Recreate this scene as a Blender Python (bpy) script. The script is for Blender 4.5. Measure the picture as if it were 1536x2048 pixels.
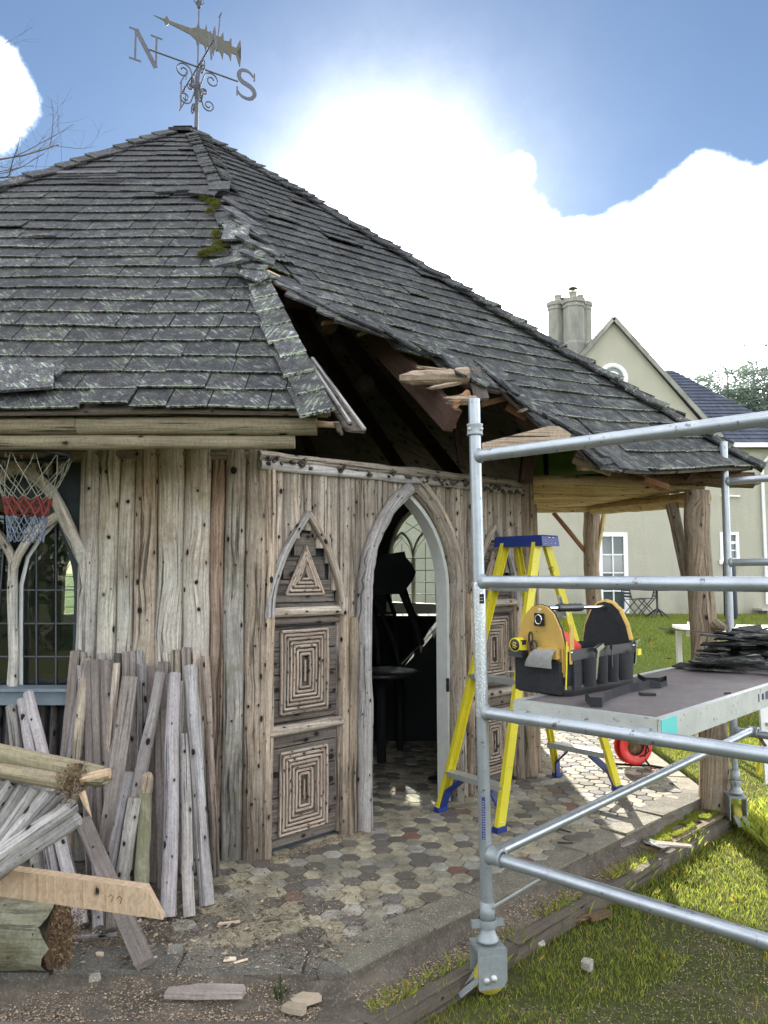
import bpy, math, random
import numpy as np
from mathutils import Vector, Matrix, noise
R_ = math.radians
V = Vector
SC = bpy.context.scene
for o in list(bpy.data.objects): bpy.data.objects.remove(o)

# ------------------------------------------------------------------ camera, sky, sun, exposure
CZ = 1.55; PITCH = R_(4.5); FPX = 1540.0
cam = bpy.data.cameras.new('camera'); camo = bpy.data.objects.new('camera', cam)
SC.collection.objects.link(camo); SC.camera = camo
camo.location = (0, 0, CZ); camo.rotation_euler = (R_(90)+PITCH, 0, 0)
cam.sensor_fit = 'VERTICAL'; cam.sensor_height = 36.0; cam.lens = 36.0*FPX/2048
cam.clip_start = .05; cam.clip_end = 2000
SUN_AZ = R_(0.8); SUN_EL = R_(24.5)      # azimuth from +Y towards +X
SKY_STRENGTH = .05; SUN_STRENGTH = 5.0; EXPOSURE = 1.52
SC.view_settings.view_transform = 'Standard'; SC.view_settings.look = 'None'
SC.view_settings.exposure = EXPOSURE; SC.view_settings.gamma = 1
SC.view_settings.use_curve_mapping = False
SC.cycles.max_bounces = 8; SC.cycles.diffuse_bounces = 4; SC.cycles.glossy_bounces = 4
SC.cycles.transparent_max_bounces = 12; SC.cycles.sample_clamp_indirect = 6
sd = bpy.data.lights.new('sun', 'SUN'); sd.energy = SUN_STRENGTH; sd.angle = R_(.5); sd.color = (1, .95, .86)
so = bpy.data.objects.new('sun', sd); SC.collection.objects.link(so)
sdir = V((math.sin(SUN_AZ)*math.cos(SUN_EL), math.cos(SUN_AZ)*math.cos(SUN_EL), math.sin(SUN_EL)))
so.rotation_euler = sdir.to_track_quat('Z', 'Y').to_euler()

def world():
    w = bpy.data.worlds.new('World'); SC.world = w; w.use_nodes = True
    nt = w.node_tree; N = nt.nodes; L = nt.links; N.clear()
    out = N.new('ShaderNodeOutputWorld')
    sky = N.new('ShaderNodeTexSky'); sky.sky_type = 'NISHITA'; sky.sun_disc = False
    sky.sun_elevation = SUN_EL; sky.sun_rotation = SUN_AZ
    sky.altitude = 800; sky.air_density = 1.0; sky.dust_density = .05; sky.ozone_density = 1.6
    bg = N.new('ShaderNodeBackground'); bg.inputs[1].default_value = SKY_STRENGTH; L.new(sky.outputs[0], bg.inputs[0])
    tc = N.new('ShaderNodeTexCoord'); D = tc.outputs['Generated']
    def vdot(vec):
        n = N.new('ShaderNodeVectorMath'); n.operation = 'DOT_PRODUCT'; L.new(D, n.inputs[0]); n.inputs[1].default_value = vec; return n.outputs['Value']
    def m(op, a, b=None, c=None, clamp=False):
        n = N.new('ShaderNodeMath'); n.operation = op; n.use_clamp = clamp
        for i, x in enumerate((a, b, c)):
            if x is None: continue
            if isinstance(x, (int, float)): n.inputs[i].default_value = x
            else: L.new(x, n.inputs[i])
        return n.outputs[0]
    # clouds: noise on the sky dome, thickened round the banks the picture shows
    mp = N.new('ShaderNodeMapping'); L.new(D, mp.inputs[0]); mp.inputs['Scale'].default_value = (1, 1, 1.7); mp.inputs['Location'].default_value = (.35, .1, .2)
    nz = N.new('ShaderNodeTexNoise'); L.new(mp.outputs[0], nz.inputs[0]); nz.inputs['Scale'].default_value = 2.6; nz.inputs['Detail'].default_value = 10; nz.inputs['Roughness'].default_value = .58
    nf = N.new('ShaderNodeTexNoise'); L.new(D, nf.inputs[0]); nf.inputs['Scale'].default_value = 11; nf.inputs['Detail'].default_value = 8; nf.inputs['Roughness'].default_value = .65
    s = m('MULTIPLY', nz.outputs[0], .9)
    s = m('ADD', s, m('MULTIPLY', m('SUBTRACT', nf.outputs[0], .5), .42))
    for (az, el, rad, amp) in CLOUDS:
        c = (math.sin(R_(az))*math.cos(R_(el)), math.cos(R_(az))*math.cos(R_(el)), math.sin(R_(el)))
        d = m('SUBTRACT', 1, vdot(c)); k = 1-math.cos(R_(rad))
        g = m('EXPONENT', m('MULTIPLY', d, -1/k))
        s = m('ADD', s, m('MULTIPLY', g, amp))
    mask = m('MULTIPLY', m('SUBTRACT', s, .385), 5.2, clamp=True)
    mask = m('POWER', mask, 1.8)
    shade = m('ADD', m('MULTIPLY', nf.outputs[0], .5), .55)
    cc = N.new('ShaderNodeMixRGB'); L.new(m('MULTIPLY', shade, 1, clamp=True), cc.inputs[0]); cc.inputs[1].default_value = (.62, .72, .86, 1); cc.inputs[2].default_value = (1, 1, 1, 1)
    bc = N.new('ShaderNodeBackground'); L.new(cc.outputs[0], bc.inputs[0]); bc.inputs[1].default_value = CLOUD_STRENGTH
    mx = N.new('ShaderNodeMixShader'); L.new(mask, mx.inputs[0]); L.new(bg.outputs[0], mx.inputs[1]); L.new(bc.outputs[0], mx.inputs[2])
    # bright thin haze round the sun
    dd = m('SUBTRACT', 1, vdot(tuple(sdir)))
    g1 = m('DIVIDE', 1.6, m('POWER', m('ADD', 1.0, m('DIVIDE', dd, 1-math.cos(R_(7.8)))), 2.4)); g1 = m('MULTIPLY', g1, m('ADD', .45, m('MULTIPLY', nf.outputs[0], 1.15))); g2 = 0.0
    bh = N.new('ShaderNodeBackground'); bh.inputs[0].default_value = (1, .99, .96, 1); L.new(m('ADD', g1, g2), bh.inputs[1])
    ad = N.new('ShaderNodeAddShader'); L.new(mx.outputs[0], ad.inputs[0]); L.new(bh.outputs[0], ad.inputs[1])
    L.new(ad.outputs[0], out.inputs[0])
CLOUDS = [(19, 16, 9, .40), (26, 20, 7, .28), (11, 18, 7, .22), (34, 22, 7, .25), (-27.3, 31, 3.0, .42), (-33, 26, 5, .3), (15.5, 31.5, 4.5, -.5), (21, 33, 4.5, -.32), (27, 32.5, 6, -.52), (15.9, 27.6, 2.8, -.28), (23.5, 27, 2.2, .2), (10.7, 28.5, 1.6, .25), (-22, 34, 3, -.3), (0, 48, 13, -.45), (24, 41, 13, -.50), (-13, 36, 11, -.5), (-7, 24, 6, -.2), (-20, 22, 7, -.3), (-25, 40, 7, -.4)]
CLOUD_STRENGTH = 3.9
world()

# ------------------------------------------------------------------ measuring helpers (photo coordinates -> places in the world)
CP, SP = math.cos(PITCH), math.sin(PITCH)
def ray(px, py):
    x = (px-768)/FPX; y = (1024-py)/FPX
    return V((x, CP-y*SP, SP+y*CP))
def at(px, py, Y):
    d = ray(px, py); t = Y/d.y; return V((d.x*t, Y, CZ+d.z*t))
def gnd(px, py, z=0.):
    d = ray(px, py); t = (z-CZ)/d.z; return V((d.x*t, d.y*t, z))
def onp(px, py, P0, Nn):
    d = ray(px, py); o = V((0, 0, CZ)); t = (P0-o).dot(Nn)/d.dot(Nn); return o+d*t
def proj(p):
    z = p.z-CZ; c = p.y*CP+z*SP; u = -p.y*SP+z*CP
    return (768+FPX*p.x/c, 1024-FPX*u/c)

# ------------------------------------------------------------------ mesh builder
ORG = {}
def top(name, label, cat, loc=(0, 0, 0), group=None, kind=None):
    o = bpy.data.objects.new(name, None); SC.collection.objects.link(o)
    o.location = loc; o.empty_display_size = .1; ORG[o.name] = V(loc)
    return tag(o, label, cat, group, kind)
def tag(o, label=None, cat=None, group=None, kind=None):
    if label: o['label'] = label
    if cat: o['category'] = cat
    if group: o['group'] = group
    if kind: o['kind'] = kind
    return o
class MB:
    def __init__(s): s.v = []; s.f = []; s.uv = []; s.t = []; s.sm = []; s.tint = 1.0
    def add(s, vs, fs, uvs=None, smooth=False, tint=None):
        b = len(s.v); s.v += [tuple(x) for x in vs]
        s.f += [tuple(i+b for i in f) for f in fs]; s.sm += [smooth]*len(fs)
        s.uv += uvs if uvs else [(x[0], x[2]) for x in vs]
        t = tint if tint is not None else s.tint
        if isinstance(t, (int, float)): t = (t, t, t)
        s.t += [t]*len(vs); return s
    def box(s, c, size, X=V((1, 0, 0)), Y=V((0, 1, 0)), Z=V((0, 0, 1)), tint=None, jit=0, uo=None):
        """24-vertex box: every face carries metres as UV, V running along the longest side."""
        c = V(c); h = [q/2 for q in size]; ax = [X, Y, Z]
        lng = max(range(3), key=lambda i: size[i]); uo = uo or (random.uniform(0, 50), random.uniform(0, 50))
        P = {}
        for i in (-1, 1):
            for j in (-1, 1):
                for k in (-1, 1):
                    P[i, j, k] = c+ax[0]*h[0]*i+ax[1]*h[1]*j+ax[2]*h[2]*k+V([random.uniform(-jit, jit) for _ in range(3)])
        for a in range(3):
            for sg in (-1, 1):
                b1, b2 = [q for q in range(3) if q != a]
                vv = b2 if b2 == lng else b1; uu = b1 if vv == b2 else b2
                if a == lng: vv, uu = b1, b2
                cs = [(-1, -1), (1, -1), (1, 1), (-1, 1)]; pts = []; uvs = []
                for (p, q) in cs:
                    idx = [0, 0, 0]; idx[a] = sg; idx[uu] = p; idx[vv] = q
                    pts.append(P[tuple(idx)]); uvs.append((uo[0]+p*h[uu]+a*.37, uo[1]+q*h[vv]))
                n = (pts[1]-pts[0]).cross(pts[2]-pts[0]); fl = n.dot(ax[a]*sg) < 0
                s.add(pts, [(3, 2, 1, 0) if fl else (0, 1, 2, 3)], uvs, tint=tint)
        return s
    def bar(s, a, b, w, d=None, up=V((0, 0, 1)), tint=None, jit=0):
        a, b = V(a), V(b); d = d or w; Z = (b-a); L = Z.length; Z = Z/L
        X = up.cross(Z)
        if X.length < 1e-4: X = V((1, 0, 0)).cross(Z)
        X.normalize(); Y = Z.cross(X)
        return s.box((a+b)/2, (w, d, L), X, Y, Z, tint=tint, jit=jit)
    def tube(s, pts, rad, seg=8, smooth=True, cap=True, wob=0, tint=None, flat=1.0, closed=False, seed=None, sq=1.0, xdir=None):
        pts = [V(p) for p in pts]; n = len(pts)
        if isinstance(rad, (int, float)): rad = [rad]*n
        uo = (random.uniform(0, 60), random.uniform(0, 60)); sd_ = random.uniform(0, 100)
        T = (pts[1]-pts[0]).normalized()
        X = V((0, 0, 1)).cross(T)
        if X.length < .2: X = V((1, 0, 0)).cross(T)
        if xdir is not None: X = xdir-T*xdir.dot(T)
        X.normalize(); vs = []; uvs = []; ln = 0; se = lambda q: math.copysign(abs(q)**sq, q)
        for i in range(n):
            if closed: t = (pts[(i+1) % n]-pts[i-1])
            else: t = (pts[min(i+1, n-1)]-pts[max(i-1, 0)])
            t.normalize(); X = (X-t*X.dot(t)).normalized(); Yv = t.cross(X)
            if i: ln += (pts[i]-pts[i-1]).length
            for k in range(seg+1):
                a = 2*math.pi*(k % seg)/seg
                r = rad[i]
                if wob: r *= 1+wob*noise.noise(V((math.cos(a)*1.2+sd_, math.sin(a)*1.2, ln*5)))*1.6
                vs.append(pts[i]+X*se(math.cos(a))*r+Yv*se(math.sin(a))*r*flat)
                uvs.append((uo[0]+2*math.pi*rad[i]*k/seg, uo[1]+ln))
        fs = []
        m = n if closed else n-1
        for i in range(m):
            for k in range(seg):
                a = i*(seg+1)+k; b = ((i+1) % n)*(seg+1)+k
                fs.append((a, a+1, b+1, b))
        s.add(vs, fs, uvs, smooth=smooth, tint=tint)
        if cap and not closed:
            for i, rv in ((0, True), (n-1, False)):
                ring = [vs[i*(seg+1)+k] for k in range(seg)]; c = pts[i]
                fsx = [tuple(range(seg))[::-1] if rv else tuple(range(seg))]
                s.add(ring, fsx, [(uo[0]+(p-c).x*3, uo[1]+(p-c).z*3) for p in ring], tint=tint)
        return s
    def prism(s, poly, O, X, Y, Nn, d0, d1, tint=None, uo=None, uvs2=None, swap=False):
        """2-D polygon (x,y) in frame O,X,Y pushed from d0 to d1 along Nn."""
        n = len(poly); uo = uo or (random.uniform(0, 50), random.uniform(0, 50))
        f = [O+X*p[0]+Y*p[1]+Nn*d1 for p in poly]; b = [O+X*p[0]+Y*p[1]+Nn*d0 for p in poly]
        uv = uvs2 or [((uo[0]+p[1], uo[1]+p[0]) if swap else (uo[0]+p[0], uo[1]+p[1])) for p in poly]
        s.add(f, [tuple(range(n))], uv, tint=tint); s.add(b, [tuple(range(n))[::-1]], uv, tint=tint)
        for i in range(n):
            j = (i+1) % n; l = (f[j]-f[i]).length
            s.add([b[i], b[j], f[j], f[i]], [(0, 1, 2, 3)], [uv[i], uv[j], (uv[j][0]+.02, uv[j][1]+.01), (uv[i][0]+.02, uv[i][1]+.01)], tint=tint)
        return s
    def lathe(s, prof, O, ax=V((0, 0, 1)), seg=16, tint=None, smooth=True):
        ax = ax.normalized(); X = ax.orthogonal().normalized(); Y = ax.cross(X); vs = []; uvs = []
        for (r, h) in prof:
            for k in range(seg+1):
                a = 2*math.pi*(k % seg)/seg; vs.append(O+ax*h+X*math.cos(a)*r+Y*math.sin(a)*r); uvs.append((k/seg*r*6, h))
        fs = [(i*(seg+1)+k, i*(seg+1)+k+1, (i+1)*(seg+1)+k+1, (i+1)*(seg+1)+k) for i in range(len(prof)-1) for k in range(seg)]
        return s.add(vs, fs, uvs, smooth=smooth, tint=tint)
    def build(s, name, mat, parent=None, origin=None, label=None, cat=None, group=None, kind=None):
        if parent is not None: org = ORG[parent.name]
        elif origin is not None: org = V(origin)
        else:
            a = np.array(s.v); mn, mxx = a.min(0), a.max(0); org = V(((mn[0]+mxx[0])/2, (mn[1]+mxx[1])/2, mn[2]))
        me = bpy.data.meshes.new(name)
        a = np.array(s.v, dtype=np.float64)-np.array(org); me.from_pydata(a.tolist(), [], s.f)
        uvl = me.uv_layers.new(name='UVMap'); li = np.empty(len(me.loops), dtype=np.int32); me.loops.foreach_get('vertex_index', li)
        uvl.data.foreach_set('uv', np.array(s.uv, dtype=np.float32)[li].ravel())
        at_ = me.attributes.new('tint', 'FLOAT_COLOR', 'POINT')
        tc = np.ones((len(s.v), 4), dtype=np.float32); tc[:, :3] = np.array(s.t, dtype=np.float32); at_.data.foreach_set('color', tc.ravel())
        me.polygons.foreach_set('use_smooth', np.array(s.sm, dtype=bool))
        if mat: me.materials.append(mat)
        me.update()
        o = bpy.data.objects.new(name, me); SC.collection.objects.link(o); ORG[o.name] = org
        if parent is not None: o.parent = parent
        else: o.location = org
        return tag(o, label, cat, group, kind)
def rnd(a, b): return random.uniform(a, b)
def lerp(a, b, t): return a+(b-a)*t
def arc(w, s, a, n=9, grow=0.):
    """left half then right half of a pointed arch: width w, spring height s, apex a."""
    h = w/2; rise = a-s; R = (h*h+rise*rise)/w; c = R-h; th = math.atan2(rise, c); out = []
    for i in range(n+1):
        t = th*i/n; out.append((c-(R+grow)*math.cos(t), s+(R+grow)*math.sin(t)))
    return out
def arch_pts(w, s, a, n=9, grow=0.):
    l = arc(w, s, a, n, grow)
    l = [(min(x, 0), z) for x, z in l]
    return l+[(-x, z) for x, z in l[::-1][1:]]

# ------------------------------------------------------------------ materials
class NT:
    def __init__(s, name):
        s.mt = bpy.data.materials.new(name); s.mt.use_nodes = True; s.nt = s.mt.node_tree; s.N = s.nt.nodes; s.L = s.nt.links
        s.b = s.N['Principled BSDF']; s.uvn = s.N.new('ShaderNodeUVMap'); s.uvn.uv_map = 'UVMap'; s.uv = s.uvn.outputs[0]
        g = s.N.new('ShaderNodeNewGeometry'); s.pos = g.outputs['Position']; s.nrm = g.outputs['Normal']
        a = s.N.new('ShaderNodeAttribute'); a.attribute_name = 'tint'; s.tint = a.outputs['Color']
        oi = s.N.new('ShaderNodeObjectInfo'); s.rand = oi.outputs['Random']
        sp = s.N.new('ShaderNodeSeparateXYZ'); s.L.new(s.uv, sp.inputs[0]); s.u, s.v = sp.outputs[0], sp.outputs[1]
    def link(s, x, sock):
        if isinstance(x, (int, float)): sock.default_value = x
        elif isinstance(x, (tuple, list)): sock.default_value = (*x, 1) if len(x) == 3 and len(sock.default_value) == 4 else x
        else: s.L.new(x, sock)
    def m(s, op, a, b=None, clamp=False):
        n = s.N.new('ShaderNodeMath'); n.operation = op; n.use_clamp = clamp; s.link(a, n.inputs[0])
        if b is not None: s.link(b, n.inputs[1])
        return n.outputs[0]
    def mapv(s, vec, scale=(1, 1, 1), loc=(0, 0, 0), rot=(0, 0, 0)):
        n = s.N.new('ShaderNodeMapping'); s.L.new(vec, n.inputs[0]); n.inputs['Scale'].default_value = scale; n.inputs['Location'].default_value = loc; n.inputs['Rotation'].default_value = rot; return n.outputs[0]
    def noise(s, vec, scale=5, detail=4, rough=.55, dim='3D', dist=0):
        n = s.N.new('ShaderNodeTexNoise'); n.noise_dimensions = dim; s.L.new(vec, n.inputs['Vector']); n.inputs['Scale'].default_value = scale
        n.inputs['Detail'].default_value = detail; n.inputs['Roughness'].default_value = rough; n.inputs['Distortion'].default_value = dist; return n.outputs[0]
    def vor(s, vec, scale=5, dim='3D', feat='F1'):
        n = s.N.new('ShaderNodeTexVoronoi'); n.voronoi_dimensions = dim; n.feature = feat; s.L.new(vec, n.inputs['Vector']); n.inputs['Scale'].default_value = scale; return n
    def ramp(s, f, lo, hi): return s.m('DIVIDE', s.m('SUBTRACT', f, lo), hi-lo, clamp=True)
    def mix(s, f, a, b, mode='MIX'):
        n = s.N.new('ShaderNodeMixRGB'); n.blend_type = mode; s.link(f, n.inputs[0]); s.link(a, n.inputs[1]); s.link(b, n.inputs[2]); return n.outputs[0]
    def scale(s, c, f):
        n = s.N.new('ShaderNodeVectorMath'); n.operation = 'SCALE'; s.link(c, n.inputs[0]) if not isinstance(c, tuple) else setattr(n.inputs[0], 'default_value', c); s.link(f, n.inputs['Scale']); return n.outputs[0]
    def bump(s, h, dist=.004, strength=1.):
        n = s.N.new('ShaderNodeBump'); n.inputs['Distance'].default_value = dist; n.inputs['Strength'].default_value = strength; s.L.new(h, n.inputs['Height']); s.L.new(n.outputs[0], s.b.inputs['Normal'])
    def done(s, col, rough=.8, metal=0., spec=None):
        s.link(col, s.b.inputs['Base Color']); s.link(rough, s.b.inputs['Roughness']); s.link(metal, s.b.inputs['Metallic'])
        if spec is not None: s.b.inputs['Specular IOR Level'].default_value = spec
        return s.mt

def wood(name, c1, c2, c3, knot=.10, kscale=7., top_c=None, damp=0., moss=0., mossc=(.16, .18, .07), var=.35, rough=.85, bumpd=.007, crack=.75):
    t = NT(name)
    gr = t.noise(t.mapv(t.uv, (85, 2.6, 1)), 1, 6, .7, '2D')
    gr2 = t.noise(t.mapv(t.uv, (34, .9, 1)), 1, 4, .65, '2D', .12)
    big = t.noise(t.mapv(t.uv, (8, 1.4, 1)), 1, 5, .7, '2D', .25)
    fine = t.noise(t.mapv(t.pos, (1, 1, .45)), 85, 5, .8); bl = t.noise(t.pos, 4.5, 5, .7)
    col = t.mix(t.ramp(gr, .36, .66), c1, c2)
    col = t.mix(t.m('MULTIPLY', t.ramp(big, .45, .68), .75), col, c3)
    col = t.mix(t.m('MULTIPLY', t.ramp(fine, .46, .66), .6), col, t.scale(col, .5))
    col = t.mix(t.m('MULTIPLY', t.ramp(bl, .48, .70), .55), col, t.mix(.5, t.scale(col, .5), c2))
    ck = t.ramp(gr2, .39, .32)
    col = t.mix(t.m('MULTIPLY', ck, crack), col, (.03, .026, .022))
    if knot > 0:
        vn = t.vor(t.mapv(t.uv, (1.25, .8, 1)), kscale, '2D')
        sp = t.N.new('ShaderNodeSeparateColor'); t.L.new(vn.outputs['Color'], sp.inputs[0])
        th = t.m('MULTIPLY', t.m('MULTIPLY', sp.outputs[0], sp.outputs[1]), knot*1.9)
        th = t.m('ADD', th, knot*.12)
        d = t.m('ADD', vn.outputs['Distance'], t.m('MULTIPLY', t.m('SUBTRACT', fine, .5), .13))
        k = t.m('SUBTRACT', 1, t.m('DIVIDE', t.m('SUBTRACT', d, th), .02), clamp=False)
        k = t.m('MAXIMUM', t.m('MINIMUM', k, 1), 0)
        halo = t.m('MULTIPLY', t.m('MAXIMUM', t.m('SUBTRACT', 1, t.m('DIVIDE', d, t.m('ADD', t.m('MULTIPLY', th, 2.6), .02))), 0), .8)
        col = t.mix(halo, col, t.scale(col, .5))
        col = t.mix(k, col, (.022, .018, .015))
        h = t.m('SUBTRACT', t.m('ADD', t.m('MULTIPLY', gr, .8), t.m('MULTIPLY', fine, .4)), t.m('SUBTRACT', t.m('MULTIPLY', k, 1.2), halo))
    else: h = t.m('ADD', t.m('MULTIPLY', gr, .8), t.m('MULTIPLY', fine, .4))
    h = t.m('SUBTRACT', h, t.m('MULTIPLY', ck, 1.0))
    if top_c:
        sp2 = t.N.new('ShaderNodeSeparateXYZ'); t.L.new(t.pos, sp2.inputs[0]); w_ = t.ramp(t.m('ADD', sp2.outputs[2], t.m('MULTIPLY', t.m('SUBTRACT', bl, .5), 1.8)), 1.45, 2.2)
        col = t.mix(t.m('MULTIPLY', w_, .8), col, t.mix(1, col, top_c, 'MULTIPLY'))
    if damp:
        sp3 = t.N.new('ShaderNodeSeparateXYZ'); t.L.new(t.pos, sp3.inputs[0]); dn_ = t.noise(t.mapv(t.pos, (9, 9, 2.2)), 1, 5, .7)
        dm = t.m('MULTIPLY', t.ramp(t.m('ADD', sp3.outputs[2], t.m('MULTIPLY', t.m('SUBTRACT', dn_, .5), 2.4)), .62, .18), damp)
        col = t.mix(dm, col, t.mix(.5, t.scale(col, .35), (.055, .058, .052)))
    if moss:
        mn = t.noise(t.pos, 5, 6, .7); mf = t.m('MULTIPLY', t.ramp(mn, .62-moss*.25, .80-moss*.25), .85)
        col = t.mix(mf, col, mossc)
    col = t.mix(1, col, t.tint, 'MULTIPLY')
    col = t.scale(col, t.m('ADD', 1-var/2, t.m('MULTIPLY', t.rand, var)))
    t.bump(h, bumpd)
    return t.done(col, rough, spec=.25)

M = {}
M['wallA'] = wood('weathered_pole_wood', (.76, .71, .63), (.30, .265, .225), (.50, .485, .45), .06, 7, top_c=(.86, .72, .56), damp=.75, moss=.28, mossc=(.25, .27, .16), var=.35)
M['wallB'] = wood('brown_pole_wood', (.66, .56, .455), (.24, .185, .14), (.49, .44, .38), .085, 11, damp=.6, var=.4)
M['plank'] = wood('dark_plank_wood', (.20, .17, .145), (.09, .07, .058), (.15, .13, .115), .13, 9, var=.3)
M['stick'] = wood('stick_wood', (.52, .42, .34), (.30, .225, .17), (.42, .36, .30), .10, 20, var=.3)
M['grey'] = wood('silver_grey_wood', (.58, .555, .54), (.27, .25, .24), (.40, .36, .33), .07, 9, var=.5)
M['greyboard'] = wood('grey_board_wood', (.34, .295, .26), (.19, .16, .145), (.24, .20, .18), .04, 5, var=.45, crack=.3)
M['log'] = wood('eave_log_wood', (.38, .32, .215), (.22, .175, .115), (.31, .285, .17), .05, 4, moss=.25, mossc=(.20, .21, .10), var=.2)
M['post'] = wood('post_wood', (.40, .31, .22), (.16, .115, .08), (.30, .26, .20), .05, 7, moss=.1, var=.2, crack=.8)
M['fresh'] = wood('fresh_cut_wood', (.58, .43, .29), (.46, .32, .20), (.52, .38, .27), .02, 3, var=.15, crack=.12, bumpd=.0015)
M['orange'] = wood('orange_rafter_wood', (.36, .19, .10), (.24, .12, .06), (.30, .16, .09), .03, 4, var=.3, crack=.2, bumpd=.001)
M['dark'] = wood('dark_rafter_wood', (.11, .062, .045), (.06, .036, .028), (.08, .05, .04), .02, 4, var=.2, crack=.2)
M['ceiling'] = wood('yellow_pole_wood', (.72, .55, .28), (.42, .30, .14), (.55, .46, .26), .07, 10, var=.35)
M['mosslog'] = wood('mossy_log_wood', (.24, .22, .14), (.13, .12, .075), (.42, .41, .30), .03, 5, moss=.38, mossc=(.15, .17, .08), var=.1, crack=.35)
M['rot'] = wood('rotten_wood', (.34, .22, .12), (.13, .08, .045), (.22, .16, .10), .08, 20, var=.2, bumpd=.02, crack=.8)
M['splinter'] = wood('splintered_wood', (.62, .50, .37), (.34, .25, .18), (.50, .38, .27), 0, 8, var=.15, bumpd=.012, crack=.9)
M['bark'] = wood('bark', (.14, .11, .085), (.07, .055, .045), (.12, .11, .08), 0, 8, var=.2, bumpd=.01)

def shingle():
    t = NT('weathered_shingle')
    gr = t.noise(t.mapv(t.uv, (34, 5, 1)), 1, 5, .7, '2D')
    st = t.noise(t.mapv(t.mapv(t.uv, (1, .26, 1), rot=(0, 0, R_(-38))), (75, 9, 1)), 1, 4, .6, '2D')
    sp = t.noise(t.pos, 130, 3, .8); bead = t.noise(t.pos, 55, 3, .7); bg = t.noise(t.pos, 1.7, 4, .6); mid = t.noise(t.pos, 13, 4, .6)
    sx = t.N.new('ShaderNodeSeparateXYZ'); t.L.new(t.pos, sx.inputs[0])
    low = t.ramp(t.m('ADD', sx.outputs[2], t.m('MULTIPLY', t.m('SUBTRACT', bg, .5), 3.5)), 4.6, 2.6)      # lichen is thickest low down, where the roof stays wet
    col = t.mix(t.ramp(gr, .3, .7), (.012, .012, .0135), (.048, .046, .050))
    col = t.mix(t.m('MULTIPLY', t.ramp(t.m('ADD', t.m('MULTIPLY', sp, .75), t.m('MULTIPLY', mid, .3)), .56, .62), t.m('ADD', .15, t.m('MULTIPLY', low, .35))), col, (.24, .25, .21))
    streak = t.m('MULTIPLY', t.ramp(st, .56, .62), t.ramp(mid, .45, .58))
    col = t.mix(t.m('MULTIPLY', streak, t.m('ADD', .18, t.m('MULTIPLY', low, .55))), col, (.40, .40, .42))
    ed = t.m('MULTIPLY', t.ramp(t.m('ADD', t.v, t.m('MULTIPLY', t.m('SUBTRACT', bead, .5), .22)), .075, .01), t.ramp(bead, .47, .54))
    col = t.mix(t.m('MULTIPLY', ed, t.m('ADD', .25, t.m('MULTIPLY', low, .7))), col, (.44, .50, .36))
    mo = t.m('MULTIPLY', t.ramp(t.m('ADD', mid, t.m('MULTIPLY', t.m('SUBTRACT', sp, .5), .5)), .50, .66), t.m('MULTIPLY', low, .5))
    col = t.mix(mo, col, (.085, .115, .05))
    col = t.mix(1, col, t.tint, 'MULTIPLY')
    t.bump(t.m('ADD', t.m('MULTIPLY', gr, .9), t.m('MULTIPLY', sp, .6)), .008)
    return t.done(col, .7, spec=.3)
M['shingle'] = shingle()

def simple(name, col, rough=.6, metal=0., nscale=20, namt=.25, bumpd=0, spec=None, spots=None, tint=False):
    t = NT(name); n = t.noise(t.pos, nscale, 5, .65)
    c = t.mix(n, tuple(x*(1-namt) for x in col), tuple(min(1, x*(1+namt)) for x in col))
    if spots:
        sn = t.noise(t.pos, spots[1], 4, .7); c = t.mix(t.ramp(sn, spots[2], spots[2]+.05), c, spots[0])
    if tint: c = t.mix(1, c, t.tint, 'MULTIPLY')
    if bumpd: t.bump(n, bumpd)
    return t.done(c, rough, metal, spec)
M['galv'] = simple('galvanised_tube', (.37, .40, .43), .40, .7, 11, .32, .0012, spots=((.15, .155, .16), 30, .62))
M['galvworn'] = simple('galvanised_tube_scraped', (.42, .45, .47), .42, .7, 90, .3, .0008, spots=((.72, .74, .74), 160, .52))
M['cast'] = simple('cast_fitting', (.30, .33, .34), .55, .5, 50, .3, .001)
M['alu'] = simple('aluminium', (.47, .48, .46), .48, .6, 9, .3, spots=((.17, .18, .19), 45, .62))
M['deckply'] = simple('deck_plywood', (.105, .088, .086), .7, 0, 7, .65, .002, spots=((.25, .21, .19), 55, .63))
M['yellow'] = simple('yellow_fibreglass', (.66, .57, .03), .42, 0, 5, .16, spots=((.34, .30, .12), 26, .63))
M['blue'] = simple('blue_plastic', (.014, .034, .19), .45, 0, 12, .3, spots=((.12, .14, .2), 40, .66))
M['tyre'] = simple('dull_yellow_wheel', (.40, .34, .05), .6, 0, 30, .3)
M['navy'] = simple('navy_cover', (.012, .016, .032), .6, 0, 30, .2)
M['turq'] = simple('turquoise_paint', (.10, .48, .44), .5, 0, 30, .1)
M['white'] = simple('white_paint', (.78, .79, .78), .5, 0, 12, .06)
M['frame'] = simple('grey_white_window_paint', (.62, .63, .60), .55, 0, 18, .18)
M['framegrey'] = simple('blue_grey_paint', (.16, .20, .23), .6, 0, 18, .25)
M['cream'] = simple('cream_paint', (.70, .66, .52), .55, 0, 12, .08)
M['black'] = simple('black_fabric', (.014, .015, .018), .85, 0, 40, .7, .002, spots=((.06, .055, .05), 70, .64))
M['blackpl'] = simple('black_plastic', (.02, .02, .022), .4, 0, 30, .2)
M['tan'] = simple('tan_canvas', (.50, .32, .08), .85, 0, 14, .28, .002, spots=((.26, .17, .07), 30, .61))
M['greyfab'] = simple('worn_grey_fabric', (.24, .235, .22), .9, 0, 60, .4, .001)
M['chrome'] = simple('chrome', (.75, .76, .78), .16, 1, 30, .05)
M['red'] = simple('red_plastic', (.62, .03, .025), .35, 0, 30, .15)
M['darkwall'] = simple('dark_painted_boards', (.030, .040, .046), .7, 0, 6, .2)
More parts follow.
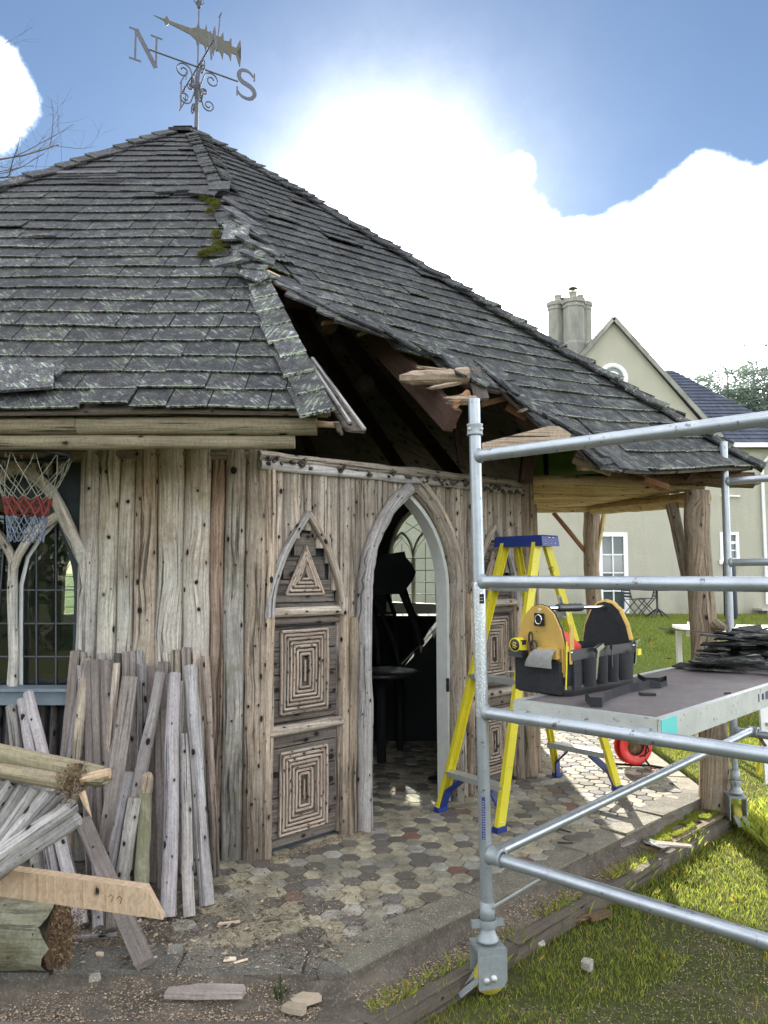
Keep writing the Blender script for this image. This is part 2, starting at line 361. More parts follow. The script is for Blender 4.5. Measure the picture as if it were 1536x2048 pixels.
M['lead'] = simple('lead_strip', (.03, .033, .036), .5, .3, 20, .2)
M['iron'] = simple('grey_painted_iron', (.085, .085, .10), .75, 0, 20, .2)
M['brass'] = simple('worn_gilded_iron', (.075, .07, .05), .7, 0, 22, .4)
M['stone'] = simple('kerb_stone', (.105, .10, .085), .95, 0, 9, .75, .014, spots=((.26, .23, .19), 120, .56), tint=True)
M['flake'] = simple('pale_wood_flake', (.46, .37, .27), .9, 0, 30, .4, tint=True)
M['cordw'] = simple('white_cord', (.30, .30, .24), .9, 0, 30, .1)
M['cordr'] = simple('red_cord', (.22, .045, .04), .9, 0, 30, .1)
M['cordb'] = simple('blue_grey_cord', (.17, .20, .26), .9, 0, 30, .1)
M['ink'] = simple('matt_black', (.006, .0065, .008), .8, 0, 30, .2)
M['canoe'] = simple('green_hull', (.26, .46, .08), .35, 0, 5, .25)
M['slate'] = simple('house_slate', (.045, .052, .075), .55, 0, 9, .5, .01, spots=((.20, .21, .2), 26, .66), tint=True)
M['pot'] = simple('chimney_pot_clay', (.42, .38, .33), .8, 0, 5, .25)
M['furn'] = simple('dark_garden_metal', (.05, .055, .055), .5, .3, 20, .2)
M['canvas'] = simple('white_tarpaulin', (.85, .83, .76), .6, 0, 6, .08)

def render_wall():
    t = NT('cream_render'); a = t.noise(t.pos, .55, 6, .65); b = t.noise(t.mapv(t.pos, (1.6, 1.6, .35)), 1, 6, .7); f = t.noise(t.pos, 14, 4, .6)
    col = t.mix(t.ramp(a, .35, .7), (.40, .375, .295), (.345, .33, .26))
    col = t.mix(t.m('MULTIPLY', t.ramp(b, .52, .75), .6), col, (.27, .262, .21))
    col = t.mix(t.m('MULTIPLY', f, .25), col, (.40, .385, .32))
    sp = t.N.new('ShaderNodeSeparateXYZ'); t.L.new(t.pos, sp.inputs[0])
    damp = t.m('MULTIPLY', t.ramp(sp.outputs[2], 1.1, .4), t.ramp(b, .42, .56)); col = t.mix(t.m('MULTIPLY', damp, .7), col, (.22, .21, .16))
    t.bump(f, .01); return t.done(col, .9)
M['render'] = render_wall()
def chim_mat():
    t = NT('chimney_render'); b = t.noise(t.mapv(t.pos, (2, 2, .8)), 1, 6, .7)
    col = t.mix(t.ramp(b, .35, .7), (.31, .30, .25), (.14, .14, .125)); return t.done(col, .9)
M['chim'] = chim_mat()
def tile_mat():
    t = NT('hexagonal_clay_tile'); f = t.noise(t.pos, 55, 5, .7); g = t.noise(t.pos, 9, 5, .65); h = t.noise(t.pos, 2.2, 4, .6)
    c = t.mix(t.m('MULTIPLY', t.ramp(f, .40, .70), .55), t.tint, t.scale(t.tint, .5))
    c = t.mix(t.m('MULTIPLY', t.ramp(g, .44, .64), .65), c, (.115, .108, .09))
    c = t.mix(t.m('MULTIPLY', t.ramp(h, .46, .62), .55), c, (.105, .10, .075))
    t.bump(t.m('ADD', f, g), .003); return t.done(c, .85, spec=.3)
M['tile'] = tile_mat()
def ground_mat():
    t = NT('packed_earth'); f = t.noise(t.pos, 90, 6, .75); g = t.noise(t.pos, 7, 5, .65); v = t.vor(t.pos, 70)
    c = t.mix(t.ramp(g, .35, .65), (.085, .072, .058), (.17, .14, .11))
    c = t.mix(t.m('MULTIPLY', t.ramp(f, .52, .66), .7), c, (.34, .28, .21))
    t.bump(t.m('ADD', f, g), .012); return t.done(c, .95)
M['earth'] = ground_mat()
def lawn_mat():
    t = NT('lawn_soil'); f = t.noise(t.pos, 40, 6, .7); g = t.noise(t.pos, 2.5, 5, .65); h = t.noise(t.pos, .35, 4, .6)
    c = t.mix(t.ramp(f, .35, .65), (.045, .06, .018), (.10, .105, .035))
    c = t.mix(t.m('MULTIPLY', t.ramp(g, .5, .66), .8), c, (.14, .115, .075))
    far = t.mix(t.ramp(t.m('ADD', t.m('MULTIPLY', h, .6), t.m('MULTIPLY', f, .4)), .4, .6), (.06, .10, .022), (.11, .145, .035))
    sp = t.N.new('ShaderNodeSeparateXYZ'); t.L.new(t.pos, sp.inputs[0])
    c = t.mix(t.ramp(sp.outputs[1], 7, 13), c, far)
    t.bump(f, .02); return t.done(c, .95, spec=.1)
M['lawn'] = lawn_mat()
def blade_mat(name, a, b):
    t = NT(name); c = t.mix(1, t.mix(t.noise(t.pos, 6, 3, .6), a, b), t.tint, 'MULTIPLY')
    t.done(c, .6, spec=.2)
    tr = t.N.new('ShaderNodeBsdfTranslucent'); t.L.new(c, tr.inputs[0]); mx = t.N.new('ShaderNodeMixShader'); mx.inputs[0].default_value = .55
    t.L.new(t.b.outputs[0], mx.inputs[1]); t.L.new(tr.outputs[0], mx.inputs[2]); t.L.new(mx.outputs[0], t.N['Material Output'].inputs[0]); return t.mt
M['grass'] = blade_mat('grass_blade', (.17, .22, .035), (.29, .32, .055))
M['hazeleaf'] = blade_mat('hazed_conifer_needles', (.11, .14, .11), (.17, .20, .16))  # needle colour paled to paint in haze and glare
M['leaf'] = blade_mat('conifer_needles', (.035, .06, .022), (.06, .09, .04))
M['weed'] = blade_mat('weed_leaf', (.055, .08, .025), (.09, .11, .04))
def glass_mat():
    t = NT('window_glass'); gl = t.N.new('ShaderNodeBsdfGlossy'); gl.inputs['Roughness'].default_value = .015; gl.inputs[0].default_value = (.9, .95, .93, 1)
    tp = t.N.new('ShaderNodeBsdfTransparent'); tp.inputs[0].default_value = (.90, .93, .91, 1)
    fr = t.N.new('ShaderNodeFresnel'); fr.inputs[0].default_value = 1.6; n = t.noise(t.pos, 3, 2, .5); t.N.remove(t.b)
    bp = t.N.new('ShaderNodeBump'); bp.inputs['Distance'].default_value = .004; t.L.new(n, bp.inputs['Height']); t.L.new(bp.outputs[0], gl.inputs['Normal'])
    gg = t.N.new('ShaderNodeNewGeometry'); mx = t.N.new('ShaderNodeMixShader'); t.L.new(t.m('MULTIPLY', t.m('ADD', t.m('MULTIPLY', fr.outputs[0], 1.0), .05), t.m('SUBTRACT', 1, gg.outputs['Backfacing'])), mx.inputs[0]); t.L.new(tp.outputs[0], mx.inputs[1]); t.L.new(gl.outputs[0], mx.inputs[2])
    t.L.new(mx.outputs[0], t.N['Material Output'].inputs[0]); return t.mt
M['glass'] = glass_mat()
M['hglass'] = simple('house_window_glass', (.05, .07, .075), .06, 0, 2, .6, spec=.8)
# ================================================================== GROUND, PATIO, LAWN
random.seed(5)
E_EDGE = -3.27; YF = 3.13                     # patio edges: x - y = E_EDGE, y = YF
S2 = math.sqrt(.5)
PATIO = [(-7, YF), (E_EDGE+YF, YF), (2.30, 5.57), (2.44, 9.4), (.4, 11.6), (-7, 11.6)]
def lawnz(x, y):
    z = -.17+max(0, min(1, (y-5)/14))**1.3*.60
    return z
def lawn():
    m = MB(); xs = list(np.arange(-6, 6.01, .25))+[8, 11, 15, 20, 30, 50, 90, 200, 500]; xs = [-500, -200, -90, -50, -30, -20, -12, -8]+xs
    ys = [-500, -200, -90, -40, -20, -10, -5, -2, 0]+list(np.arange(1, 9.01, .25))+[10, 11, 12, 13, 15, 17, 19, 22, 26, 30, 40, 60, 100, 200, 500, 900]
    vs = []
    for y in ys:
        for x in xs:
            n = noise.noise(V((x*.9, y*.9, 0)))*.02+noise.noise(V((x*4, y*4, 3)))*.012 if abs(x) < 12 and 0 < y < 20 else 0
            vs.append((x, y, lawnz(x, y)+n))
    W = len(xs); fs = [(j*W+i, j*W+i+1, (j+1)*W+i+1, (j+1)*W+i) for j in range(len(ys)-1) for i in range(W-1)]
    m.add(vs, fs, [(v[0], v[1]) for v in vs], smooth=True)
    m.build('lawn', M['lawn'], origin=(0, 0, 0), kind='structure')
lawn()
X_, Y_, Z_ = V((1, 0, 0)), V((0, 1, 0)), V((0, 0, 1)); O_ = V((0, 0, 0))
def inside(poly, x, y):
    c = False; n = len(poly)
    for i in range(n):
        x1, y1 = poly[i]; x2, y2 = poly[i-1]
        if (y1 > y) != (y2 > y) and x < (x2-x1)*(y-y1)/(y2-y1)+x1: c = not c
    return c
patio = MB().prism(PATIO, O_, X_, Y_, Z_, -.30, -.012).build('patio', M['earth'], origin=(0, 0, 0), kind='structure')
step = MB().prism([(-7, YF-.22), (E_EDGE+YF+.09, YF-.22), (2.52, 5.50), (2.46, 5.62), (-.2, 3.3), (-7, 3.3)], O_, X_, Y_, Z_, -.34, -.105).build('step', M['earth'], origin=(0, 0, 0), kind='structure')
# edging slabs of the patio
def slabs(a, b, wid, z1, th, inner, name, parent, lmin, lmax, mat, col):
    a, b = V((*a, 0)), V((*b, 0)); d = (b-a); L = d.length; d.normalize(); n = V((-d.y, d.x, 0))*inner; s = 0
    while s < L-.04:
        l = min(rnd(lmin, lmax), L-s); c = a+d*(s+l/2)+n*(wid/2+rnd(-.008, .008)); g = rnd(.78, 1.2)
        m = MB(); m.box(c+Z_*(z1-th/2+rnd(-.006, .004)), (l-.012, wid-.01, th), (d+n*rnd(-.012, .012)).normalized(), n, (Z_+d*rnd(-.01, .01)).normalized(), tint=(g*col[0], g*col[1], g*col[2]), jit=.006)
        m.build(name, mat, parent); s += l
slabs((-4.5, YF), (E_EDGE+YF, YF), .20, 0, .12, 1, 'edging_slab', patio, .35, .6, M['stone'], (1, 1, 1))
slabs((E_EDGE+YF, YF), (2.30, 5.57), .20, 0, .12, 1, 'edging_slab', patio, .35, .6, M['stone'], (1.5, 1.45, 1.3))  # sunlit edge: brightness painted in through the stone tint
slabs((2.30, 5.57), (2.44, 9.4), .18, 0, .12, 1, 'edging_slab', patio, .35, .6, M['stone'], (2.3, 2.15, 1.8))  # sunniest edge, sunlight painted in with a still lighter tint
slabs((-4.5, YF-.24), (E_EDGE+YF+.1, YF-.24), .06, -.085, .16, 1, 'edging_board', step, .7, 1.3, M['greyboard'], (.55, .55, .5))
slabs((E_EDGE+YF+.10, YF-.24), (1.75, 4.72), .07, -.085, .16, 1, 'edging_board', step, .9, 1.5, M['greyboard'], (.5, .48, .42))
slabs((1.62, 4.66), (2.48, 5.52), .20, -.07, .10, 1, 'edging_board', step, .9, 1.2, M['plank'], (1.8, 1.7, 1.2))
# hexagonal tiles
def hextiles():
    r = .0625; tiles = []
    inner = [(-6.5, YF+.20), (E_EDGE+YF-.08, YF+.20), (2.14, 5.60), (2.26, 9.3), (.4, 11), (-6.5, 11)]
    dx = 1.5*r; dy = math.sqrt(3)*r
    # rows turned a few degrees, as laid
    for i in range(-70, 50):
        for j in range(-20, 95):
            x = i*dx; y = 3.0+j*dy+(i % 2)*dy/2
            ca, sa = math.cos(R_(4)), math.sin(R_(4)); X = x*ca-(y-3)*sa; Y = 3+x*sa+(y-3)*ca
            if not inside(inner, X, Y): continue
            # heap of rubbish covers them at the left front
            if X < -.95 and Y < 4.35: continue
            if Y > 9.6 and X > 1.2: continue
            tiles.append((X, Y))
    pal = [((.44, .39, .27), 46), ((.37, .34, .26), 20), ((.15, .13, .11), 22), ((.24, .12, .085), 3), ((.20, .175, .175), 6), ((.42, .40, .34), 8)]
    bag = [c for c, w in pal for _ in range(w)]
    def score(t):
        p = proj(V((t[0], t[1], 0)))
        ins = -20 < p[0] < 1560 and p[1] < 2060
        vis = t[0]-t[1] > -5.1 or t[0] > 1.05
        return (1 if ins and vis else .02)/t[1]**2
    tiles.sort(key=score, reverse=True)
    big = MB()
    for k, (x, y) in enumerate(tiles):
        g = rnd(.8, 1.12); c = random.choice(bag); c = tuple(q*g for q in c)
        rr = r*.955; h = rnd(-.0025, .0025); tx, ty = rnd(-.02, .02), rnd(-.02, .02)
        ring = []
        for q, zz in ((1.0, 0), (.93, .005)):
            for a in range(6):
                t = R_(60*a+4); px, py = math.cos(t)*rr*q+rnd(-.0015, .0015), math.sin(t)*rr*q+rnd(-.0015, .0015)
                ring.append((x+px, y+py, -.006+zz+h+px*tx+py*ty))
        base = [(v[0], v[1], -.03) for v in ring[:6]]
        vs = base+ring; fs = [(i, (i+1) % 6, 6+(i+1) % 6, 6+i) for i in range(6)]+[(6+i, 6+(i+1) % 6, 12+(i+1) % 6, 12+i) for i in range(6)]+[tuple(range(12, 18))]
        uv = [(v[0], v[1]) for v in vs]
        if k < 300:
            m = MB(); m.add(vs, fs, uv, tint=c); m.build('paving_tile', M['tile'], patio)
        else: big.add(vs, fs, uv, tint=c)
    o = big.build('paving_tile_field', M['tile'], patio, kind='stuff')
hextiles()

# earth and crumbs banked against the step
def berm_amt(t): return min(1, max(0, noise.noise(V((t*1.3, 0, 1)))+.55+(.35 if t < 3.0 else -.25)))
BP = [(-.03, -.004), (.0, -.012), (.03, -.03), (.07, -.06), (.12, -.085), (.17, -.10), (.20, -.13)]
def berm_z(t, o):
    for (a, za), (b, zb) in zip(BP[:-1], BP[1:]):
        if a <= o <= b: z = lerp(za, zb, (o-a)/(b-a)); break
    else: z = -.004 if o < 0 else -.13
    return max(-.104, z-(1-berm_amt(t))*.10*(1 if o > 0 else .4))
def berm():
    random.seed(2); m = MB(); n = 260; vs = []; path = []
    for i in range(n):
        t = i/(n-1)*6.2
        if t < 3.2: x, y, nx, ny = E_EDGE+YF-3.2+t, YF, 0, -1
        else: q = t-3.2; x, y, nx, ny = E_EDGE+YF+q*S2, YF+q*S2, S2, -S2
        a = max(0, noise.noise(V((t*1.3, 0, 1)))+.55+(.35 if t < 3.0 else -.25))
        for (o, z) in ((-.03, -.004), (.0, -.012), (.03, -.03), (.07, -.06), (.12, -.085), (.17, -.10), (.20, -.13)):
            w = noise.noise(V((t*6, o*20, 3)))*.02+noise.noise(V((t*23, o*50, 3)))*.008
            vs.append((x+nx*(o+w), y+ny*(o+w), max(-.14, z-(1-min(1, a))*.10*(1 if o > 0 else .4))+w*.5))
    m.add(vs, [(i*7+k, i*7+k+1, (i+1)*7+k+1, (i+1)*7+k) for i in range(n-1) for k in range(6)], [(v[0], v[1]) for v in vs], smooth=True)
    m.build('earth_bank', M['earth'], origin=(0, 0, 0), kind='structure')
berm()
# ================================================================== PAVILION
pav = top('garden_pavilion', 'rustic octagonal garden pavilion of weathered poles with a damaged shingle roof', 'pavilion', (-1.93, 7.3, 0))
V1 = V((-.69, 4.337, 0)); V2 = V((1.09, 6.085, 0)); V3 = V((1.09, 8.575, 0)); V4 = V((-.69, 10.35, 0)); V5 = V((-3.18, 10.35, 0)); V6 = V((-4.95, 8.575, 0)); V7 = V((-4.95, 6.085, 0)); V0 = V((-3.18, 4.337, 0))
UB = (V2-V1).normalized(); NB = V((UB.y, -UB.x, 0)); LB = (V2-V1).length
def WB(u, z, off=0.): return V1+UB*u+NB*off+Z_*z
def wall_frame(a, b): u = (b-a).normalized(); return a, u, V((u.y, -u.x, 0)), (b-a).length
HT = 2.2
def wall_panel(a, b, holes, t0=-.05, t1=-.01, mat=None, htop=HT, name='wall'):
    """backing of a wall with arched holes: (u0, u1, sill, spring, apex)."""
    A, u, n, L = wall_frame(a, b); m = MB(); x = 0
    for (u0, u1, sill, spring, apex) in sorted(holes):
        if u0 > x: m.prism([(x, 0), (u0, 0), (u0, htop), (x, htop)], A, u, Z_, n, t0, t1)
        if sill > 0: m.prism([(u0, 0), (u1, 0), (u1, sill), (u0, sill)], A, u, Z_, n, t0, t1)
        ap = [(p[0]+(u0+u1)/2, p[1]) for p in arch_pts(u1-u0, spring, apex)]
        for k in range(len(ap)-1):
            m.prism([ap[k], ap[k+1], (ap[k+1][0], htop), (ap[k][0], htop)], A, u, Z_, n, t0, t1)
        x = u1
    if x < L: m.prism([(x, 0), (L, 0), (L, htop), (x, htop)], A, u, Z_, n, t0, t1)
    return m.build(name, mat or M['darkwall'], pav)
def gothic_window(a, b, u0, u1, sill, spring, apex, off=-.03, fm='cream', mull=True, panes=(2, 5)):
    A, u, n, L = wall_frame(a, b); c = (u0+u1)/2; w = u1-u0
    def P(x, z, d=0): return A+u*(c+x)+Z_*z+n*(off+d)
    ap = arch_pts(w-.05, spring, apex-.035)
    m = MB(); pts = [P(-(w-.05)/2, sill+.02)]+[P(*p) for p in ap]+[P((w-.05)/2, sill+.02)]
    m.tube(pts, .028, 6, smooth=False, flat=1.3); m.bar(P(-w/2, sill+.03, -.02), P(w/2, sill+.03, -.02), .06, .12)
    win = m.build('window', M[fm], pav)
    if mull:
        q = MB(); q.bar(P(0, sill), P(0, spring), .04, .05)
        hw = (w-.05)/2
        for sgn in (-1, 1):
            l = arch_pts(hw, spring, spring+(apex-spring)*.52)
            q.tube([P(sgn*hw/2+p[0], p[1]) for p in l], .016, 5, smooth=False)
        q.build('mullion', M[fm], win)
    g = MB()
    for sgn in ((-1, 1) if mull else (0,)):
        hw = (w-.05)/2 if mull else w-.05; cx = sgn*hw/2
        for k in range(1, panes[0]): x = cx-hw/2+hw*k/panes[0]; g.bar(P(x, sill+.05), P(x, spring+(apex-spring)*.3), .008, .008)
        for k in range(1, panes[1]): z = lerp(sill+.05, spring, k/(panes[1]-1)); g.bar(P(cx-hw/2, z), P(cx+hw/2, z), .008, .008)
        for e in (-1, 1):
            g.tube([P(cx+e*hw*.5, spring+.0), P(cx+e*hw*.32, spring+.14), P(cx-e*hw*.05, spring+.26)], .004, 4)
    for e in (-1, 1): g.tube([P(e*w*.4, spring+(apex-spring)*.33), P(e*w*.15, spring+(apex-spring)*.52), P(-e*w*.16, spring+(apex-spring)*.72)], .004, 4)
    g.build('glazing_bar', M['lead'], win)
    for sgn in ((-1, 1) if mull else (0,)):
        gp = MB(); hw = (w-.05)/2
        poly = [(sgn*hw, sill+.04), (0, sill+.04), (0, apex-.05)]+[p for p in (ap if sgn > 0 else ap) if (p[0]*sgn >= 0)]
        poly = [(0, sill+.04)]+[(sgn*hw, sill+.04)]+sorted([p for p in ap if p[0]*sgn >= -1e-6], key=lambda q: q[1])
        if sgn: gp.prism(poly, A+u*c+n*(off-.004), u, Z_, n, -.002, .002); gp.build('pane', M['glass'], win)
    return win
# walls: A (front), B (door), C, D (window seen through the door), E, F (window), G, H
wB = wall_panel(V1, V2, [(.77, 1.55, 0, 1.41, 2.07)], t0=-.06, t1=-.012)
LA = (V1-V0).length
xw0, xw1 = -2.47, -1.74
wA = wall_panel(V0, V1, [(xw0+3.18, xw1+3.18, .90, 1.40, 2.10)], t0=-.05, t1=-.012, mat=M['darkwall'])
wC = wall_panel(V2, V3, [])
wD = wall_panel(V3, V4, [(.60, 1.42, 1.10, 1.72, 2.33)], t0=-.05, t1=.03, htop=2.42)
wE = wall_panel(V4, V5, []); wF = wall_panel(V5, V6, [(.40, 1.15, .95, 1.5, 2.1)]); wG = wall_panel(V6, V7, []); wH = wall_panel(V7, V0, [])
gothic_window(V3, V4, .60, 1.42, 1.10, 1.72, 2.33, panes=(2, 5)); gothic_window(V5, V6, .40, 1.15, .95, 1.5, 2.1)
# outside skin of the walls seen from the side
for (a, b, n) in ((V2, V3, 26),):
    A, u, nn, L = wall_frame(a, b); m = MB()
    for k in range(n):
        w = L/n; m = MB(); m.tube([A+u*(w*(k+.5))+nn*.0+Z_*z for z in (0, .7, 1.4, HT)], [w*.52*rnd(.9, 1.08) for _ in range(4)], 8, wob=.1); m.build('wall_pole', M['wallB'], wC)
def pole(a, b, r, mat, parent, name='wall_pole', n=7, wob=.09, bend=.006, seg=10, flat=1., r2=None, tint=None, cap=True, sq=1., xdir=None, **kw):
    a, b = V(a), V(b); L = (b-a).length; n = max(3, n); pts = []; rs = []; s = rnd(0, 99)
    for i in range(n):
        t = i/(n-1); o = V((noise.noise(V((s, t*L*1.5, 0))), noise.noise(V((s, t*L*1.5, 9))), 0))*bend*2*(1 if 0 < i < n-1 else .5)
        pts.append(a.lerp(b, t)+o); rs.append(lerp(r, r2 or r, t)*(1+noise.noise(V((s, t*L*3, 5)))*.10))
    m = MB(); m.tube(pts, rs, seg, wob=wob, flat=flat, tint=tint, cap=cap, sq=sq, xdir=xdir)
    return m.build(name, mat, parent, **kw)
# wall A: stout vertical poles
random.seed(11)
EDG = [150, 190, 230, 262, 310, 364, 418, 446, 489, 530]
for i in range(len(EDG)-1):
    x0 = at(EDG[i], 1200, 4.28).x; x1 = at(EDG[i+1], 1200, 4.28).x; w = x1-x0
    g_ = rnd(.78, 1.12); col = {6: (.74, .58, .50), 3: (.92, .82, .72)}.get(i, (g_, g_*rnd(.96, 1), g_*rnd(.91, 1)))
    if i == 8: x1 += .0
    pole((lerp(x0, x1, .5), 4.32, 0), (lerp(x0, x1, .5)+rnd(-.006, .006), 4.32, 2.24 if i >= 7 else 2.3), w*.500, M['wallA'] if i != 8 else M['wallB'], wA, n=18, flat=.62, tint=col, wob=.05, bend=.003, seg=24, sq=.72, xdir=X_)
for x in np.arange(-3.15, -2.55, .085): pole((x, 4.32, 0), (x, 4.32, 2.3), .045, M['wallA'], wA, flat=.7)
for x in np.arange(-2.50, -1.78, .062): pole((x, 4.325, 0), (x, 4.325, .86), .033, M['plank'], wA, flat=.6, tint=(1.0, 1.05, 1.15))
for x in np.arange(-2.50, -1.78, .075): pole((x, 4.325, 2.10), (x, 4.325, 2.3), .038, M['wallA'], wA, flat=.6)
# wall A window of branches
def limb(pts, r, mat, parent, name='arch_limb', seg=10, wob=.10, flat=1., r2=None, **kw):
    pts = [V(p) for p in pts]; P = []
    n = len(pts); R2 = r2 or r
    for i in range(n-1):                                        # Catmull-Rom
        p0 = pts[max(i-1, 0)]; p1 = pts[i]; p2 = pts[i+1]; p3 = pts[min(i+2, n-1)]
        for k in range(4):
            t = k/4; P.append(.5*((2*p1)+(-p0+p2)*t+(2*p0-5*p1+4*p2-p3)*t*t+(-p0+3*p1-3*p2+p3)*t**3))
    P.append(pts[-1]); s = rnd(0, 90)
    rs = [lerp(r, R2, i/(len(P)-1))*(1+.12*noise.noise(V((s, i*.6, 0)))) for i in range(len(P))]
    return MB().tube(P, rs, seg, wob=wob, flat=flat).build(name, mat, parent, **kw)
YA = 4.29
def wA_(px, py, y=YA): return at(px, py, y)
CX = at(26, 1200, YA).x
def mirA(p): return V((2*CX-p.x, p.y, p.z))
limb([wA_(26, 1385), wA_(27, 1300), wA_(25, 1200), wA_(27, 1125)], .026, M['wallA'], wA, 'window_post')
for mir in (0, 1):
    f = mirA if mir else (lambda p: p)
    limb([f(p) for p in (wA_(27, 1135), wA_(40, 1105), wA_(62, 1072), wA_(92, 1046), wA_(122, 1028))], .024, M['wallA'], wA)
    limb([f(p) for p in (wA_(172, 1130), wA_(140, 1060), wA_(112, 1000), wA_(80, 962), wA_(26, 925))], .034, M['wallA'], wA)
    limb([f(p) for p in (wA_(166, 1400), wA_(168, 1300), wA_(170, 1200), wA_(172, 1105))], .034, M['wallA'], wA, 'window_post')
    fr = MB(); fr.tube([f(p) for p in (at(42, 1378, 4.35), at(42, 1250, 4.35), at(43, 1170, 4.35), at(56, 1115, 4.35), at(82, 1075, 4.35), at(118, 1040, 4.35), at(150, 1085, 4.35))], .012, 5, smooth=False)
    win = fr.build('window', M['frame'], pav)
    lb = MB()
    for px, ytop in ((73, 1090), (112, 1050)): lb.bar(f(at(px, 1378, 4.35)), f(at(px, ytop, 4.35)), .007, .007)
    for py in (1180, 1247, 1313): lb.bar(f(at(42, py, 4.35)), f(at(158, py, 4.35)), .007, .007)
    lb.build('glazing_bar', M['frame'] if False else M['iron'], win)
    xs = [42, 73, 112, 158]; ysr = [1378, 1313, 1247, 1180, 1030]
    for i in range(3):
        for j in range(4):
            a = f(at(xs[i]+1, ysr[j]-1, 4.357)); b = f(at(xs[i+1]-1, ysr[j+1]+1, 4.357)); tz = rnd(-.004, .004)
            g = MB(); g.box(((a.x+b.x)/2, 4.358, (a.z+b.z)/2), (abs(b.x-a.x), .003, abs(b.z-a.z)), (X_+Y_*tz).normalized(), Y_, Z_); g.build('pane', M['glass'], win)
sl = MB(); zc = at(60, 1392, 4.28).z; sl.box((CX, 4.27, zc), (.86, .12, .075)); sl.box((CX, 4.255, zc+.045), (.88, .15, .016)); sl.build('window_sill', M['framegrey'], pav)
MB().box((CX, 4.36, 2.12), (.8, .03, .3)).build('window_head', M['darkwall'], pav)

# wall B: door wall
random.seed(21)
UC = 1.165
def arch_z(u, c, w, s, a, grow):
    x = abs(u-c); h = w/2; rise = a-s; R = (h*h+rise*rise)/w; cc = R-h
    q = (R+grow)**2-(cc+x)**2
    return s+math.sqrt(q) if q > 0 else None
u = .02; i = 0
while u < LB-.03:
    w = rnd(.040, .066); c = u+w/2; zb = .02
    for (cc, wd, s, a, g) in ((UC, .78, 1.41, 2.07, .035), (.295, .50, 1.38, 1.84, -.02), (2.08, .50, 1.38, 1.84, -.02)):
        if abs(c-cc) < wd/2+g: 
            z = arch_z(c, cc, wd, s, a, g)
            if z: zb = max(zb, z)
            elif s > zb: zb = max(zb, s)
    if zb < 2.15:
        pole(WB(c, zb, .012), WB(c, 2.19, .012), w*.54, M['wallB'], wB, n=max(4, int((2.2-zb)*9)), flat=.9, seg=14, wob=.13, tint=rnd(.62, 1.15), bend=.004, sq=.8, xdir=UB)
    u += w
# niches with panels of split sticks
def niche(c, side):
    for k in range(13):                                            # horizontal planks at the back
        z0 = .03+k*.135; z1 = z0+.128; hw = .255
        zc_ = (z0+z1)/2
        if zc_ > 1.42: hw = max(.03, .25*(1-(zc_-1.40)/.46))
        m = MB(); m.box(WB(c, zc_, .004+rnd(-.003, .003)), (2*hw, .03, z1-z0), UB, NB, Z_, jit=.002); m.build('niche_plank', M['plank'], wB)
    for s in (-1, 1):
        limb([WB(c+s*.27, 1.30, .05), WB(c+s*.255, 1.45, .05), WB(c+s*.16, 1.68, .05), WB(c+s*.0, 1.90, .05)], .030, M['grey'] if (s*side) < 0 else M['wallB'], wB, r2=.022)
    for z in (1.325, .665):
        pole(WB(c-.27, z, .035), WB(c+.27, z, .035), .036, M['wallB'], wB, 'niche_rail', n=6, flat=.8)
    pole(WB(c-.27, 1.41-.14, .02), WB(c+.27, 1.41-.14, .02), .02, M['plank'], wB, 'niche_rail', n=5)
    # triangle of sticks
    for k in range(5):
        q = 1-k*.2; b = 1.425+k*.022; hw = .14*q-.0; tp = 1.705-k*.032
        for (p, r) in (((c-hw, b), (c, tp)), ((c, tp), (c+hw, b)), ((c-hw, b), (c+hw, b))):
            m = MB(); m.tube([WB(p[0], p[1], .028), WB((p[0]+r[0])/2+rnd(-.002, .002), (p[1]+r[1])/2, .030), WB(r[0], r[1], .028)], .0085, 6, wob=.15); m.build('split_stick', M['stick'], wB)
    for (z0, z1, nr) in ((.755, 1.215, 7), (.09, .535, 7)):
        for k in range(nr):
            d = k*.0225; x0, x1 = c-.17+d, c+.17-d; a, b = z0+d, z1-d
            for (p, r) in (((x0, a), (x0, b)), ((x0, b), (x1, b)), ((x1, b), (x1, a)), ((x1, a), (x0, a))):
                m = MB(); m.tube([WB(p[0], p[1], .030), WB((p[0]+r[0])/2+rnd(-.002, .002), (p[1]+r[1])/2+rnd(-.002, .002), .033), WB(r[0], r[1], .030)], .0095, 6, wob=.15, tint=rnd(.85, 1.15)); m.build('split_stick', M['stick'], wB)
        m = MB(); m.tube([WB(c, z0+.17, .03), WB(c, z1-.17, .03)], .008, 6); m.build('split_stick', M['stick'], wB)
niche(.295, 1); niche(2.08, -1)
for c in (.03, .595, 1.80, 2.37):
    pole(WB(c, 0, .03), WB(c, 1.40 if c not in (.03,) else 2.15, .03), .036, M['wallB'], wB, n=9, tint=(1.0, .93, .86))
pole(WB(.655, .0, .035), WB(.655, 1.28, .035), .042, M['post'], wB, 'door_post', n=9, wob=.14)
pole(WB(1.685, .0, .035), WB(1.685, 1.35, .035), .040, M['wallB'], wB, 'door_post', n=9, wob=.12)
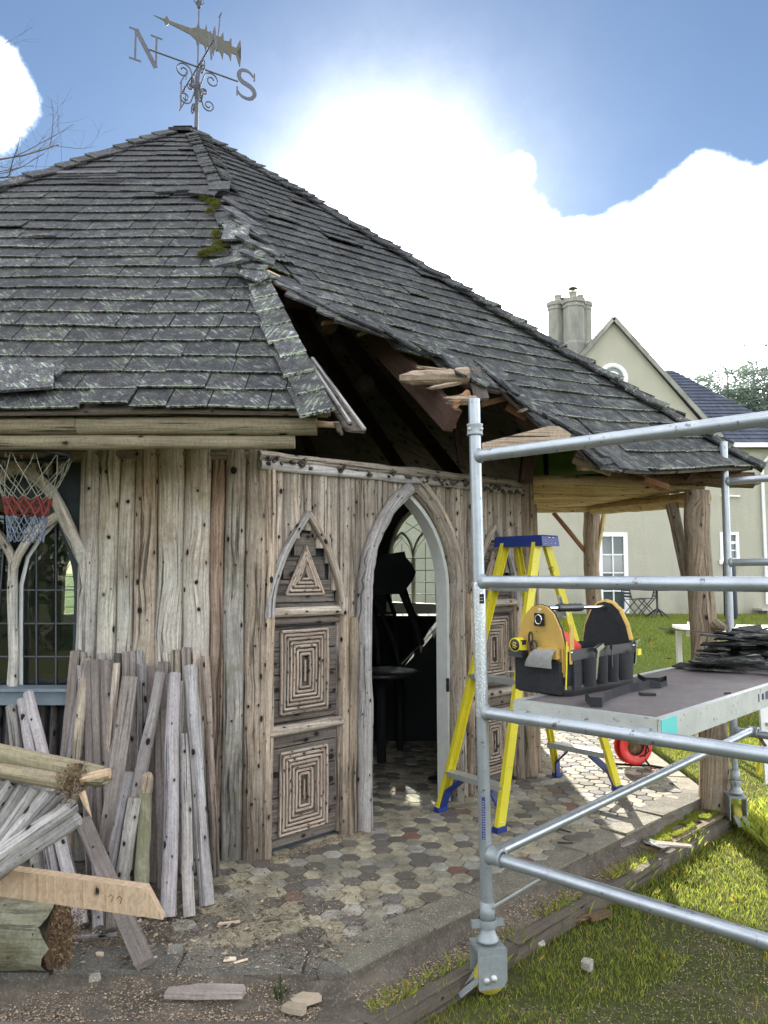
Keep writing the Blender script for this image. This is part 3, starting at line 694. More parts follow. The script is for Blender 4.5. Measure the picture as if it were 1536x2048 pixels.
# door arch limbs
for s in (-1, 1):
    l = arc(.78, 1.41, 2.07, 8, .045)
    pts = [WB(UC+s*.435, -.02, .07), WB(UC+s*.43, .5, .07), WB(UC+s*.44, 1.0, .07)]+[WB(UC-s*p[0]*-1 if False else UC+s*abs(p[0]), p[1], .07) for p in l]
    limb(pts, .052, M['grey'] if s < 0 else M['wallB'], wB, 'door_arch_limb', wob=.12, seg=12, r2=.042)
l = arc(.78, 1.41, 2.07, 8, .13)
limb([WB(UC+.53, .0, .05), WB(UC+.52, .7, .05)]+[WB(UC+abs(p[0]), p[1], .05) for p in l], .030, M['wallB'], wB, 'door_arch_limb', r2=.026)
m = MB(); l = arc(.78, 1.41, 2.07, 10, -.012)
for s in (-1, 1):
    pl = [(UC+s*.385, 0)]+[(UC+s*abs(p[0]), p[1]) for p in l]
    for k in range(len(pl)-1):
        a, b = pl[k], pl[k+1]; m.bar(WB(a[0], a[1], .0), WB(b[0], b[1], .0), .03 if s > 0 else .012, .10, up=NB)
m.build('door_frame', M['frame'], pav)
m = MB(); m.box(WB(1.53, .78, .052), (.012, .02, .09), UB, NB, Z_); m.bar(WB(1.53, .79, .06), WB(1.50, .79, .075), .010); m.build('door_latch', M['lead'], pav)
# top rails of wall B, knobbly
random.seed(8)
for (z, r, off, mt) in ((2.205, .030, .03, 'wallB'), (2.15, .026, .045, 'grey')):
    pole(WB(-.05, z, off), WB(LB+.06, z+.04, off), r, M[mt], wB, 'top_rail', n=26, wob=.3, bend=.008)
m = MB()
for k in range(60):
    uu = rnd(0, LB); m.tube([WB(uu, 2.18+rnd(-.03, .03), .04), WB(uu+rnd(-.01, .01), 2.18+rnd(-.03, .03), .085)], rnd(.008, .016), 5)
m.build('knot_stub', M['plank'], wB, kind='stuff')
pole(WB(LB+.0, 0, .02), WB(LB, 2.28, .02), .075, M['post'], wB, 'corner_post', n=10)
pole(WB(LB+.14, 0, -.02), WB(LB+.14, 2.1, -.02), .06, M['post'], wB, 'corner_post', n=10)
pole((1.33, 8.75, 0), (1.33, 8.75, 2.3), .11, M['post'], wB, 'corner_post', n=6)  # unseen post added to widen the wall's shadow on the patio
pole(WB(LB-.11, 0, .03), WB(LB-.11, 2.18, .03), .04, M['wallB'], wB, 'wall_pole', n=10)
# wall plate on other walls
for (a, b) in ((V2, V3), (V3, V4), (V4, V5), (V5, V6), (V6, V7), (V7, V0), (V0, V1)):
    h_ = 2.45 if a is V3 else 2.22; pole(a+Z_*h_, b+Z_*h_, .05, M['post'], pav, 'wall_plate', n=5)

# ================================================================== ROOF
random.seed(31)
AP = V((-1.86, 7.3, 5.88)); AP2 = V((-2.12, 7.3, 5.88))
E1 = V((-.25, 3.56, 2.31)); E2 = V((2.62, 5.40, 2.30)); E3 = V((2.62, 8.95, 2.36)); E4 = V((-.1, 10.7, 2.36)); E5 = V((-5.2, 10.7, 2.3)); E0 = V((-4.94, 3.56, 2.31))
class Facet:
    def __init__(s, Ea, Eb, Ta, Tb, sag=None):
        s.Ea, s.Eb = Ea, Eb; s.X = (Eb-Ea).normalized(); s.W = (Eb-Ea).length
        n = s.X.cross(Ta-Ea); s.N = n.normalized(); s.S = s.N.cross(s.X)
        if s.S.z < 0: s.N = -s.N; s.S = -s.S
        if s.N.z < 0: s.N = -s.N
        s.S = s.S if s.S.z > 0 else -s.S
        s.H = (Ta-Ea).dot(s.S); s.ta = (Ta-Ea).dot(s.X); s.tb = (Tb-Ea).dot(s.X); s.sag = sag
    def xl(s, y): return s.ta*y/s.H
    def xr(s, y): return s.W+(s.tb-s.W)*y/s.H
    def P(s, x, y, h=0):
        p = s.Ea+s.X*x+s.S*y+s.N*h
        if s.sag: p = p+s.sag(x, y)
        return p
    def inv(s, p): d = p-s.Ea; return (d.dot(s.X), d.dot(s.S))
    def px(s, px_, py_, h=0): return s.inv(onp(px_, py_, s.Ea+s.N*h, s.N))
FA = Facet(E0, E1, AP2, AP, sag=lambda x, y: V((0, 0, .02*noise.noise(V((x*.9, y*.9, 0))))))
def sagB(x, y):
    t = x/FB0.W; v = 1-y/FB0.H
    return V((0, 0, -.13*max(0, math.sin(math.pi*min(1, max(0, t))))**1.2*max(0, v)**3+.02*noise.noise(V((x, y, 4)))))
FB0 = Facet(E1, E2, AP, AP); FB = Facet(E1, E2, AP, AP, sag=sagB)
FC = Facet(E2, E3, AP, AP); FD = Facet(E3, E4, AP, AP); FE = Facet(E4, E5, AP, AP2); FH = Facet(E5, E0, AP2, AP2)
CUT = [(505, 505), (560, 552), (600, 585), (629, 602), (680, 640), (754, 662), (815, 690), (862, 692), (905, 725), (930, 752), (985, 752), (1018, 772), (1056, 808), (1105, 838), (1150, 862), (1180, 893), (1215, 912), (1222, 990)]
cut = [FB0.px(*p) for p in CUT]
KEEP = cut+[(FB0.W+.3, -.4), (FB0.W+.3, FB0.H+.3), (FB0.ta-.6, FB0.H+.3), (FB0.ta-.9, FB0.H-.2)]
def keepB(x, y): return inside(KEEP, x, y)
roof_m = MB()
def underlay(F, keep=None, n=30):
    for j in range(n):
        y0, y1 = F.H*j/n, F.H*(j+1)/n
        for i in range(n):
            a0 = lerp(F.xl(y0), F.xr(y0), i/n); a1 = lerp(F.xl(y0), F.xr(y0), (i+1)/n); b0 = lerp(F.xl(y1), F.xr(y1), i/n); b1 = lerp(F.xl(y1), F.xr(y1), (i+1)/n)
            if keep and not (keep(a0, y0-.0) and keep(a1, y0) and keep(b0, y1) and keep(b1, y1)): continue
            vs = [F.P(a0, y0, -.012), F.P(a1, y0, -.012), F.P(b1, y1, -.012), F.P(b0, y1, -.012), F.P(a0, y0, -.03), F.P(a1, y0, -.03), F.P(b1, y1, -.03), F.P(b0, y1, -.03)]
            roof_m.add(vs, [(0, 1, 2, 3), (7, 6, 5, 4), (0, 4, 5, 1), (1, 5, 6, 2), (2, 6, 7, 3), (3, 7, 4, 0)], [(v.y, v.x) for v in vs])
underlay(FB, keepB, 36)
for F in (FA, FC, FD, FE, FH): underlay(F, None, 6)
roof = roof_m.build('roof', M['plank'], pav)
tiles = []
def shingle_verts(F, x0, x1, y0, y1, h0=.027, th=.011, h1=.006, jit=.004, lift=0.):
    a0 = max(x0, F.xl(y1)); a1 = min(x1, F.xr(y1))
    if a1 <= a0: mid = (max(x0, F.xl(y1))+min(x1, F.xr(y1)))/2; a0, a1 = mid-.004, mid+.004
    j = [rnd(-jit, jit) for _ in range(6)]; g = .003
    T = [F.P(x0+g, y0+j[0], h0+j[2]+lift), F.P(x1-g, y0+j[1], h0+j[3]+lift), F.P(a1-g, y1, h1), F.P(a0+g, y1, h1)]
    Bm = [F.P(x0+g, y0+j[0]+.004, h0+j[2]+lift-th), F.P(x1-g, y0+j[1]+.004, h0+j[3]+lift-th), F.P(a1-g, y1, h1-.006), F.P(a0+g, y1, h1-.006)]
    return T+Bm
SF = [(0, 1, 2, 3), (7, 6, 5, 4), (0, 4, 5, 1), (1, 5, 6, 2), (3, 7, 4, 0)]
def lay(F, keep=None, e=.167, wmin=.15, wmax=.34, dmg=None):
    n = int(F.H/e); e = F.H/n
    for k in range(n):
        y0 = k*e-.02; y1 = y0+e*1.55; xa, xb = F.xl(max(0, y0)), F.xr(max(0, y0)); x = xa-rnd(0, .1)
        if F is FH: pass
        while x < xb-.02:
            w = rnd(wmin, wmax); x0, x1 = max(x, xa), min(x+w, xb); x += w
            if x1-x0 < .03: continue
            if keep:
                if not keep((x0+x1)/2, max(.02, y0+.01)): continue
            d = dmg((x0+x1)/2, y0) if dmg else 0
            vs = shingle_verts(F, x0, x1, y0+rnd(-.006, .006)-d*rnd(0, .05), y1, jit=.0045+d*.02, lift=d*rnd(-.03, .03)+(rnd(.004, .02) if random.random() < .05 else 0))
            uo = rnd(0, 80); uvs = [(uo+x0, 0), (uo+x1, 0), (uo+x1, 1), (uo+x0, 1)]*2
            p = [proj(v) for v in vs[:4]]; cx = sum(q[0] for q in p)/4; cy = sum(q[1] for q in p)/4
            ar = abs(sum(p[i][0]*p[(i+1) % 4][1]-p[(i+1) % 4][0]*p[i][1] for i in range(4)))/2
            vis = F in (FA, FB) and -10 < cx < 1546
            g = rnd(.68, 1.12)
            if random.random() < .07: g *= 1.35
            tiles.append(((ar if vis else 0), vs, uvs, (g*rnd(.97, 1.02), g, g*rnd(.98, 1.06))))
def dmgB(x, y):
    a = min(((x-c[0])**2+(y-c[1])**2)**.5 for c in cut); return max(0, 1-a/.30)
lay(FA, None); lay(FB, keepB, dmg=dmgB)
for F in (FC, FD, FE, FH): lay(F, None, wmin=.25, wmax=.45)
tiles.sort(key=lambda t: -t[0])
mass = MB()
for k, (ar, vs, uvs, g) in enumerate(tiles):
    if k < 300: MB().add(vs, SF, uvs, tint=g).build('roof_shingle', M['shingle'], roof)
    else: mass.add(vs, SF, uvs, tint=g)
mass.build('roof_shingle_mass', M['shingle'], roof, kind='stuff')
# hip cappings
def hipcaps(a, b, Fl, Fr, n, wid, t0=0., t1=1., mat='shingle', wmul=1., sides=(1, 1), jit=.01, tint=(.8, 1.2), name='hip_shingle', objs=True):
    d = (b-a).normalized(); acc = MB()
    for k in range(n):
        t = lerp(t0, t1, k/n); tn = lerp(t0, t1, (k+1.45)/n)
        p = a.lerp(b, t); q = a.lerp(b, min(tn, 1.02))
        for F, s in ((Fl, sides[0]), (Fr, sides[1])):
            if not s: continue
            sd_ = F.X if F is Fr else -F.X
            side = (sd_-d*sd_.dot(d)).normalized(); N_ = F.N
            w = wid*rnd(.9, 1.1); h = .062+rnd(-jit, jit); g = rnd(*tint)
            # q is nearer the eave: its end rides over the next course
            T = [q+N_*h, q+side*w+N_*(h-.012), p+side*w+N_*.034, p+N_*.040]; Bq = [v-N_*.014 for v in T]
            uo = rnd(0, 50); uvs = [(uo, 0), (uo+w, 0), (uo+w, 1), (uo, 1)]*2
            m = MB() if objs else acc; m.add(T+Bq, SF+[(2, 6, 7, 3)], uvs, tint=g)
            if objs: m.build(name, M[mat], roof)
    if not objs: acc.build(name, M[mat], roof, kind='stuff')
hipcaps(AP, E1, FA, FB, 17, .10, .02, .36, jit=.012)                      # upper part, both sides
hipcaps(AP, E1, FA, FB, 15, .15, .47, 1.0, sides=(1, 0), jit=.006, tint=(1.0, 1.9))
hipcaps(AP, E2, FB, FC, 46, .10, 0, 1.0, jit=.018, tint=(.7, 1.2), objs=False, name='hip_shingle_run')
hipcaps(AP2, E0, FH, FA, 34, .12, 0, 1.0, jit=.02, tint=(.8, 1.4), objs=False, name='hip_shingle_run')
MB().bar(AP2+Z_*.025, AP+Z_*.02+X_*.03, .10, .03, tint=.7).build('ridge_board', M['shingle'], roof)
# displaced shingles along the broken hip
random.seed(44)
def loose(px, py, w, l, rot, F, h=.07, tint=1.2, name='loose_shingle', tilt=0):
    O = onp(px, py, F.Ea+F.N*h, F.N); c, s = math.cos(R_(rot)), math.sin(R_(rot))
    X = F.X*c+F.S*s; Y = F.S*c-F.X*s; Nn = (F.N+X*tilt).normalized(); X = (X-Nn*X.dot(Nn)).normalized()
    m = MB(); uo = rnd(0, 40); pl = [(-w/2, -l/2), (w/2, -l/2+rnd(-.02, .02)), (w/2*rnd(.8, 1), l/2), (-w/2, l/2+rnd(-.02, .02))]
    m.prism(pl, O, X, Y, Nn, -.007, .007, tint=tint, uvs2=[(uo, .2), (uo+w, .2), (uo+w, 1), (uo, 1)]); m.build(name, M['shingle'], roof)
for a in ((472, 466, .17, .26, 3, FA, .08, 2.6), (478, 517, .10, .34, -58, FA, .13, 2.0), (440, 372, .16, .20, 5, FA, .08, 1.4), (410, 382, .22, .16, -12, FA, .07, 1.1), (392, 377, .30, .10, 6, FA, .06, 1.2), (350, 380, .30, .10, 4, FA, .05, 1.4),
          (482, 432, .12, .30, 28, FB, .06, 2.0), (500, 455, .10, .25, 35, FB, .07, 1.5), (520, 492, .10, .30, 48, FB, .08, 1.4), (512, 470, .09, .26, 40, FB, .06, .9), (470, 408, .10, .22, 30, FB, .06, 1.5), (498, 425, .10, .2, 40, FB, .05, 1.3),
          (500, 530, .24, .12, -20, FA, .09, 2.0), (510, 548, .20, .12, -35, FA, .08, 2.2), (520, 515, .12, .2, 60, FB, .10, 1.6), (545, 505, .14, .14, 20, FB, .07, 1.1), (456, 400, .1, .12, 0, FA, .05, .8),
          (38, 755, .36, .26, 8, FA, .055, 2.0), (100, 742, .12, .10, -20, FA, .05, 1.6), (85, 470, .20, .05, -8, FA, .05, 1.6), (60, 472, .10, .05, 10, FA, .05, 2.2), (175, 345, .5, .05, 3, FA, .045, 2.2), (225, 355, .4, .04, 3, FA, .045, 1.8)):
    loose(*a)
for (px, py, w, l, rot, tint) in ((640, 612, .12, .42, 62, 1.2), (700, 640, .14, .45, 66, 1.3), (735, 655, .12, .40, 72, 1.0), (800, 670, .14, .38, 66, 1.0), (905, 722, .10, .34, 30, 1.4), (930, 735, .08, .30, 24, 1.1), (985, 745, .22, .20, 10, 1.2), (1150, 865, .20, .24, 4, .9), (1195, 905, .20, .24, 12, .8), (1240, 915, .26, .24, 6, .8), (600, 585, .10, .34, 52, 1.6), (560, 560, .08, .30, 50, 1.7)):
    loose(px, py, w, l, rot, FB0, .03, tint, tilt=rnd(-.1, .1))
for k in range(len(CUT)-3):                                            # ragged pieces hanging at the torn edge
    for q_ in (.2, .65):
        px_ = lerp(CUT[k][0], CUT[k+1][0], q_)+rnd(-5, 5); py_ = lerp(CUT[k][1], CUT[k+1][1], q_)+rnd(-12, 2)
        if k < 2: continue
        loose(px_, py_, rnd(.05, .13), rnd(.16, .34), rnd(20, 75) if px_ < 900 else rnd(-10, 40), FB0, rnd(.0, .05), rnd(.5, 1.3), tilt=rnd(-.25, .25))
for k in range(7):
    px_, py_ = ((690, 655), (770, 668), (842, 700), (915, 742), (1000, 762), (1075, 826), (1165, 888))[k]
    a_ = onp(px_-8, py_-14, FB0.Ea-FB0.N*.03, FB0.N); MB().bar(a_, a_+V((-.10+rnd(-.05, .03), -.06, -.05+rnd(-.04, .02))), .035, .015, jit=.004).build('batten_end', M['splinter' if k % 2 else 'orange'], roof)
# moss cushions
def moss(px, py, w, h, F, nm='moss_cushion'):
    O = onp(px, py, F.Ea+F.N*.04, F.N); m = MB()
    for k in range(500):
        a = rnd(0, 6.28); r = math.sqrt(random.random())*rnd(.6, 1.3); p = O+F.X*math.cos(a)*r*w+F.S*math.sin(a)*r*h+F.N*max(0, 1-r*r)*.02
        b = .006; d = V((rnd(-1, 1), rnd(-1, 1), rnd(0, 1)))*b*1.6; e = V((rnd(-1, 1), rnd(-1, 1), rnd(-1, 1)))*b
        m.add([p, p+e, p+d+F.N*b*2], [(0, 1, 2)], tint=(rnd(1.3, 2.3), rnd(1.1, 1.7), rnd(.6, 1.0)))
    m.build(nm, M['weed'], roof, kind='stuff')
for q_ in ((430, 503, .07, .035), (415, 508, .06, .03), (440, 490, .05, .05), (432, 470, .03, .06), (405, 512, .03, .02), (425, 405, .05, .03), (410, 398, .04, .03), (432, 412, .04, .05), (420, 425, .03, .03)): moss(*q_, FA)
# battens and rafters seen in the hole
random.seed(3)
def pB(px, py, h): return onp(px, py, FB0.Ea+FB0.N*h, FB0.N)
def beam(a, b, w, d, mat, name='rafter', **kw): return MB().bar(a, b, w, d, up=FB0.N, jit=.003).build(name, M[mat], roof, **kw)
beam(pB(560, 470, -.12), pB(906, 842, -.18), .06, .15, 'dark', label='broken rafter ending in a torn stump')
beam(pB(575, 600, -.16), pB(690, 612, -.30), .05, .10, 'dark', 'collar_beam')
beam(pB(530, 545, -.02), pB(640, 600, -.02), .10, .02, 'fresh', 'batten'); beam(pB(545, 560, -.05), pB(655, 620, -.05), .09, .025, 'orange', 'batten')
for (x_, y0_, y1_) in ((3.4*.52, .45, 3.6), (3.4*.72, .15, 2.6), (3.4*.88, .1, 1.6)): MB().bar(FB0.P(x_, y0_, -.17), FB0.P(x_+(FB0.ta-x_)*0, y1_, -.14), .07, .14, up=FB0.N).build('rafter', M['dark'], roof)
for (a, b) in (((-1.86, 7.3, 5.7), (1.0, 8.6, 2.4)), ((-1.86, 7.3, 5.7), (-.69, 10.2, 2.4)), ((-1.9, 7.3, 5.7), (-3.1, 10.2, 2.4)), ((-1.9, 7.3, 5.7), (-1.9, 10.3, 2.5)), ((-1.9, 7.3, 5.7), (.4, 9.3, 2.5)), ((-1.9, 7.3, 5.7), (-4.6, 8.5, 2.4))):
    MB().bar(V(a), V(b), .06, .14).build('rafter', M['dark'], roof)
for zz in (2.35,): 
    MB().bar(V((-3.1, 6.2, zz)), V((.4, 6.6, zz)), .08, .16).build('tie_beam', M['dark'], roof)
MB().bar(at(905, 800, 5.6), at(925, 935, 5.6), .09, .05).build('roof_strut', M['dark'], roof)
MB().bar(at(1068, 820, 5.9), at(1050, 965, 5.9), .12, .09).build('roof_strut', M['dark'], roof)
for (px, py, Y, r) in ((655, 645, 5.2, .075), (730, 765, 6.2, .075)):
    MB().lathe([(0, 0), (r, .0), (r, .05), (0, .05)], at(px, py, Y), V((.1, -.9, -.4)), 16).build('log_end', M['plank'], roof)
# eave logs on wall A side
random.seed(9)
YE = 3.66
def eavelog(px0, px1, pyl, r, nm='eave_log'):
    a = at(px0, pyl, YE); b = at(px1, pyl, YE); return pole(a, b, r, M['log'], roof, nm, n=24, wob=.05, bend=.006, seg=14)
eavelog(-700, 157, 851, .044); eavelog(158, 634, 852, .044)
p_ = pole(at(-700, 887, YE+.01), at(590, 884, YE+.01), .040, M['log'], roof, 'eave_log', n=26, wob=.07, seg=14, r2=.034)
MB().bar(at(-700, 829, YE), at(655, 829, YE), .05, .02).build('eave_batten', M['log'], roof)
# splintered pieces
def splinter(a, b, r, name, label=None, mat='splinter', ends=(0, 1), seg=11, parent=roof, jag=.35, flat=.75):
    a, b = V(a), V(b); d = (b-a); L = d.length; d.normalize(); X = Z_.cross(d).normalized() if abs(d.z) < .9 else X_; Y = d.cross(X); n = 9; vs = []; uvs = []; s = rnd(0, 99)
    off = [[rnd(0, jag*L) if e else 0 for _ in range(seg)] for e in ends]
    for i in range(n):
        for k in range(seg+1):
            kk = k % seg; ang = 2*math.pi*kk/seg; t = i/(n-1)
            lo, hi = off[0][kk], L-off[1][kk]; p = a+d*lerp(lo, hi, t); rr = r*(1+.35*noise.noise(V((s, t*3, kk*.7))))
            if (ends[1] and i == n-1) or (ends[0] and i == 0): rr *= .55
            vs.append(p+X*math.cos(ang)*rr+Y*math.sin(ang)*rr*flat); uvs.append((s+kk*.03, t*L))
    fs = [(i*(seg+1)+k, i*(seg+1)+k+1, (i+1)*(seg+1)+k+1, (i+1)*(seg+1)+k) for i in range(n-1) for k in range(seg)]
    fs += [tuple(range(seg))[::-1], tuple((n-1)*(seg+1)+k for k in range(seg))]
    m = MB(); m.add(vs, fs, uvs, smooth=False); return m.build(name, M[mat], parent, label=label)
splinter(at(935, 752, 4.55), at(797, 757, 4.5), .062, 'broken_eave_log', 'splintered pale log end sticking into the hole', jag=.18)
splinter(at(900, 742, 4.5), at(828, 733, 4.5), .012, 'splinter', ends=(1, 1)); splinter(at(925, 765, 4.5), at(850, 778, 4.48), .018, 'splinter', ends=(1, 1))
splinter(at(950, 800, 4.5), at(885, 800, 4.45), .035, 'splinter', ends=(0, 1)); splinter(at(935, 785, 4.5), at(900, 818, 4.45), .028, 'splinter', mat='orange', ends=(0, 1))
splinter(at(898, 820, 4.6), at(908, 858, 4.6), .022, 'splinter', mat='rot', ends=(0, 1)); splinter(at(890, 700, 4.9), at(818, 680, 4.9), .022, 'splinter', ends=(1, 1)); splinter(at(880, 712, 4.9), at(850, 704, 4.9), .008, 'splinter', ends=(1, 1))
splinter(at(628, 848, 3.66), at(690, 850, 3.62), .020, 'splinter', mat='fresh', jag=.12); splinter(at(672, 845, 3.6), at(684, 872, 3.6), .014, 'splinter', mat='plank')
MB().bar(at(948, 738, 4.6), at(962, 800, 4.5), .085, .02, up=V((0, -1, 0)), jit=.006, tint=.45).build('broken_board', M['greyboard'], roof, label='dark torn board hanging over the scaffold pole')
MB().bar(at(962, 810, 4.9), at(1040, 788, 4.95), .03, .035, up=V((0, -1, 0))).build('batten', M['orange'], roof)
MB().bar(at(1020, 800, 4.95), at(1200, 905, 5.0), .14, .04, up=V((0, -1, 0)), jit=.004).build('batten', M['orange'], roof)
m = MB(); P_ = [at(965, 902, 4.3), at(962, 888, 4.3), at(1092, 857, 4.35), at(1112, 858, 4.35), at(1135, 873, 4.35), at(1128, 905, 4.35), at(1000, 905, 4.3)]
o = P_[0]; m.prism([((p-o).x, (p-o).z) for p in P_], o, X_, Z_, V((0, -1, 0)), 0, .03, swap=True); m.build('fascia_board', M['splinter'], roof, label='pale broken fascia board behind the top scaffold tube')
m = MB(); P_ = [at(622, 716, 3.9), at(640, 735, 3.86), at(730, 860, 3.5), at(700, 858, 3.52), at(690, 855, 3.55), at(655, 800, 3.7)]
vs = P_+[p+V((.0, .012, -.014)) for p in P_]; n = len(P_); m.add(vs, [tuple(range(n)), tuple(range(n, 2*n))[::-1]]+[(i, (i+1) % n, n+(i+1) % n, n+i) for i in range(n)], [(v.z, v.x) for v in vs]); m.build('verge_board', M['plank'], roof)
MB().bar(at(624, 716, 3.88), at(729, 859, 3.48), .016, .012).build('verge_strip', M['grey'], roof); MB().bar(at(618, 722, 3.88), at(700, 845, 3.53), .014, .012).build('verge_strip', M['grey'], roof)

# ================================================================== VERANDA
random.seed(15)
P1b = V((2.28, 5.47, -.1)); P1t = V((2.22, 5.42, 2.13)); P2b = V((2.53, 9.25, -.05)); P2t = V((2.50, 9.25, 2.33))
limb([P1b, V((2.29, 5.46, .35)), V((2.26, 5.46, .8)), V((2.24, 5.45, 1.3)), V((2.21, 5.43, 1.8)), P1t], .105, M['post'], pav, 'veranda_post', seg=16, wob=.07, r2=.082)
limb([P2b, V((2.52, 9.25, .8)), V((2.49, 9.25, 1.6)), P2t], .085, M['post'], pav, 'veranda_post', seg=14, wob=.08, r2=.098)
for (a, b, r) in ((V((2.33, 5.40, .62)), V((2.47, 5.33, .66)), .02), (V((2.2, 5.38, .60)), V((2.06, 5.32, .62)), .02), (V((2.28, 5.38, 1.17)), V((2.42, 5.36, 1.20)), .035), (V((2.26, 5.3, 1.2)), V((2.3, 5.22, 1.18)), .03)): MB().tube([a, b], [r*1.3, r*.7], 7, wob=.2).build('branch_stub', M['post'], pav)
pole(V((2.10, 5.6, 2.05)), V((2.18, 5.52, 1.45)), .042, M['post'], pav, 'knee_brace', n=5)
pole(V((2.02, 9.2, 2.27)), V((2.42, 9.25, 1.80)), .026, M['orange'], pav, 'knee_brace', n=6); pole(V((2.64, 9.2, 2.27)), V((2.55, 9.2, 1.85)), .03, M['ceiling'], pav, 'knee_brace', n=5)
pole(V((2.24, 5.38, 2.07)), P2t+V((0, .1, -.02)), .062, M['ceiling'], pav, 'veranda_beam', n=16, wob=.12)
pole(P2t+V((.1, 0, 0)), V((1.05, 8.7, 2.27)), .055, M['ceiling'], pav, 'veranda_beam', n=8)
pole(V((1.9, 5.5, 2.24)), V((2.62, 5.42, 2.20)), .055, M['rot'], pav, 'veranda_beam', n=8, wob=.25)
NCP = 26
for k in range(NCP):
    t = k/(NCP-1); a = V((1.13, lerp(6.12, 8.75, t), lerp(2.285, 2.30, t)+rnd(-.006, .006))); b = V((lerp(2.30, 2.62, t), lerp(5.50, 9.2, t)+rnd(-.02, .02), lerp(2.19, 2.40, t)+rnd(-.008, .008)))
    pole(a, b, .044+rnd(0, .010), M['ceiling'], pav, 'ceiling_pole', n=8, wob=.10, bend=.008, seg=10, flat=1.)
MB().tube([V((1.25, 6.15, 2.30)), V((1.6, 5.9, 2.3)), V((2.0, 5.62, 2.28))], .012, 6).build('cable', M['bark'], pav)
splinter(V((2.40, 5.45, 2.22)), V((2.68, 5.40, 2.20)), .06, 'rotten_beam_end', 'rotten brown beam end at the roof corner', mat='rot', parent=pav)
splinter(V((1.55, 5.25, 2.24)), V((1.75, 5.1, 2.16)), .03, 'splinter', mat='rot')
MB().bar(at(1250, 948, 5.2), at(1330, 975, 5.3), .09, .04).build('batten', M['orange'], roof)
MB().bar(at(1150, 912, 5.1), at(1225, 938, 5.0), .10, .03, up=V((0, -1, 0))).build('batten', M['splinter'], roof)
MB().bar(at(1165, 935, 5.6), at(1215, 905, 5.3), .10, .05).build('rafter', M['fresh'], roof)

# green hull stored above the ceiling poles
hull = top('stored_canoe', 'green curved hull with black bands lying above the veranda ceiling poles', 'canoe', (1.9, 7.2, 2.36))
def hullm():
    A = V((1.25, 7.25, 2.62)); B = V((3.4, 7.0, 2.56)); B = V((2.55, 6.9, 2.56)); d = (B-A); X = d.normalized(); Yh = V((-X.y, X.x, 0)); n = 18; sg = 18
    def pt(t, a, k=1.0):
        w = .30*math.sqrt(max(0.001, 1-(2*t-1)**4)); h = .24*math.sqrt(max(.001, 1-(2*t-1)**4))
        return A+d*t+Yh*math.cos(a)*w*k-Z_*math.sin(a)*h*k
    m = MB(); vs = []; 
    for i in range(n+1):
        for k in range(sg): vs.append(pt(i/n, 2*math.pi*k/sg))
    m.add(vs, [(i*sg+k, i*sg+(k+1) % sg, (i+1)*sg+(k+1) % sg, (i+1)*sg+k) for i in range(n) for k in range(sg)], smooth=True); m.build('hull', M['canoe'], hull)
    for t in (.22, .62):
        q = MB(); q.tube([pt(t, 2*math.pi*k/24, 1.02) for k in range(24)], .016, 5, closed=True, flat=1.5); q.build('strap', M['black'], hull)
hullm()
# ================================================================== SCAFFOLD TOWER
random.seed(61)
S0 = V((.425, 3.29, 0)); EV = V((.725, -.689, 0)); S1 = V((2.37, 5.32, 0)); TV = (S1-S0).normalized()
sc = top('scaffold_tower', 'galvanised tube scaffold tower on castors in front of the door wall', 'scaffold', (.425, 3.29, -.17))
def tubeobj(a, b, r, name, mat='galv', parent=sc, n=8, label=None):
    a, b = V(a), V(b); m = MB(); m.tube([a.lerp(b, i/(n-1)) for i in range(n)], r, 18); return m.build(name, M[mat], parent, label=label)
RT = .0255
LEAN = V((-.035, .0, 0))
def stand(P, z0, z1, lean=V((0, 0, 0))):
    tubeobj(P+Z_*z0, P+Z_*z1+lean, RT, 'standard'); 
stand(S0, .12, 2.30, LEAN); stand(S0+EV*1.3, .12, 2.9); stand(S1, .35, 2.46); stand(S1+EV*1.3, .35, 2.9)
def sat(z): return S0+Z_*z+LEAN*((z-.12)/2.2)
MB().lathe([(.0275, 0), (.0275, .55), (.0265, .56), (.0255, .56)], sat(.95)-V((0, 0, 0)), (LEAN+Z_*2.2), 18).build('scraped_sleeve', M['galvworn'], sc)
def coupl(P, ax, r=.034, h=.05, name='coupler', bolt=True):
    m = MB(); m.lathe([(RT, -h/2), (r, -h/2), (r+.002, -h/2+.004), (r-.001, -h/2+.010), (r-.001, h/2-.010), (r+.002, h/2-.004), (r, h/2), (RT, h/2)], P, ax, 20)
    o = m.build(name, M['cast'], sc)
    if bolt:
        b = MB(); s = ax.orthogonal().normalized()
        for k in (-1, 1): b.lathe([(0, .002), (.007, .002), (.007, -.004)], P+V((k*r*.8, -r*.75, .0)), V((k*.6, -.8, 0)), 8)
        b.build('bolt', M['alu'], o)
    return o
coupl(sat(2.165), Z_)
for zt, l in ((2.05, 1.3), (1.512, 1.3), (.967, 1.3), (.385, 1.3)):
    a = sat(zt); tubeobj(a+EV*.012, a+EV*l, RT, 'ledger')
    MB().lathe([(.0255, .018), (.034, .006), (.030, -.004)], a+EV*.018, EV, 18).build('weld', M['cast'], sc)
for zt in (2.18, 1.62, 1.08, .48):
    a = S1+Z_*zt; tubeobj(a+EV*.01, a+EV*1.3, RT, 'ledger'); MB().lathe([(.0255, .02), (.034, .006), (.030, -.004)], a+EV*.018, EV, 18).build('weld', M['cast'], sc)
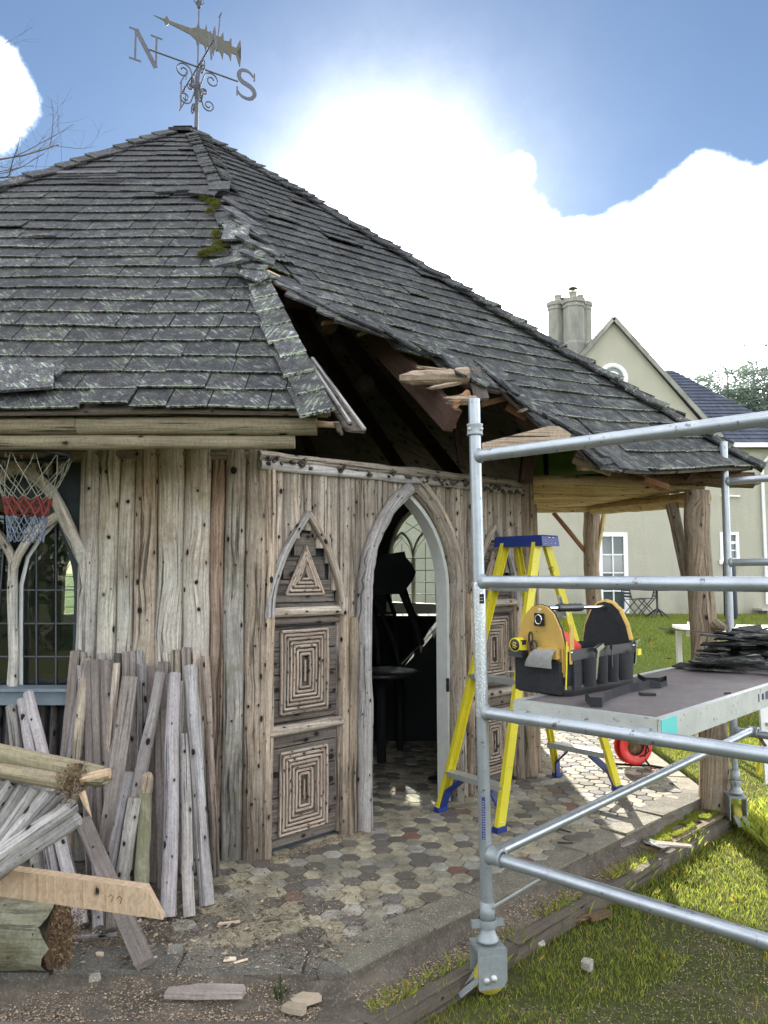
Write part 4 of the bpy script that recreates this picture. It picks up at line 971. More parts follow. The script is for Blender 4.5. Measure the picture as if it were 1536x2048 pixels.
# braces
tubeobj(sat(.395)+EV*.05+V((0, -.0, .01)), S1+EV*.12+Z_*.50, .0235, 'horizontal_brace')
tubeobj(sat(.16), sat(.385)+EV*.30, .008, 'corner_brace', 'alu')
coupl(sat(.392)+EV*.055, EV, .037, .06, bolt=False); coupl(S1+EV*.13+Z_*.49, EV, .037, .06, bolt=False)
hk = MB(); hk.tube([S1+EV*.16+Z_*.47, S1+EV*.2+Z_*.43+V((0, 0, -.02)), S1+EV*.17+Z_*.39], .011, 6); hk.build('brace_hook', M['rot'], sc)
def castor(P, zg, jack, turn, name='castor'):
    ax = Z_; m = MB()
    z = zg+.205
    m.lathe([(.0255, .14), (.030, .14), (.031, .075), (.026, .07), (.024, .05), (.040, .0), (.046, -.006), (.046, -.014), (0, -.014)], P+Z_*(z+.02), Z_, 18)
    o = m.build(name, M['cast'], sc)
    c, s = math.cos(R_(turn)), math.sin(R_(turn)); X = V((c, s, 0)); Y = V((-s, c, 0))
    n = MB(); n.box(P+Z_*(z+.075), (.135, .022, .026), X, Y, Z_); n.lathe([(.036, -.018), (.038, 0), (.036, .018)], P+Z_*(z+.075), Z_, 14); n.build('jack_nut', M['cast'], sc)
    y = MB(); y.box(P+Z_*(z-.012), (.12, .115, .014), X, Y, Z_, jit=.001)
    for k in (-1, 1): y.prism([(-.056, -.150), (.050, -.146), (.064, -.12), (.064, 0), (-.060, 0)], P+Y*(k*.052)+Z_*(z-.012), X, Z_, Y, -.003, .003)
    y.box(P-Y*.056+Z_*(z-.05), (.124, .004, .03), X, Y, Z_)
    y.build('castor_fork', M['cast'], sc)
    w = MB(); prof = [(.0, -.024), (.060, -.024), (.066, -.016), (.066, .016), (.060, .024), (0, .024)]; w.lathe(prof, P+X*.006+Z_*(zg+.067), Y, 20); w.build('castor_wheel', M['tyre'], sc)
    b = MB(); b.lathe([(0, .012), (.011, .012), (.012, 0), (.016, 0)], P-Y*.056+X*.006+Z_*(zg+.085), -Y, 10); b.lathe([(0, .008), (.014, .008), (.014, 0)], P-Y*.056-X*.025+Z_*(zg+.08), -Y, 10); b.build('axle_bolt', M['alu'], sc)
    for k, nm in ((-.03, 0), (.02, 1)): MB().bar(P-X*.05+Y*k+Z_*(zg+.075), P-X*.135+Y*(k-.01)+Z_*(zg+.028), .03, .006).build('brake_pedal', M['cast'], sc)
castor(S0, -.165, 0, 12); castor(S1, -.14, 0, 80); castor(S1+EV*1.3, -.14, 0, 30); castor(S0+EV*1.3, -.165, 0, 0)
m = MB(); m.tube([S1+Z_*.12, S1+Z_*.36], .020, 12); m.build('jack_leg', M['cast'], sc)
for k in range(9): MB().lathe([(.020, -.004), (.0225, 0), (.020, .004)], S1+Z_*(.14+k*.014), Z_, 12).build('thread_ring', M['cast'], sc)
coupl(S1+Z_*.36, Z_, .033, .05)
st = MB(); st.prism([(-.007, -.085), (.007, -.085), (.007, .085), (-.007, .085)], sat(.54)+V((-.008, -.0262, 0)), X_, Z_, V((0, -1, 0)), 0, .0012); st.build('blue_sticker', M['blue'], sc)
lt = MB()
for k in range(16): lt.box(sat(.46+k*.0098)+V((-.008, -.0276, 0)), (.010, .0006, .0035), (X_+Z_*rnd(-.6, .6)).normalized(), Y_, Z_)
lt.build('sticker_print', M['cordw'], sc, kind='stuff')
MB().prism([(-.010, -.02), (.010, -.02), (.010, .02), (-.010, .02)], sat(1.44)+V((.008, -.0262, 0)), X_, Z_, V((0, -1, 0)), 0, .0012).build('black_sticker', M['black'], sc)
for k in (-.012, 0.0): MB().box(sat(1.445)+V((.007, -.0278, k)), (.012, .0006, .003)).build('sticker_print', M['cordw'], sc)

# ------------------------------------------------------------------ scaffold deck
DZ = 1.03
dk = top('scaffold_deck', 'plywood scaffold platform in an aluminium frame hooked over the third tube', 'platform', (1.3, 4.2, 1.0))
DA = S0+EV*.15; DB = S0+EV*.745; LD = 2.72
def D(s, t, z): return DA+EV*(.595*s)+TV*t+Z_*z     # s across 0..1, t along
m = MB(); m.prism([(0.02, .03), (.575, .03), (.575, LD-.03), (.02, LD-.03)], DA, EV, TV, Z_, DZ-.012, DZ); m.build('deck_board', M['deckply'], dk)
HINGE = []
for s in (0, 1):
    o = DA+EV*(.595*s); sg = -1 if s == 0 else 1
    m = MB(); m.box(o+TV*LD/2+Z_*(DZ-.045)+EV*sg*.008, (.006, LD, .095), EV, TV, Z_); m.box(o+TV*LD/2+Z_*(DZ-.002)-EV*sg*.004, (.028, LD, .008), EV, TV, Z_); m.box(o+TV*LD/2+Z_*(DZ-.09)-EV*sg*.004, (.028, LD, .006), EV, TV, Z_)
    m.build('side_rail', M['alu'], dk)
for t in (0, LD):
    m = MB(); m.box(DA+EV*.2975+TV*t+Z_*(DZ-.035), (.60, .006, .07), EV, TV, Z_); m.box(DA+EV*.2975+TV*(t+.012 if t == 0 else t-.012)+Z_*(DZ-.0), (.60, .026, .008), EV, TV, Z_); m.build('end_rail', M['alu'], dk)
MB().box(DA+EV*(.595+.0125)+TV*.075+Z_*(DZ-.045), (.003, .13, .088), EV, TV, Z_).build('turquoise_mark', M['turq'], dk)
for k in range(7): MB().box(DA+EV*(.595+.0125)+TV*(1.02+k*.055)+Z_*(DZ-.04), (.002, .010+.012*(k % 3), .035-.008*(k % 2)), EV, TV, Z_).build('stencil_mark', M['blue'] if k % 2 else M['iron'], dk)
for (t, zc_, side) in ((0, .967, -1), (LD, 1.07, 1)):
    for s in (.07, .93):
        c = DA+EV*(.595*s)+TV*(t)+TV*(0 if t == 0 else (S1-DA).dot(TV)-LD*0-t)*0
        cc = DA+EV*(.595*s)+Z_*.967 if t == 0 else DA+EV*(.595*s)+TV*(S1-S0).length+Z_*1.0
        q = MB(); q.tube([cc+TV*(.033*math.cos(a))+Z_*(.033*math.sin(a)) for a in [R_(x) for x in range(-60, 201, 20)]], .006, 6, flat=1); 
        prof = [cc+TV*(.033*math.cos(a))+Z_*(.033*math.sin(a)) for a in [R_(x) for x in range(-70, 231, 20)]]
        vs = []
        for p in prof: vs += [p-EV*.022, p+EV*.022]
        q = MB(); q.add(vs, [(2*i, 2*i+1, 2*i+3, 2*i+2) for i in range(len(prof)-1)], smooth=True)
        vs2 = []
        for a in [R_(x) for x in range(-70, 231, 20)]: p = cc+TV*(.027*math.cos(a))+Z_*(.027*math.sin(a)); vs2 += [p-EV*.022, p+EV*.022]
        q.add(vs2, [(2*i+2, 2*i+3, 2*i+1, 2*i) for i in range(len(prof)-1)], smooth=True)
        for e in (0, 1): q.add([vs[2*i+e] for i in range(len(prof))]+[vs2[2*i+e] for i in range(len(prof))], [(i, i+1, len(prof)+i+1, len(prof)+i) for i in range(len(prof)-1)])
        q.box(cc+TV*(.028 if t == 0 else -.028)+Z_*.035, (.040, .03, .03), EV, TV, Z_); q.build('hook', M['cast'], dk)

# ------------------------------------------------------------------ heap of broken shingles on the deck
random.seed(7)
def heap():
    c = gnd(1462, 1318, DZ); g = 'broken shingles heaped on the scaffold deck'; rows = []
    c = DA+EV*.32+TV*1.86+Z_*DZ
    for k in range(46):
        lvl = k/46; r = (1-lvl)**.6
        x, y = rnd(-.22, .22)*r, rnd(-.55, .55)*r; z = .012+lvl*.20*(1-.5*abs(y))
        a = rnd(-60, 60); w, l = rnd(.06, .14), rnd(.16, .42); tz = rnd(-.22, .22); ty = rnd(-.18, .18)
        X = (EV*math.cos(R_(a))+TV*math.sin(R_(a))+Z_*tz*(.3+lvl)).normalized(); Y = Z_.cross(X).normalized(); Y = (Y+Z_*ty*(.3+lvl)).normalized(); Nn = X.cross(Y)
        lo = min((X*sx*l/2+Y*sy*w/2).z for sx in (-1, 1) for sy in (-1, 1)); O = c+EV*x+TV*y+Z_*max(z, -lo+.008)
        m = MB(); m.prism([(-l/2, -w/2), (l/2*rnd(.7, 1), -w/2*rnd(.6, 1)), (l/2, w/2*rnd(0, 1)), (-l/2*rnd(.8, 1), w/2)], O, X, Y, Nn, -.004, .004, tint=rnd(.15, .55) if k % 6 else rnd(.9, 1.6), uvs2=[(0, .3), (l, .3), (l, .9), (0, .9)])
        m.build('broken_shingle', M['shingle'], label='dark broken roof shingle in the heap on the scaffold deck' if k % 6 else 'paler edge-worn shingle slab showing in the dark heap on the deck', cat='shingle', group=g)
    lab = 'long thin dark sliver poking left out of the shingle heap'
    MB().bar(c+V((-.08, .1, .17)), c+V((-.42, .3, .19)), .022, .006).build('wood_sliver', M['bark'], label=lab, cat='wood sliver')
    for (px, py, nm) in ((1305, 1365, 'right of the tool bag'), (1338, 1318, 'behind the tool bag'), (1455, 1388, 'near the deck edge')):
        p = gnd(px, py, DZ); MB().box(p+Z_*.004, (.03, .012, .005), X=(X_+Y_*.5).normalized(), Y=(Y_-X_*.5).normalized(), tint=.4).build('shingle_crumb', M['shingle'], label='small shingle crumb lying on the deck '+nm, cat='crumb')
heap()

# ------------------------------------------------------------------ tool bag
def bag():
    K = gnd(1137, 1394, DZ); Rr = gnd(1272, 1368, DZ); Lf = gnd(1040, 1366, DZ)
    X = (Rr-K); LX = X.length*.97; X.normalize(); Yb = V((-X.y, X.x, 0)); W = .27
    b = top('tool_bag', 'black and tan open tool bag with a chrome handle standing on the deck', 'tool bag', K+X*LX/2+Yb*W/2)
    def P(x, y, z): return K+X*x+Yb*y+Z_*z
    HB = .185
    # body walls, slightly bulging, open at the top
    def wallm(pts, th, name, mat, z0, z1, bul=.008):
        m = MB(); n = len(pts); vs = []
        zs = [lerp(z0, z1, k/5) for k in range(6)]
        cx, cy = LX/2, W/2
        for z in zs:
            bb = bul*math.sin(math.pi*(z-z0)/(z1-z0))
            for (x, y) in pts:
                dx, dy = (x-cx), (y-cy); l = math.hypot(dx, dy); vs.append(P(x+dx/l*bb, y+dy/l*bb, z))
        for z in zs[::-1]:
            for (x, y) in pts:
                dx, dy = (x-cx), (y-cy); l = math.hypot(dx, dy); vs.append(P(x-dx/l*th, y-dy/l*th, z+(.0 if z > z0 else .01)))
        R = 12; fs = [(r*n+i, r*n+(i+1) % n, (r+1)*n+(i+1) % n, (r+1)*n+i) for r in range(R-1) for i in range(n)]
        m.add(vs, fs, smooth=True); return m.build(name, M[mat], b)
    def rr(rad, off=0, k=4):
        out = []
        for (cx, cy, a0) in ((LX-rad, rad, -90), (LX-rad, W-rad, 0), (rad, W-rad, 90), (rad, rad, 180)):
            for q in range(k+1): a = R_(a0+90*q/k); out.append((cx+(rad+off)*math.cos(a), cy+(rad+off)*math.sin(a)))
        return out
    wallm(rr(.03, .0), .008, 'bag_body', 'black', .03, HB)
    wallm(rr(.035, .008), .02, 'bag_base', 'blackpl', 0, .045, .004)
    m = MB(); m.prism(rr(.03), K, X, Yb, Z_, .01, .02); m.build('bag_floor', M['black'], b)
    # end panels: tan outside, arched
    prof = [(.012, .0), (.012, .20), (.03, .27), (.065, .335), (.10, .365), (.14, .373), (.18, .362), (.215, .33), (.25, .26), (.262, .20), (.262, 0)]
    prof = [(p[0]*W/.274, p[1]*1.02) for p in prof]
    for x, s, nm in ((0.0, -1, 'end_panel'), (LX, 1, 'end_panel')):
        lean = V((0, 0, 0))
        m = MB(); m.prism([(p[0], max(p[1], .08)) for p in prof], P(x-s*.004, 0, 0), Yb, Z_, X, -.010, .010); e = m.build(nm, M['tan' if s < 0 else 'black'], b)
        if s > 0: m = MB(); m.tube([P(x+.0, p[0], p[1]) for p in prof[1:-1]], .013, 7); m.build('panel_edge', M['tan'], e)
        else:
            m = MB(); m.tube([P(x+.008, p[0], p[1]) for p in prof[1:-1]], .004, 6); m.build('black_piping', M['black'], e)
            m = MB(); m.tube([P(x-.012, p[0], p[1]) for p in ((.018, .10), (.018, .20))], .004, 6)
            m.prism([(.0, .135), (.03, .135), (.03, .29), (.012, .30), (0, .24)], P(x+.004, -.004, 0), X, Z_, -Yb, 0, .006)
            m.build('panel_return', M['tan'], e)
            MB().prism([(.105, .29), (.155, .29), (.155, .345), (.105, .345)], P(x-.0165, 0, 0), Yb, Z_, -X, -.002, .003).build('ring_patch', M['black'], e)
            m = MB(); m.tube([P(x-.024, .13+.017*math.cos(R_(a)), .318+.02*math.sin(R_(a))) for a in range(0, 360, 30)], .003, 6, closed=True); m.build('ring', M['chrome'], e)
    MB().tube([P(-.012, .004, .03), P(-.010, .0, .13), P(-.006, .0, .23)], .0035, 6).build('yellow_piping', M['yellow'], b)
    # lower black pocket on the left end
    m = MB(); m.prism([(.02, .0), (W-.02, 0), (W-.02, .15), (.13, .155), (.02, .13)], P(-.012, 0, .01), Yb, Z_, -X, -.004, .022); m.build('end_pocket', M['black'], b)
    vs = []
    for i in range(9):
        t = i/8; a = t*math.pi*.62
        for y in (.035, .125): vs.append(P(-.035-.035*math.sin(a), y+(.006 if y > .1 else 0)*i, .195+.0*t-.05*(1-math.cos(a))))
    m = MB(); m.add(vs+[v+V((0, 0, -.008)) for v in vs], [(2*i, 2*i+1, 2*i+3, 2*i+2) for i in range(8)]+[(18+2*i+2, 18+2*i+3, 18+2*i+1, 18+2*i) for i in range(8)]+[(2*i, 2*i+2, 20+2*i, 18+2*i) for i in range(8)]+[(2*i+1, 19+2*i, 21+2*i, 2*i+3) for i in range(8)], smooth=False); m.build('pocket_flap', M['greyfab'], b)
    m = MB(); m.prism([(.03, .155), (.13, .155), (.13, .20), (.03, .20)], P(-.012, 0, 0), Yb, Z_, -X, -.002, .026); m.build('flap_lining', M['tan'], b)
    # front face with tool pockets
    MB().prism([(.01, .150), (LX-.005, .150), (LX-.005, .195), (.01, .195)], P(0, -.004, 0), X, Z_, -Yb, 0, .008).build('top_band', M['greyfab'] if False else M['blackpl'], b)
    MB().prism([(.02, .03), (.075, .03), (.075, .15), (.02, .15)], P(0, -.008, 0), X, Z_, -Yb, -.004, .008).build('ribbed_loop', M['black'], b)
    xs = [.10, .20, .29, .38]
    for i, x0 in enumerate(xs):
        x1 = (xs+[LX-.02])[i+1]-.012; n = 8; vs = []
        for z in (.035, .07, .12, .150):
            for k in range(n+1):
                a = math.pi*k/n; tp = 1-.22*(1-(z-.035)/.115); cx = (x0+x1)/2; hw = (x1-x0)/2*tp
                vs.append(P(cx-math.cos(a)*hw, -.006-math.sin(a)*.034*(.7+.3*tp), z+(.006*math.sin(a) if z > .14 else 0)))
        m = MB(); m.add(vs, [(r*(n+1)+k, r*(n+1)+k+1, (r+1)*(n+1)+k+1, (r+1)*(n+1)+k) for r in range(3) for k in range(n)], smooth=True)
        m.add([vs[k] for k in range(n+1)], [tuple(range(n+1))]); m.build('tool_pocket', M['black'], b)
    for x in (.012, LX-.02):
        MB().lathe([(0, .004), (.005, .003), (.006, 0)], P(x, -.012, .183), -Yb, 8).build('rivet', M['chrome'], b)
    MB().box(P(LX-.03, -.045, .155), (.030, .008, .028), X, Yb, Z_).build('yellow_tag', M['yellow'], b)
    # handle
    h0, h1 = P(-.006, W/2, .365), P(LX+.004, W/2, .355)
    m = MB(); m.tube([h0, h1], .0105, 12); hd = m.build('handle', M['chrome'], b)
    m = MB(); m.tube([h0.lerp(h1, t) for t in (.24, .27, .3, .34, .38, .42, .46, .5, .54, .58, .6)], [.0155, .019, .0175, .019, .0175, .019, .0175, .019, .0175, .018, .0145], 12); m.build('grip', M['blackpl'], hd)
    # tools: each a thing
    def place(o): return o
    c = P(-.045, .225, .205); tp = top('tape_measure', 'yellow and black tape measure clipped to the left end of the bag', 'tape measure', c-Z_*.03)
    r_ = .031; pr = [(math.cos(R_(a))*r_, math.sin(R_(a))*r_) for a in range(30, 331, 20)]+[(r_, -r_), (r_*1.0, r_*.55)]
    m = MB(); m.prism(pr, c, Yb*-1, Z_, X, -.021, .021); m.build('case', M['yellow'], tp)
    m = MB(); m.lathe([(0, .024), (.022, .0245), (.0245, .021), (.027, .0215), (.028, .019)], c, -X, 20); m.build('label_disc', M['blackpl'], tp)
    m = MB(); m.tube([c-X*.0215+Yb*.0275*math.cos(R_(a))+Z_*.0275*math.sin(R_(a)) for a in range(0, 360, 20)], .0022, 5, closed=True); m.build('rim', M['yellow'], tp)
    for k in range(4): MB().box(c-X*.0252+Z_*(.010-.007*k)+Yb*rnd(-.003, .003), (.0006, .026-.005*abs(k-1.5), .0035), (X+Z_*0), (Yb+Z_*.25).normalized(), Z_).build('printed_line', M['tan'] if k % 2 else M['yellow'], tp)
    MB().box(c-Yb*.03+Z_*.012, (.024, .012, .02), X, Yb, Z_).build('lock_button', M['blackpl'], tp); MB().box(c-Z_*.037-Yb*.004, (.045, .07, .028), X, Yb, Z_, jit=.003).build('belt_clip', M['blackpl'], tp)
    sc_ = top('snips', 'pair of tin snips with dark looped handles hanging beside the tape measure', 'snips', P(-.03, .16, .17))
    for (cy, cz, ry, rz) in ((.165, .235, .010, .028), (.150, .205, .018, .022)):
        m = MB(); m.tube([P(-.032, cy+ry*math.cos(R_(a)), cz+rz*math.sin(R_(a))) for a in range(0, 360, 24)], .0045, 6, closed=True); m.build('handle_loop', M['blackpl'], sc_)
    MB().bar(P(-.03, .16, .21), P(-.028, .16, .15), .012, .006).build('blade', M['iron'], sc_)
    rd = top('red_saw_handle', 'red and yellow plastic saw handle lying in the tool bag', 'saw', P(.14, .14, .08))
    m = MB(); m.prism([(0, 0), (.02, .13), (.05, .15), (.12, .12), (.20, .07), (.20, .02), (.08, .03)], P(.07, .12, .12), X, Z_, Yb, -.012, .012); m.build('handle', M['red'], rd)
    m = MB(); m.prism([(.03, .05), (.045, .09), (.13, .055), (.12, .03)], P(.07, .105, .12), X, Z_, Yb, -.006, .004); m.build('inlay', M['yellow'], rd)
    hm = top('claw_hammer', 'steel claw hammer head peeping from the front pocket of the bag', 'hammer', P(.17, -.025, .06))
    MB().bar(P(.165, -.024, .06), P(.185, -.030, .19), .014, .011).build('shaft', M['chrome'], hm); MB().bar(P(.165, -.030, .185), P(.215, -.034, .205), .020, .018).build('head', M['chrome'], hm)
    n2 = top('small_chisel', 'small steel tool standing in the right front pocket of the bag', 'chisel', P(LX-.02, -.02, .1)); MB().bar(P(LX-.025, -.02, .1), P(LX-.012, -.022, .20), .011, .007).build('blade', M['chrome'], n2); MB().bar(P(LX-.03, -.022, .20), P(LX+.012, -.022, .207), .014, .012).build('cap', M['chrome'], n2)
    n3 = top('screwdriver', 'thin screwdriver standing between the two middle front pockets', 'screwdriver', P(.30, -.02, .1)); MB().tube([P(.30, -.03, .1), P(.298, -.03, .185)], .003, 6).build('blade', M['iron'], n3); MB().tube([P(.298, -.03, .18), P(.297, -.03, .20)], .007, 8).build('tip', M['blackpl'], n3)
    return b
bag()
# strap lying on the deck
sp = [(1170, 1402), (1180, 1415), (1204, 1416), (1210, 1406), (1225, 1398), (1262, 1385), (1278, 1383), (1300, 1378), (1322, 1377), (1334, 1372), (1333, 1362), (1318, 1367), (1290, 1366), (1275, 1357)]
m = MB(); P_ = [gnd(x, y, DZ) for x, y in sp]; vs = []
for i, p in enumerate(P_): vs += [p+Z_*.002, p+Z_*(.040 if i < 8 else .026)]
d = V((.002, .004, 0)); nn = len(P_); m.add(vs+[v+d for v in vs], [(2*i, 2*i+1, 2*i+3, 2*i+2) for i in range(nn-1)]+[(2*nn+2*i+2, 2*nn+2*i+3, 2*nn+2*i+1, 2*nn+2*i) for i in range(nn-1)]+[(2*i+1, 2*nn+2*i+1, 2*nn+2*i+3, 2*i+3) for i in range(nn-1)])
m.build('shoulder_strap', M['black'], label='dark webbing shoulder strap looped on the deck in front of the bag', cat='strap')
MB().prism([(0, 0), (.06, -.01), (.065, .02), (.0, .03)], gnd(1282, 1392, DZ), X_, Y_, Z_, .002, .012).build('strap_buckle', M['blackpl'], label='black plastic buckle beside the strap on the deck', cat='buckle')

# ------------------------------------------------------------------ step ladder
def ladder():
    zt = 1.74
    A = gnd(879, 1622); B = gnd(1002, 1664); C = gnd(1112, 1552); Dd = gnd(1238, 1580)
    cen = (A+B+C+Dd)/4; lad = top('step_ladder', 'yellow fibreglass step ladder with blue top and feet straddling the tiled floor', 'ladder', cen)
    At, Bt, Ct, Dt = (gnd(px, py, zt) for px, py in ((1012, 1095), (1072, 1098), (1032, 1093), (1094, 1092)))
    u = (B-A).normalized(); w = V((-u.y, u.x, 0))
    tc = gnd(1048, 1098, zt); tc = V((tc.x, 5.15, zt)); 
    tc = at(1052, 1083, 5.15); zt = tc.z
    At, Bt = tc-u*.145-w*.05, tc+u*.145-w*.05; Ct, Dt = tc-u*.135+w*.05, tc+u*.135+w*.05
    Zt = V((0, 0, 0))
    def channel(a, b, name, dep=.06, open_=1):
        d = (b-a).normalized(); X = u; Yc = d.cross(X).normalized(); X = Yc.cross(d).normalized(); L = (b-a).length; m = MB()
        m.box((a+b)/2, (.006, dep, L), X, Yc, d)
        for s in (-1, 1): m.box((a+b)/2+Yc*s*(dep/2-.003)+X*open_*.014, (.024, .006, L), X, Yc, d)
        o = m.build(name, M['yellow'], lad)
        for t in (.02, .30, .52, .72):
            p = a.lerp(b, t); MB().lathe([(0, .003), (.004, .002), (.005, 0)], p-X*open_*.003, -X*open_, 6).build('rivet', M['chrome'], o)
        return o
    channel(A+Z_*.02, At, 'front_rail', .068, 1); channel(B+Z_*.02, Bt, 'front_rail', .068, -1); ch = channel(C+Z_*.02, Ct, 'rear_rail', .05, 1); chD = channel(Dd+Z_*.02, Dt, 'rear_rail', .062, -1)
    # treads
    for t in (.145, .50, .83):
        a = A.lerp(At, t); b = B.lerp(Bt, t); m = MB(); m.box((a+b)/2, ((b-a).length-.01, .082, .006), u, w, Z_); 
        for s in (-1, 1): m.box((a+b)/2+w*s*.04-Z_*.014, ((b-a).length-.01, .005, .032), u, w, Z_)
        m.build('rear_rung', M['alu'], lad)
    for t in (.16, .35, .54, .73):
        a = C.lerp(Ct, t); b = Dd.lerp(Dt, t); m = MB(); m.box((a+b)/2, ((b-a).length-.01, .085, .006), (b-a).normalized(), w, Z_); m.box((a+b)/2-w*.042-Z_*.016, ((b-a).length-.01, .005, .036), (b-a).normalized(), w, Z_); m.build('tread', M['alu'], lad)
    for (a, b, c, d) in ((A, At, B, Bt), (B, Bt, A, At), (C, Ct, Dd, Dt), (Dd, Dt, C, Ct)):
        s = (c-a).normalized(); m = MB(); p0 = a.lerp(b, .015)+s*.02; p1 = a.lerp(b, .075)+s*.035; p2 = a.lerp(b, .14)+s*.16
        m.bar(p0, p1, .055, .012, up=s); m.bar(p1, p2, .055, .012, up=s); m.build('foot_brace', M['blue'], lad)
        m = MB(); m.box(a+Z_*.016+s*.012, (.045, .08, .03), u, w, Z_, jit=.003); m.build('foot', M['blue'], lad)
    # spreader
    for (f, ft, r, rt) in ((A, At, C, Ct), (B, Bt, Dd, Dt)):
        p = f.lerp(ft, .48); q = r.lerp(rt, .48); mid = (p+q)/2+Z_*.02; m = MB(); m.bar(p, mid, .02, .005); m.bar(mid, q, .02, .005); m.build('spreader', M['alu'], lad)
    # top cap
    m = MB(); hw, hd = .20, .085
    vs = []
    for z, k in ((0, 1.04), (.062, 1.0), (.07, .97)):
        for (x, y) in ((-hw, -hd), (hw, -hd), (hw, hd), (-hw, hd)): vs.append(tc+u*x*k+w*y*k+Z_*(z-.035))
    m.add(vs, [(3, 2, 1, 0)]+[(4*r+i, 4*r+(i+1) % 4, 4*r+4+(i+1) % 4, 4*r+4+i) for r in range(2) for i in range(4)]+[(8, 9, 10, 11)]); cap = m.build('top_cap', M['blue'], lad)
    for (y, z) in ((-.05, -.02), (-.01, .02), (.03, .02), (.01, -.02), (.05, -.018)): MB().lathe([(0, .004), (.006, .003), (.007, 0)], tc+u*(hw*1.012)+w*y+Z_*z, u, 8).build('rivet', M['chrome'], cap)
    # label and writing on the right rear rail
    a, b = Dd, Dt; d = (b-a).normalized(); Yc = d.cross(u).normalized(); Xc = Yc.cross(d).normalized()
    if Yc.y > 0: pass
    nface = -w
    f = (nface-d*nface.dot(d)).normalized(); xs_ = d.cross(f).normalized()
    p = a.lerp(b, .70)+f*.0335-xs_*0
    for fo, q in ((u*-1, 0),):
        pass
    m = MB(); m.prism([(-.016, -.085), (.016, -.085), (.016, .085), (-.016, .085)], a.lerp(b, .76)+f*.032+xs_*-.0, xs_, d, f, 0, .0015); lab = m.build('rail_label', M['white'], lad)
    def text(s, size, O, X, Y, mat, parent, name, ext=.0006):
        c = bpy.data.curves.new(name, 'FONT'); c.body = s; c.size = size; c.extrude = ext; c.align_x = 'CENTER'; c.align_y = 'CENTER'; c.materials.append(M[mat])
        o = bpy.data.objects.new(name, c); SC.collection.objects.link(o); Nn = X.cross(Y); mt = Matrix((X, Y, Nn)).transposed().to_4x4(); mt.translation = O-ORG[parent.name]; 
        dg = bpy.context.evaluated_depsgraph_get(); me = bpy.data.meshes.new_from_object(o.evaluated_get(dg)); bpy.data.objects.remove(o)
        o = bpy.data.objects.new(name, me); SC.collection.objects.link(o); o.matrix_basis = mt; o.parent = parent; return o
    text('WERNER', .034, a.lerp(b, .76)+f*.0345, -d, f.cross(-d), 'blackpl', lab, 'label_lettering')
    text('27', .05, a.lerp(b, .90)+f*.0335, (d*.3+xs_).normalized(), f.cross((d*.3+xs_).normalized()), 'iron', lad, 'scrawled_mark', .0002)
ladder()

# ------------------------------------------------------------------ cable reel
def reel():
    c = gnd(1268, 1533); c = V((c.x, c.y, 0)); r = top('cable_reel', 'red plastic cable reel standing on the sunlit tiles behind the ladder', 'cable reel', c)
    ax = V((.25, -1, .05)).normalized(); o = c+Z_*.165
    for s, R in ((.03, .148), (-.05, .148)):
        m = MB(); m.lathe([(.075, .0), (.075, .006), (R-.01, .009), (R, .004), (R-.006, -.002), (.075, 0)], o+ax*s, ax, 28); m.build('reel_disc', M['red'], r)
    m = MB(); m.tube([o+ax*(-.045+k*.0008)+V((math.cos(k*.45), 0, 0))*(.085+.035*((k*7) % 5)/5)+Z_*math.sin(k*.45)*(.085+.035*((k*7) % 5)/5) for k in range(100)], .006, 5); m.build('wound_cable', M['black'], r)
    m = MB(); m.lathe([(0, .01), (.03, .01), (.07, .0), (.072, -.05)], o+ax*.02, ax, 16); m.build('hub', M['rot'], r)
    m = MB(); m.tube([c+V((-.15, .0, .02)), c+V((-.02, .0, .012)), c+V((.12, -.02, .012)), c+V((.22, -.1, .012))], .010, 6); m.build('stand_bar', M['black'], r)
    m = MB(); m.tube([c+V((.05, 0, .15)), c+V((.09, -.02, .05)), c+V((.12, -.03, .012))], .008, 6); m.build('stand_leg', M['black'], r)
reel()

# ================================================================== TIMBER AGAINST THE WALL AND ON THE GROUND
random.seed(77)
def c2(x, y): return (x/2.926, 1250+y/2.926)
def lean_pole(t, b, w, kind, label, yt=4.2, dz=0, mat=None, nm=None, ytop=None, group='poles and boards leaning against the pavilion wall'):
    T = c2(*t); B = c2(*b); bot = gnd(*B) if dz is None else gnd(B[0], B[1], dz)
    tp = at(T[0], T[1], yt); bot.y = min(bot.y, yt-.05)
    mid = (bot.y+yt)/2; r = w/2.926/FPX*mid/2
    if kind == 'pole':
        a, b_ = bot, tp; L = (b_-a).length; m = MB(); n = 10; s = rnd(0, 99); pts = []; rs = []
        for i in range(n):
            q = i/(n-1); pts.append(a.lerp(b_, q)+V((noise.noise(V((s, q*2, 0))), noise.noise(V((s, q*2, 7))), 0))*.012*math.sin(q*3.14)); rs.append(r*(1.06-.10*q)*(1+.10*noise.noise(V((s, q*L*4, 3)))))
        g_ = rnd(.68, 1.02); m.tint = (g_, g_*rnd(.95, 1), g_*rnd(.93, 1.03)); m.tube(pts, rs, 12, wob=.08); m.build(nm or 'leaning_pole', M[mat or 'grey'], label=label, cat='pole', group=group)
    else:
        m = MB(); m.bar(bot, tp, 2*r, .022, up=V((0, -1, 0)), jit=.004); m.build(nm or 'leaning_board', M[mat or 'greyboard'], label=label, cat='board', group=group)
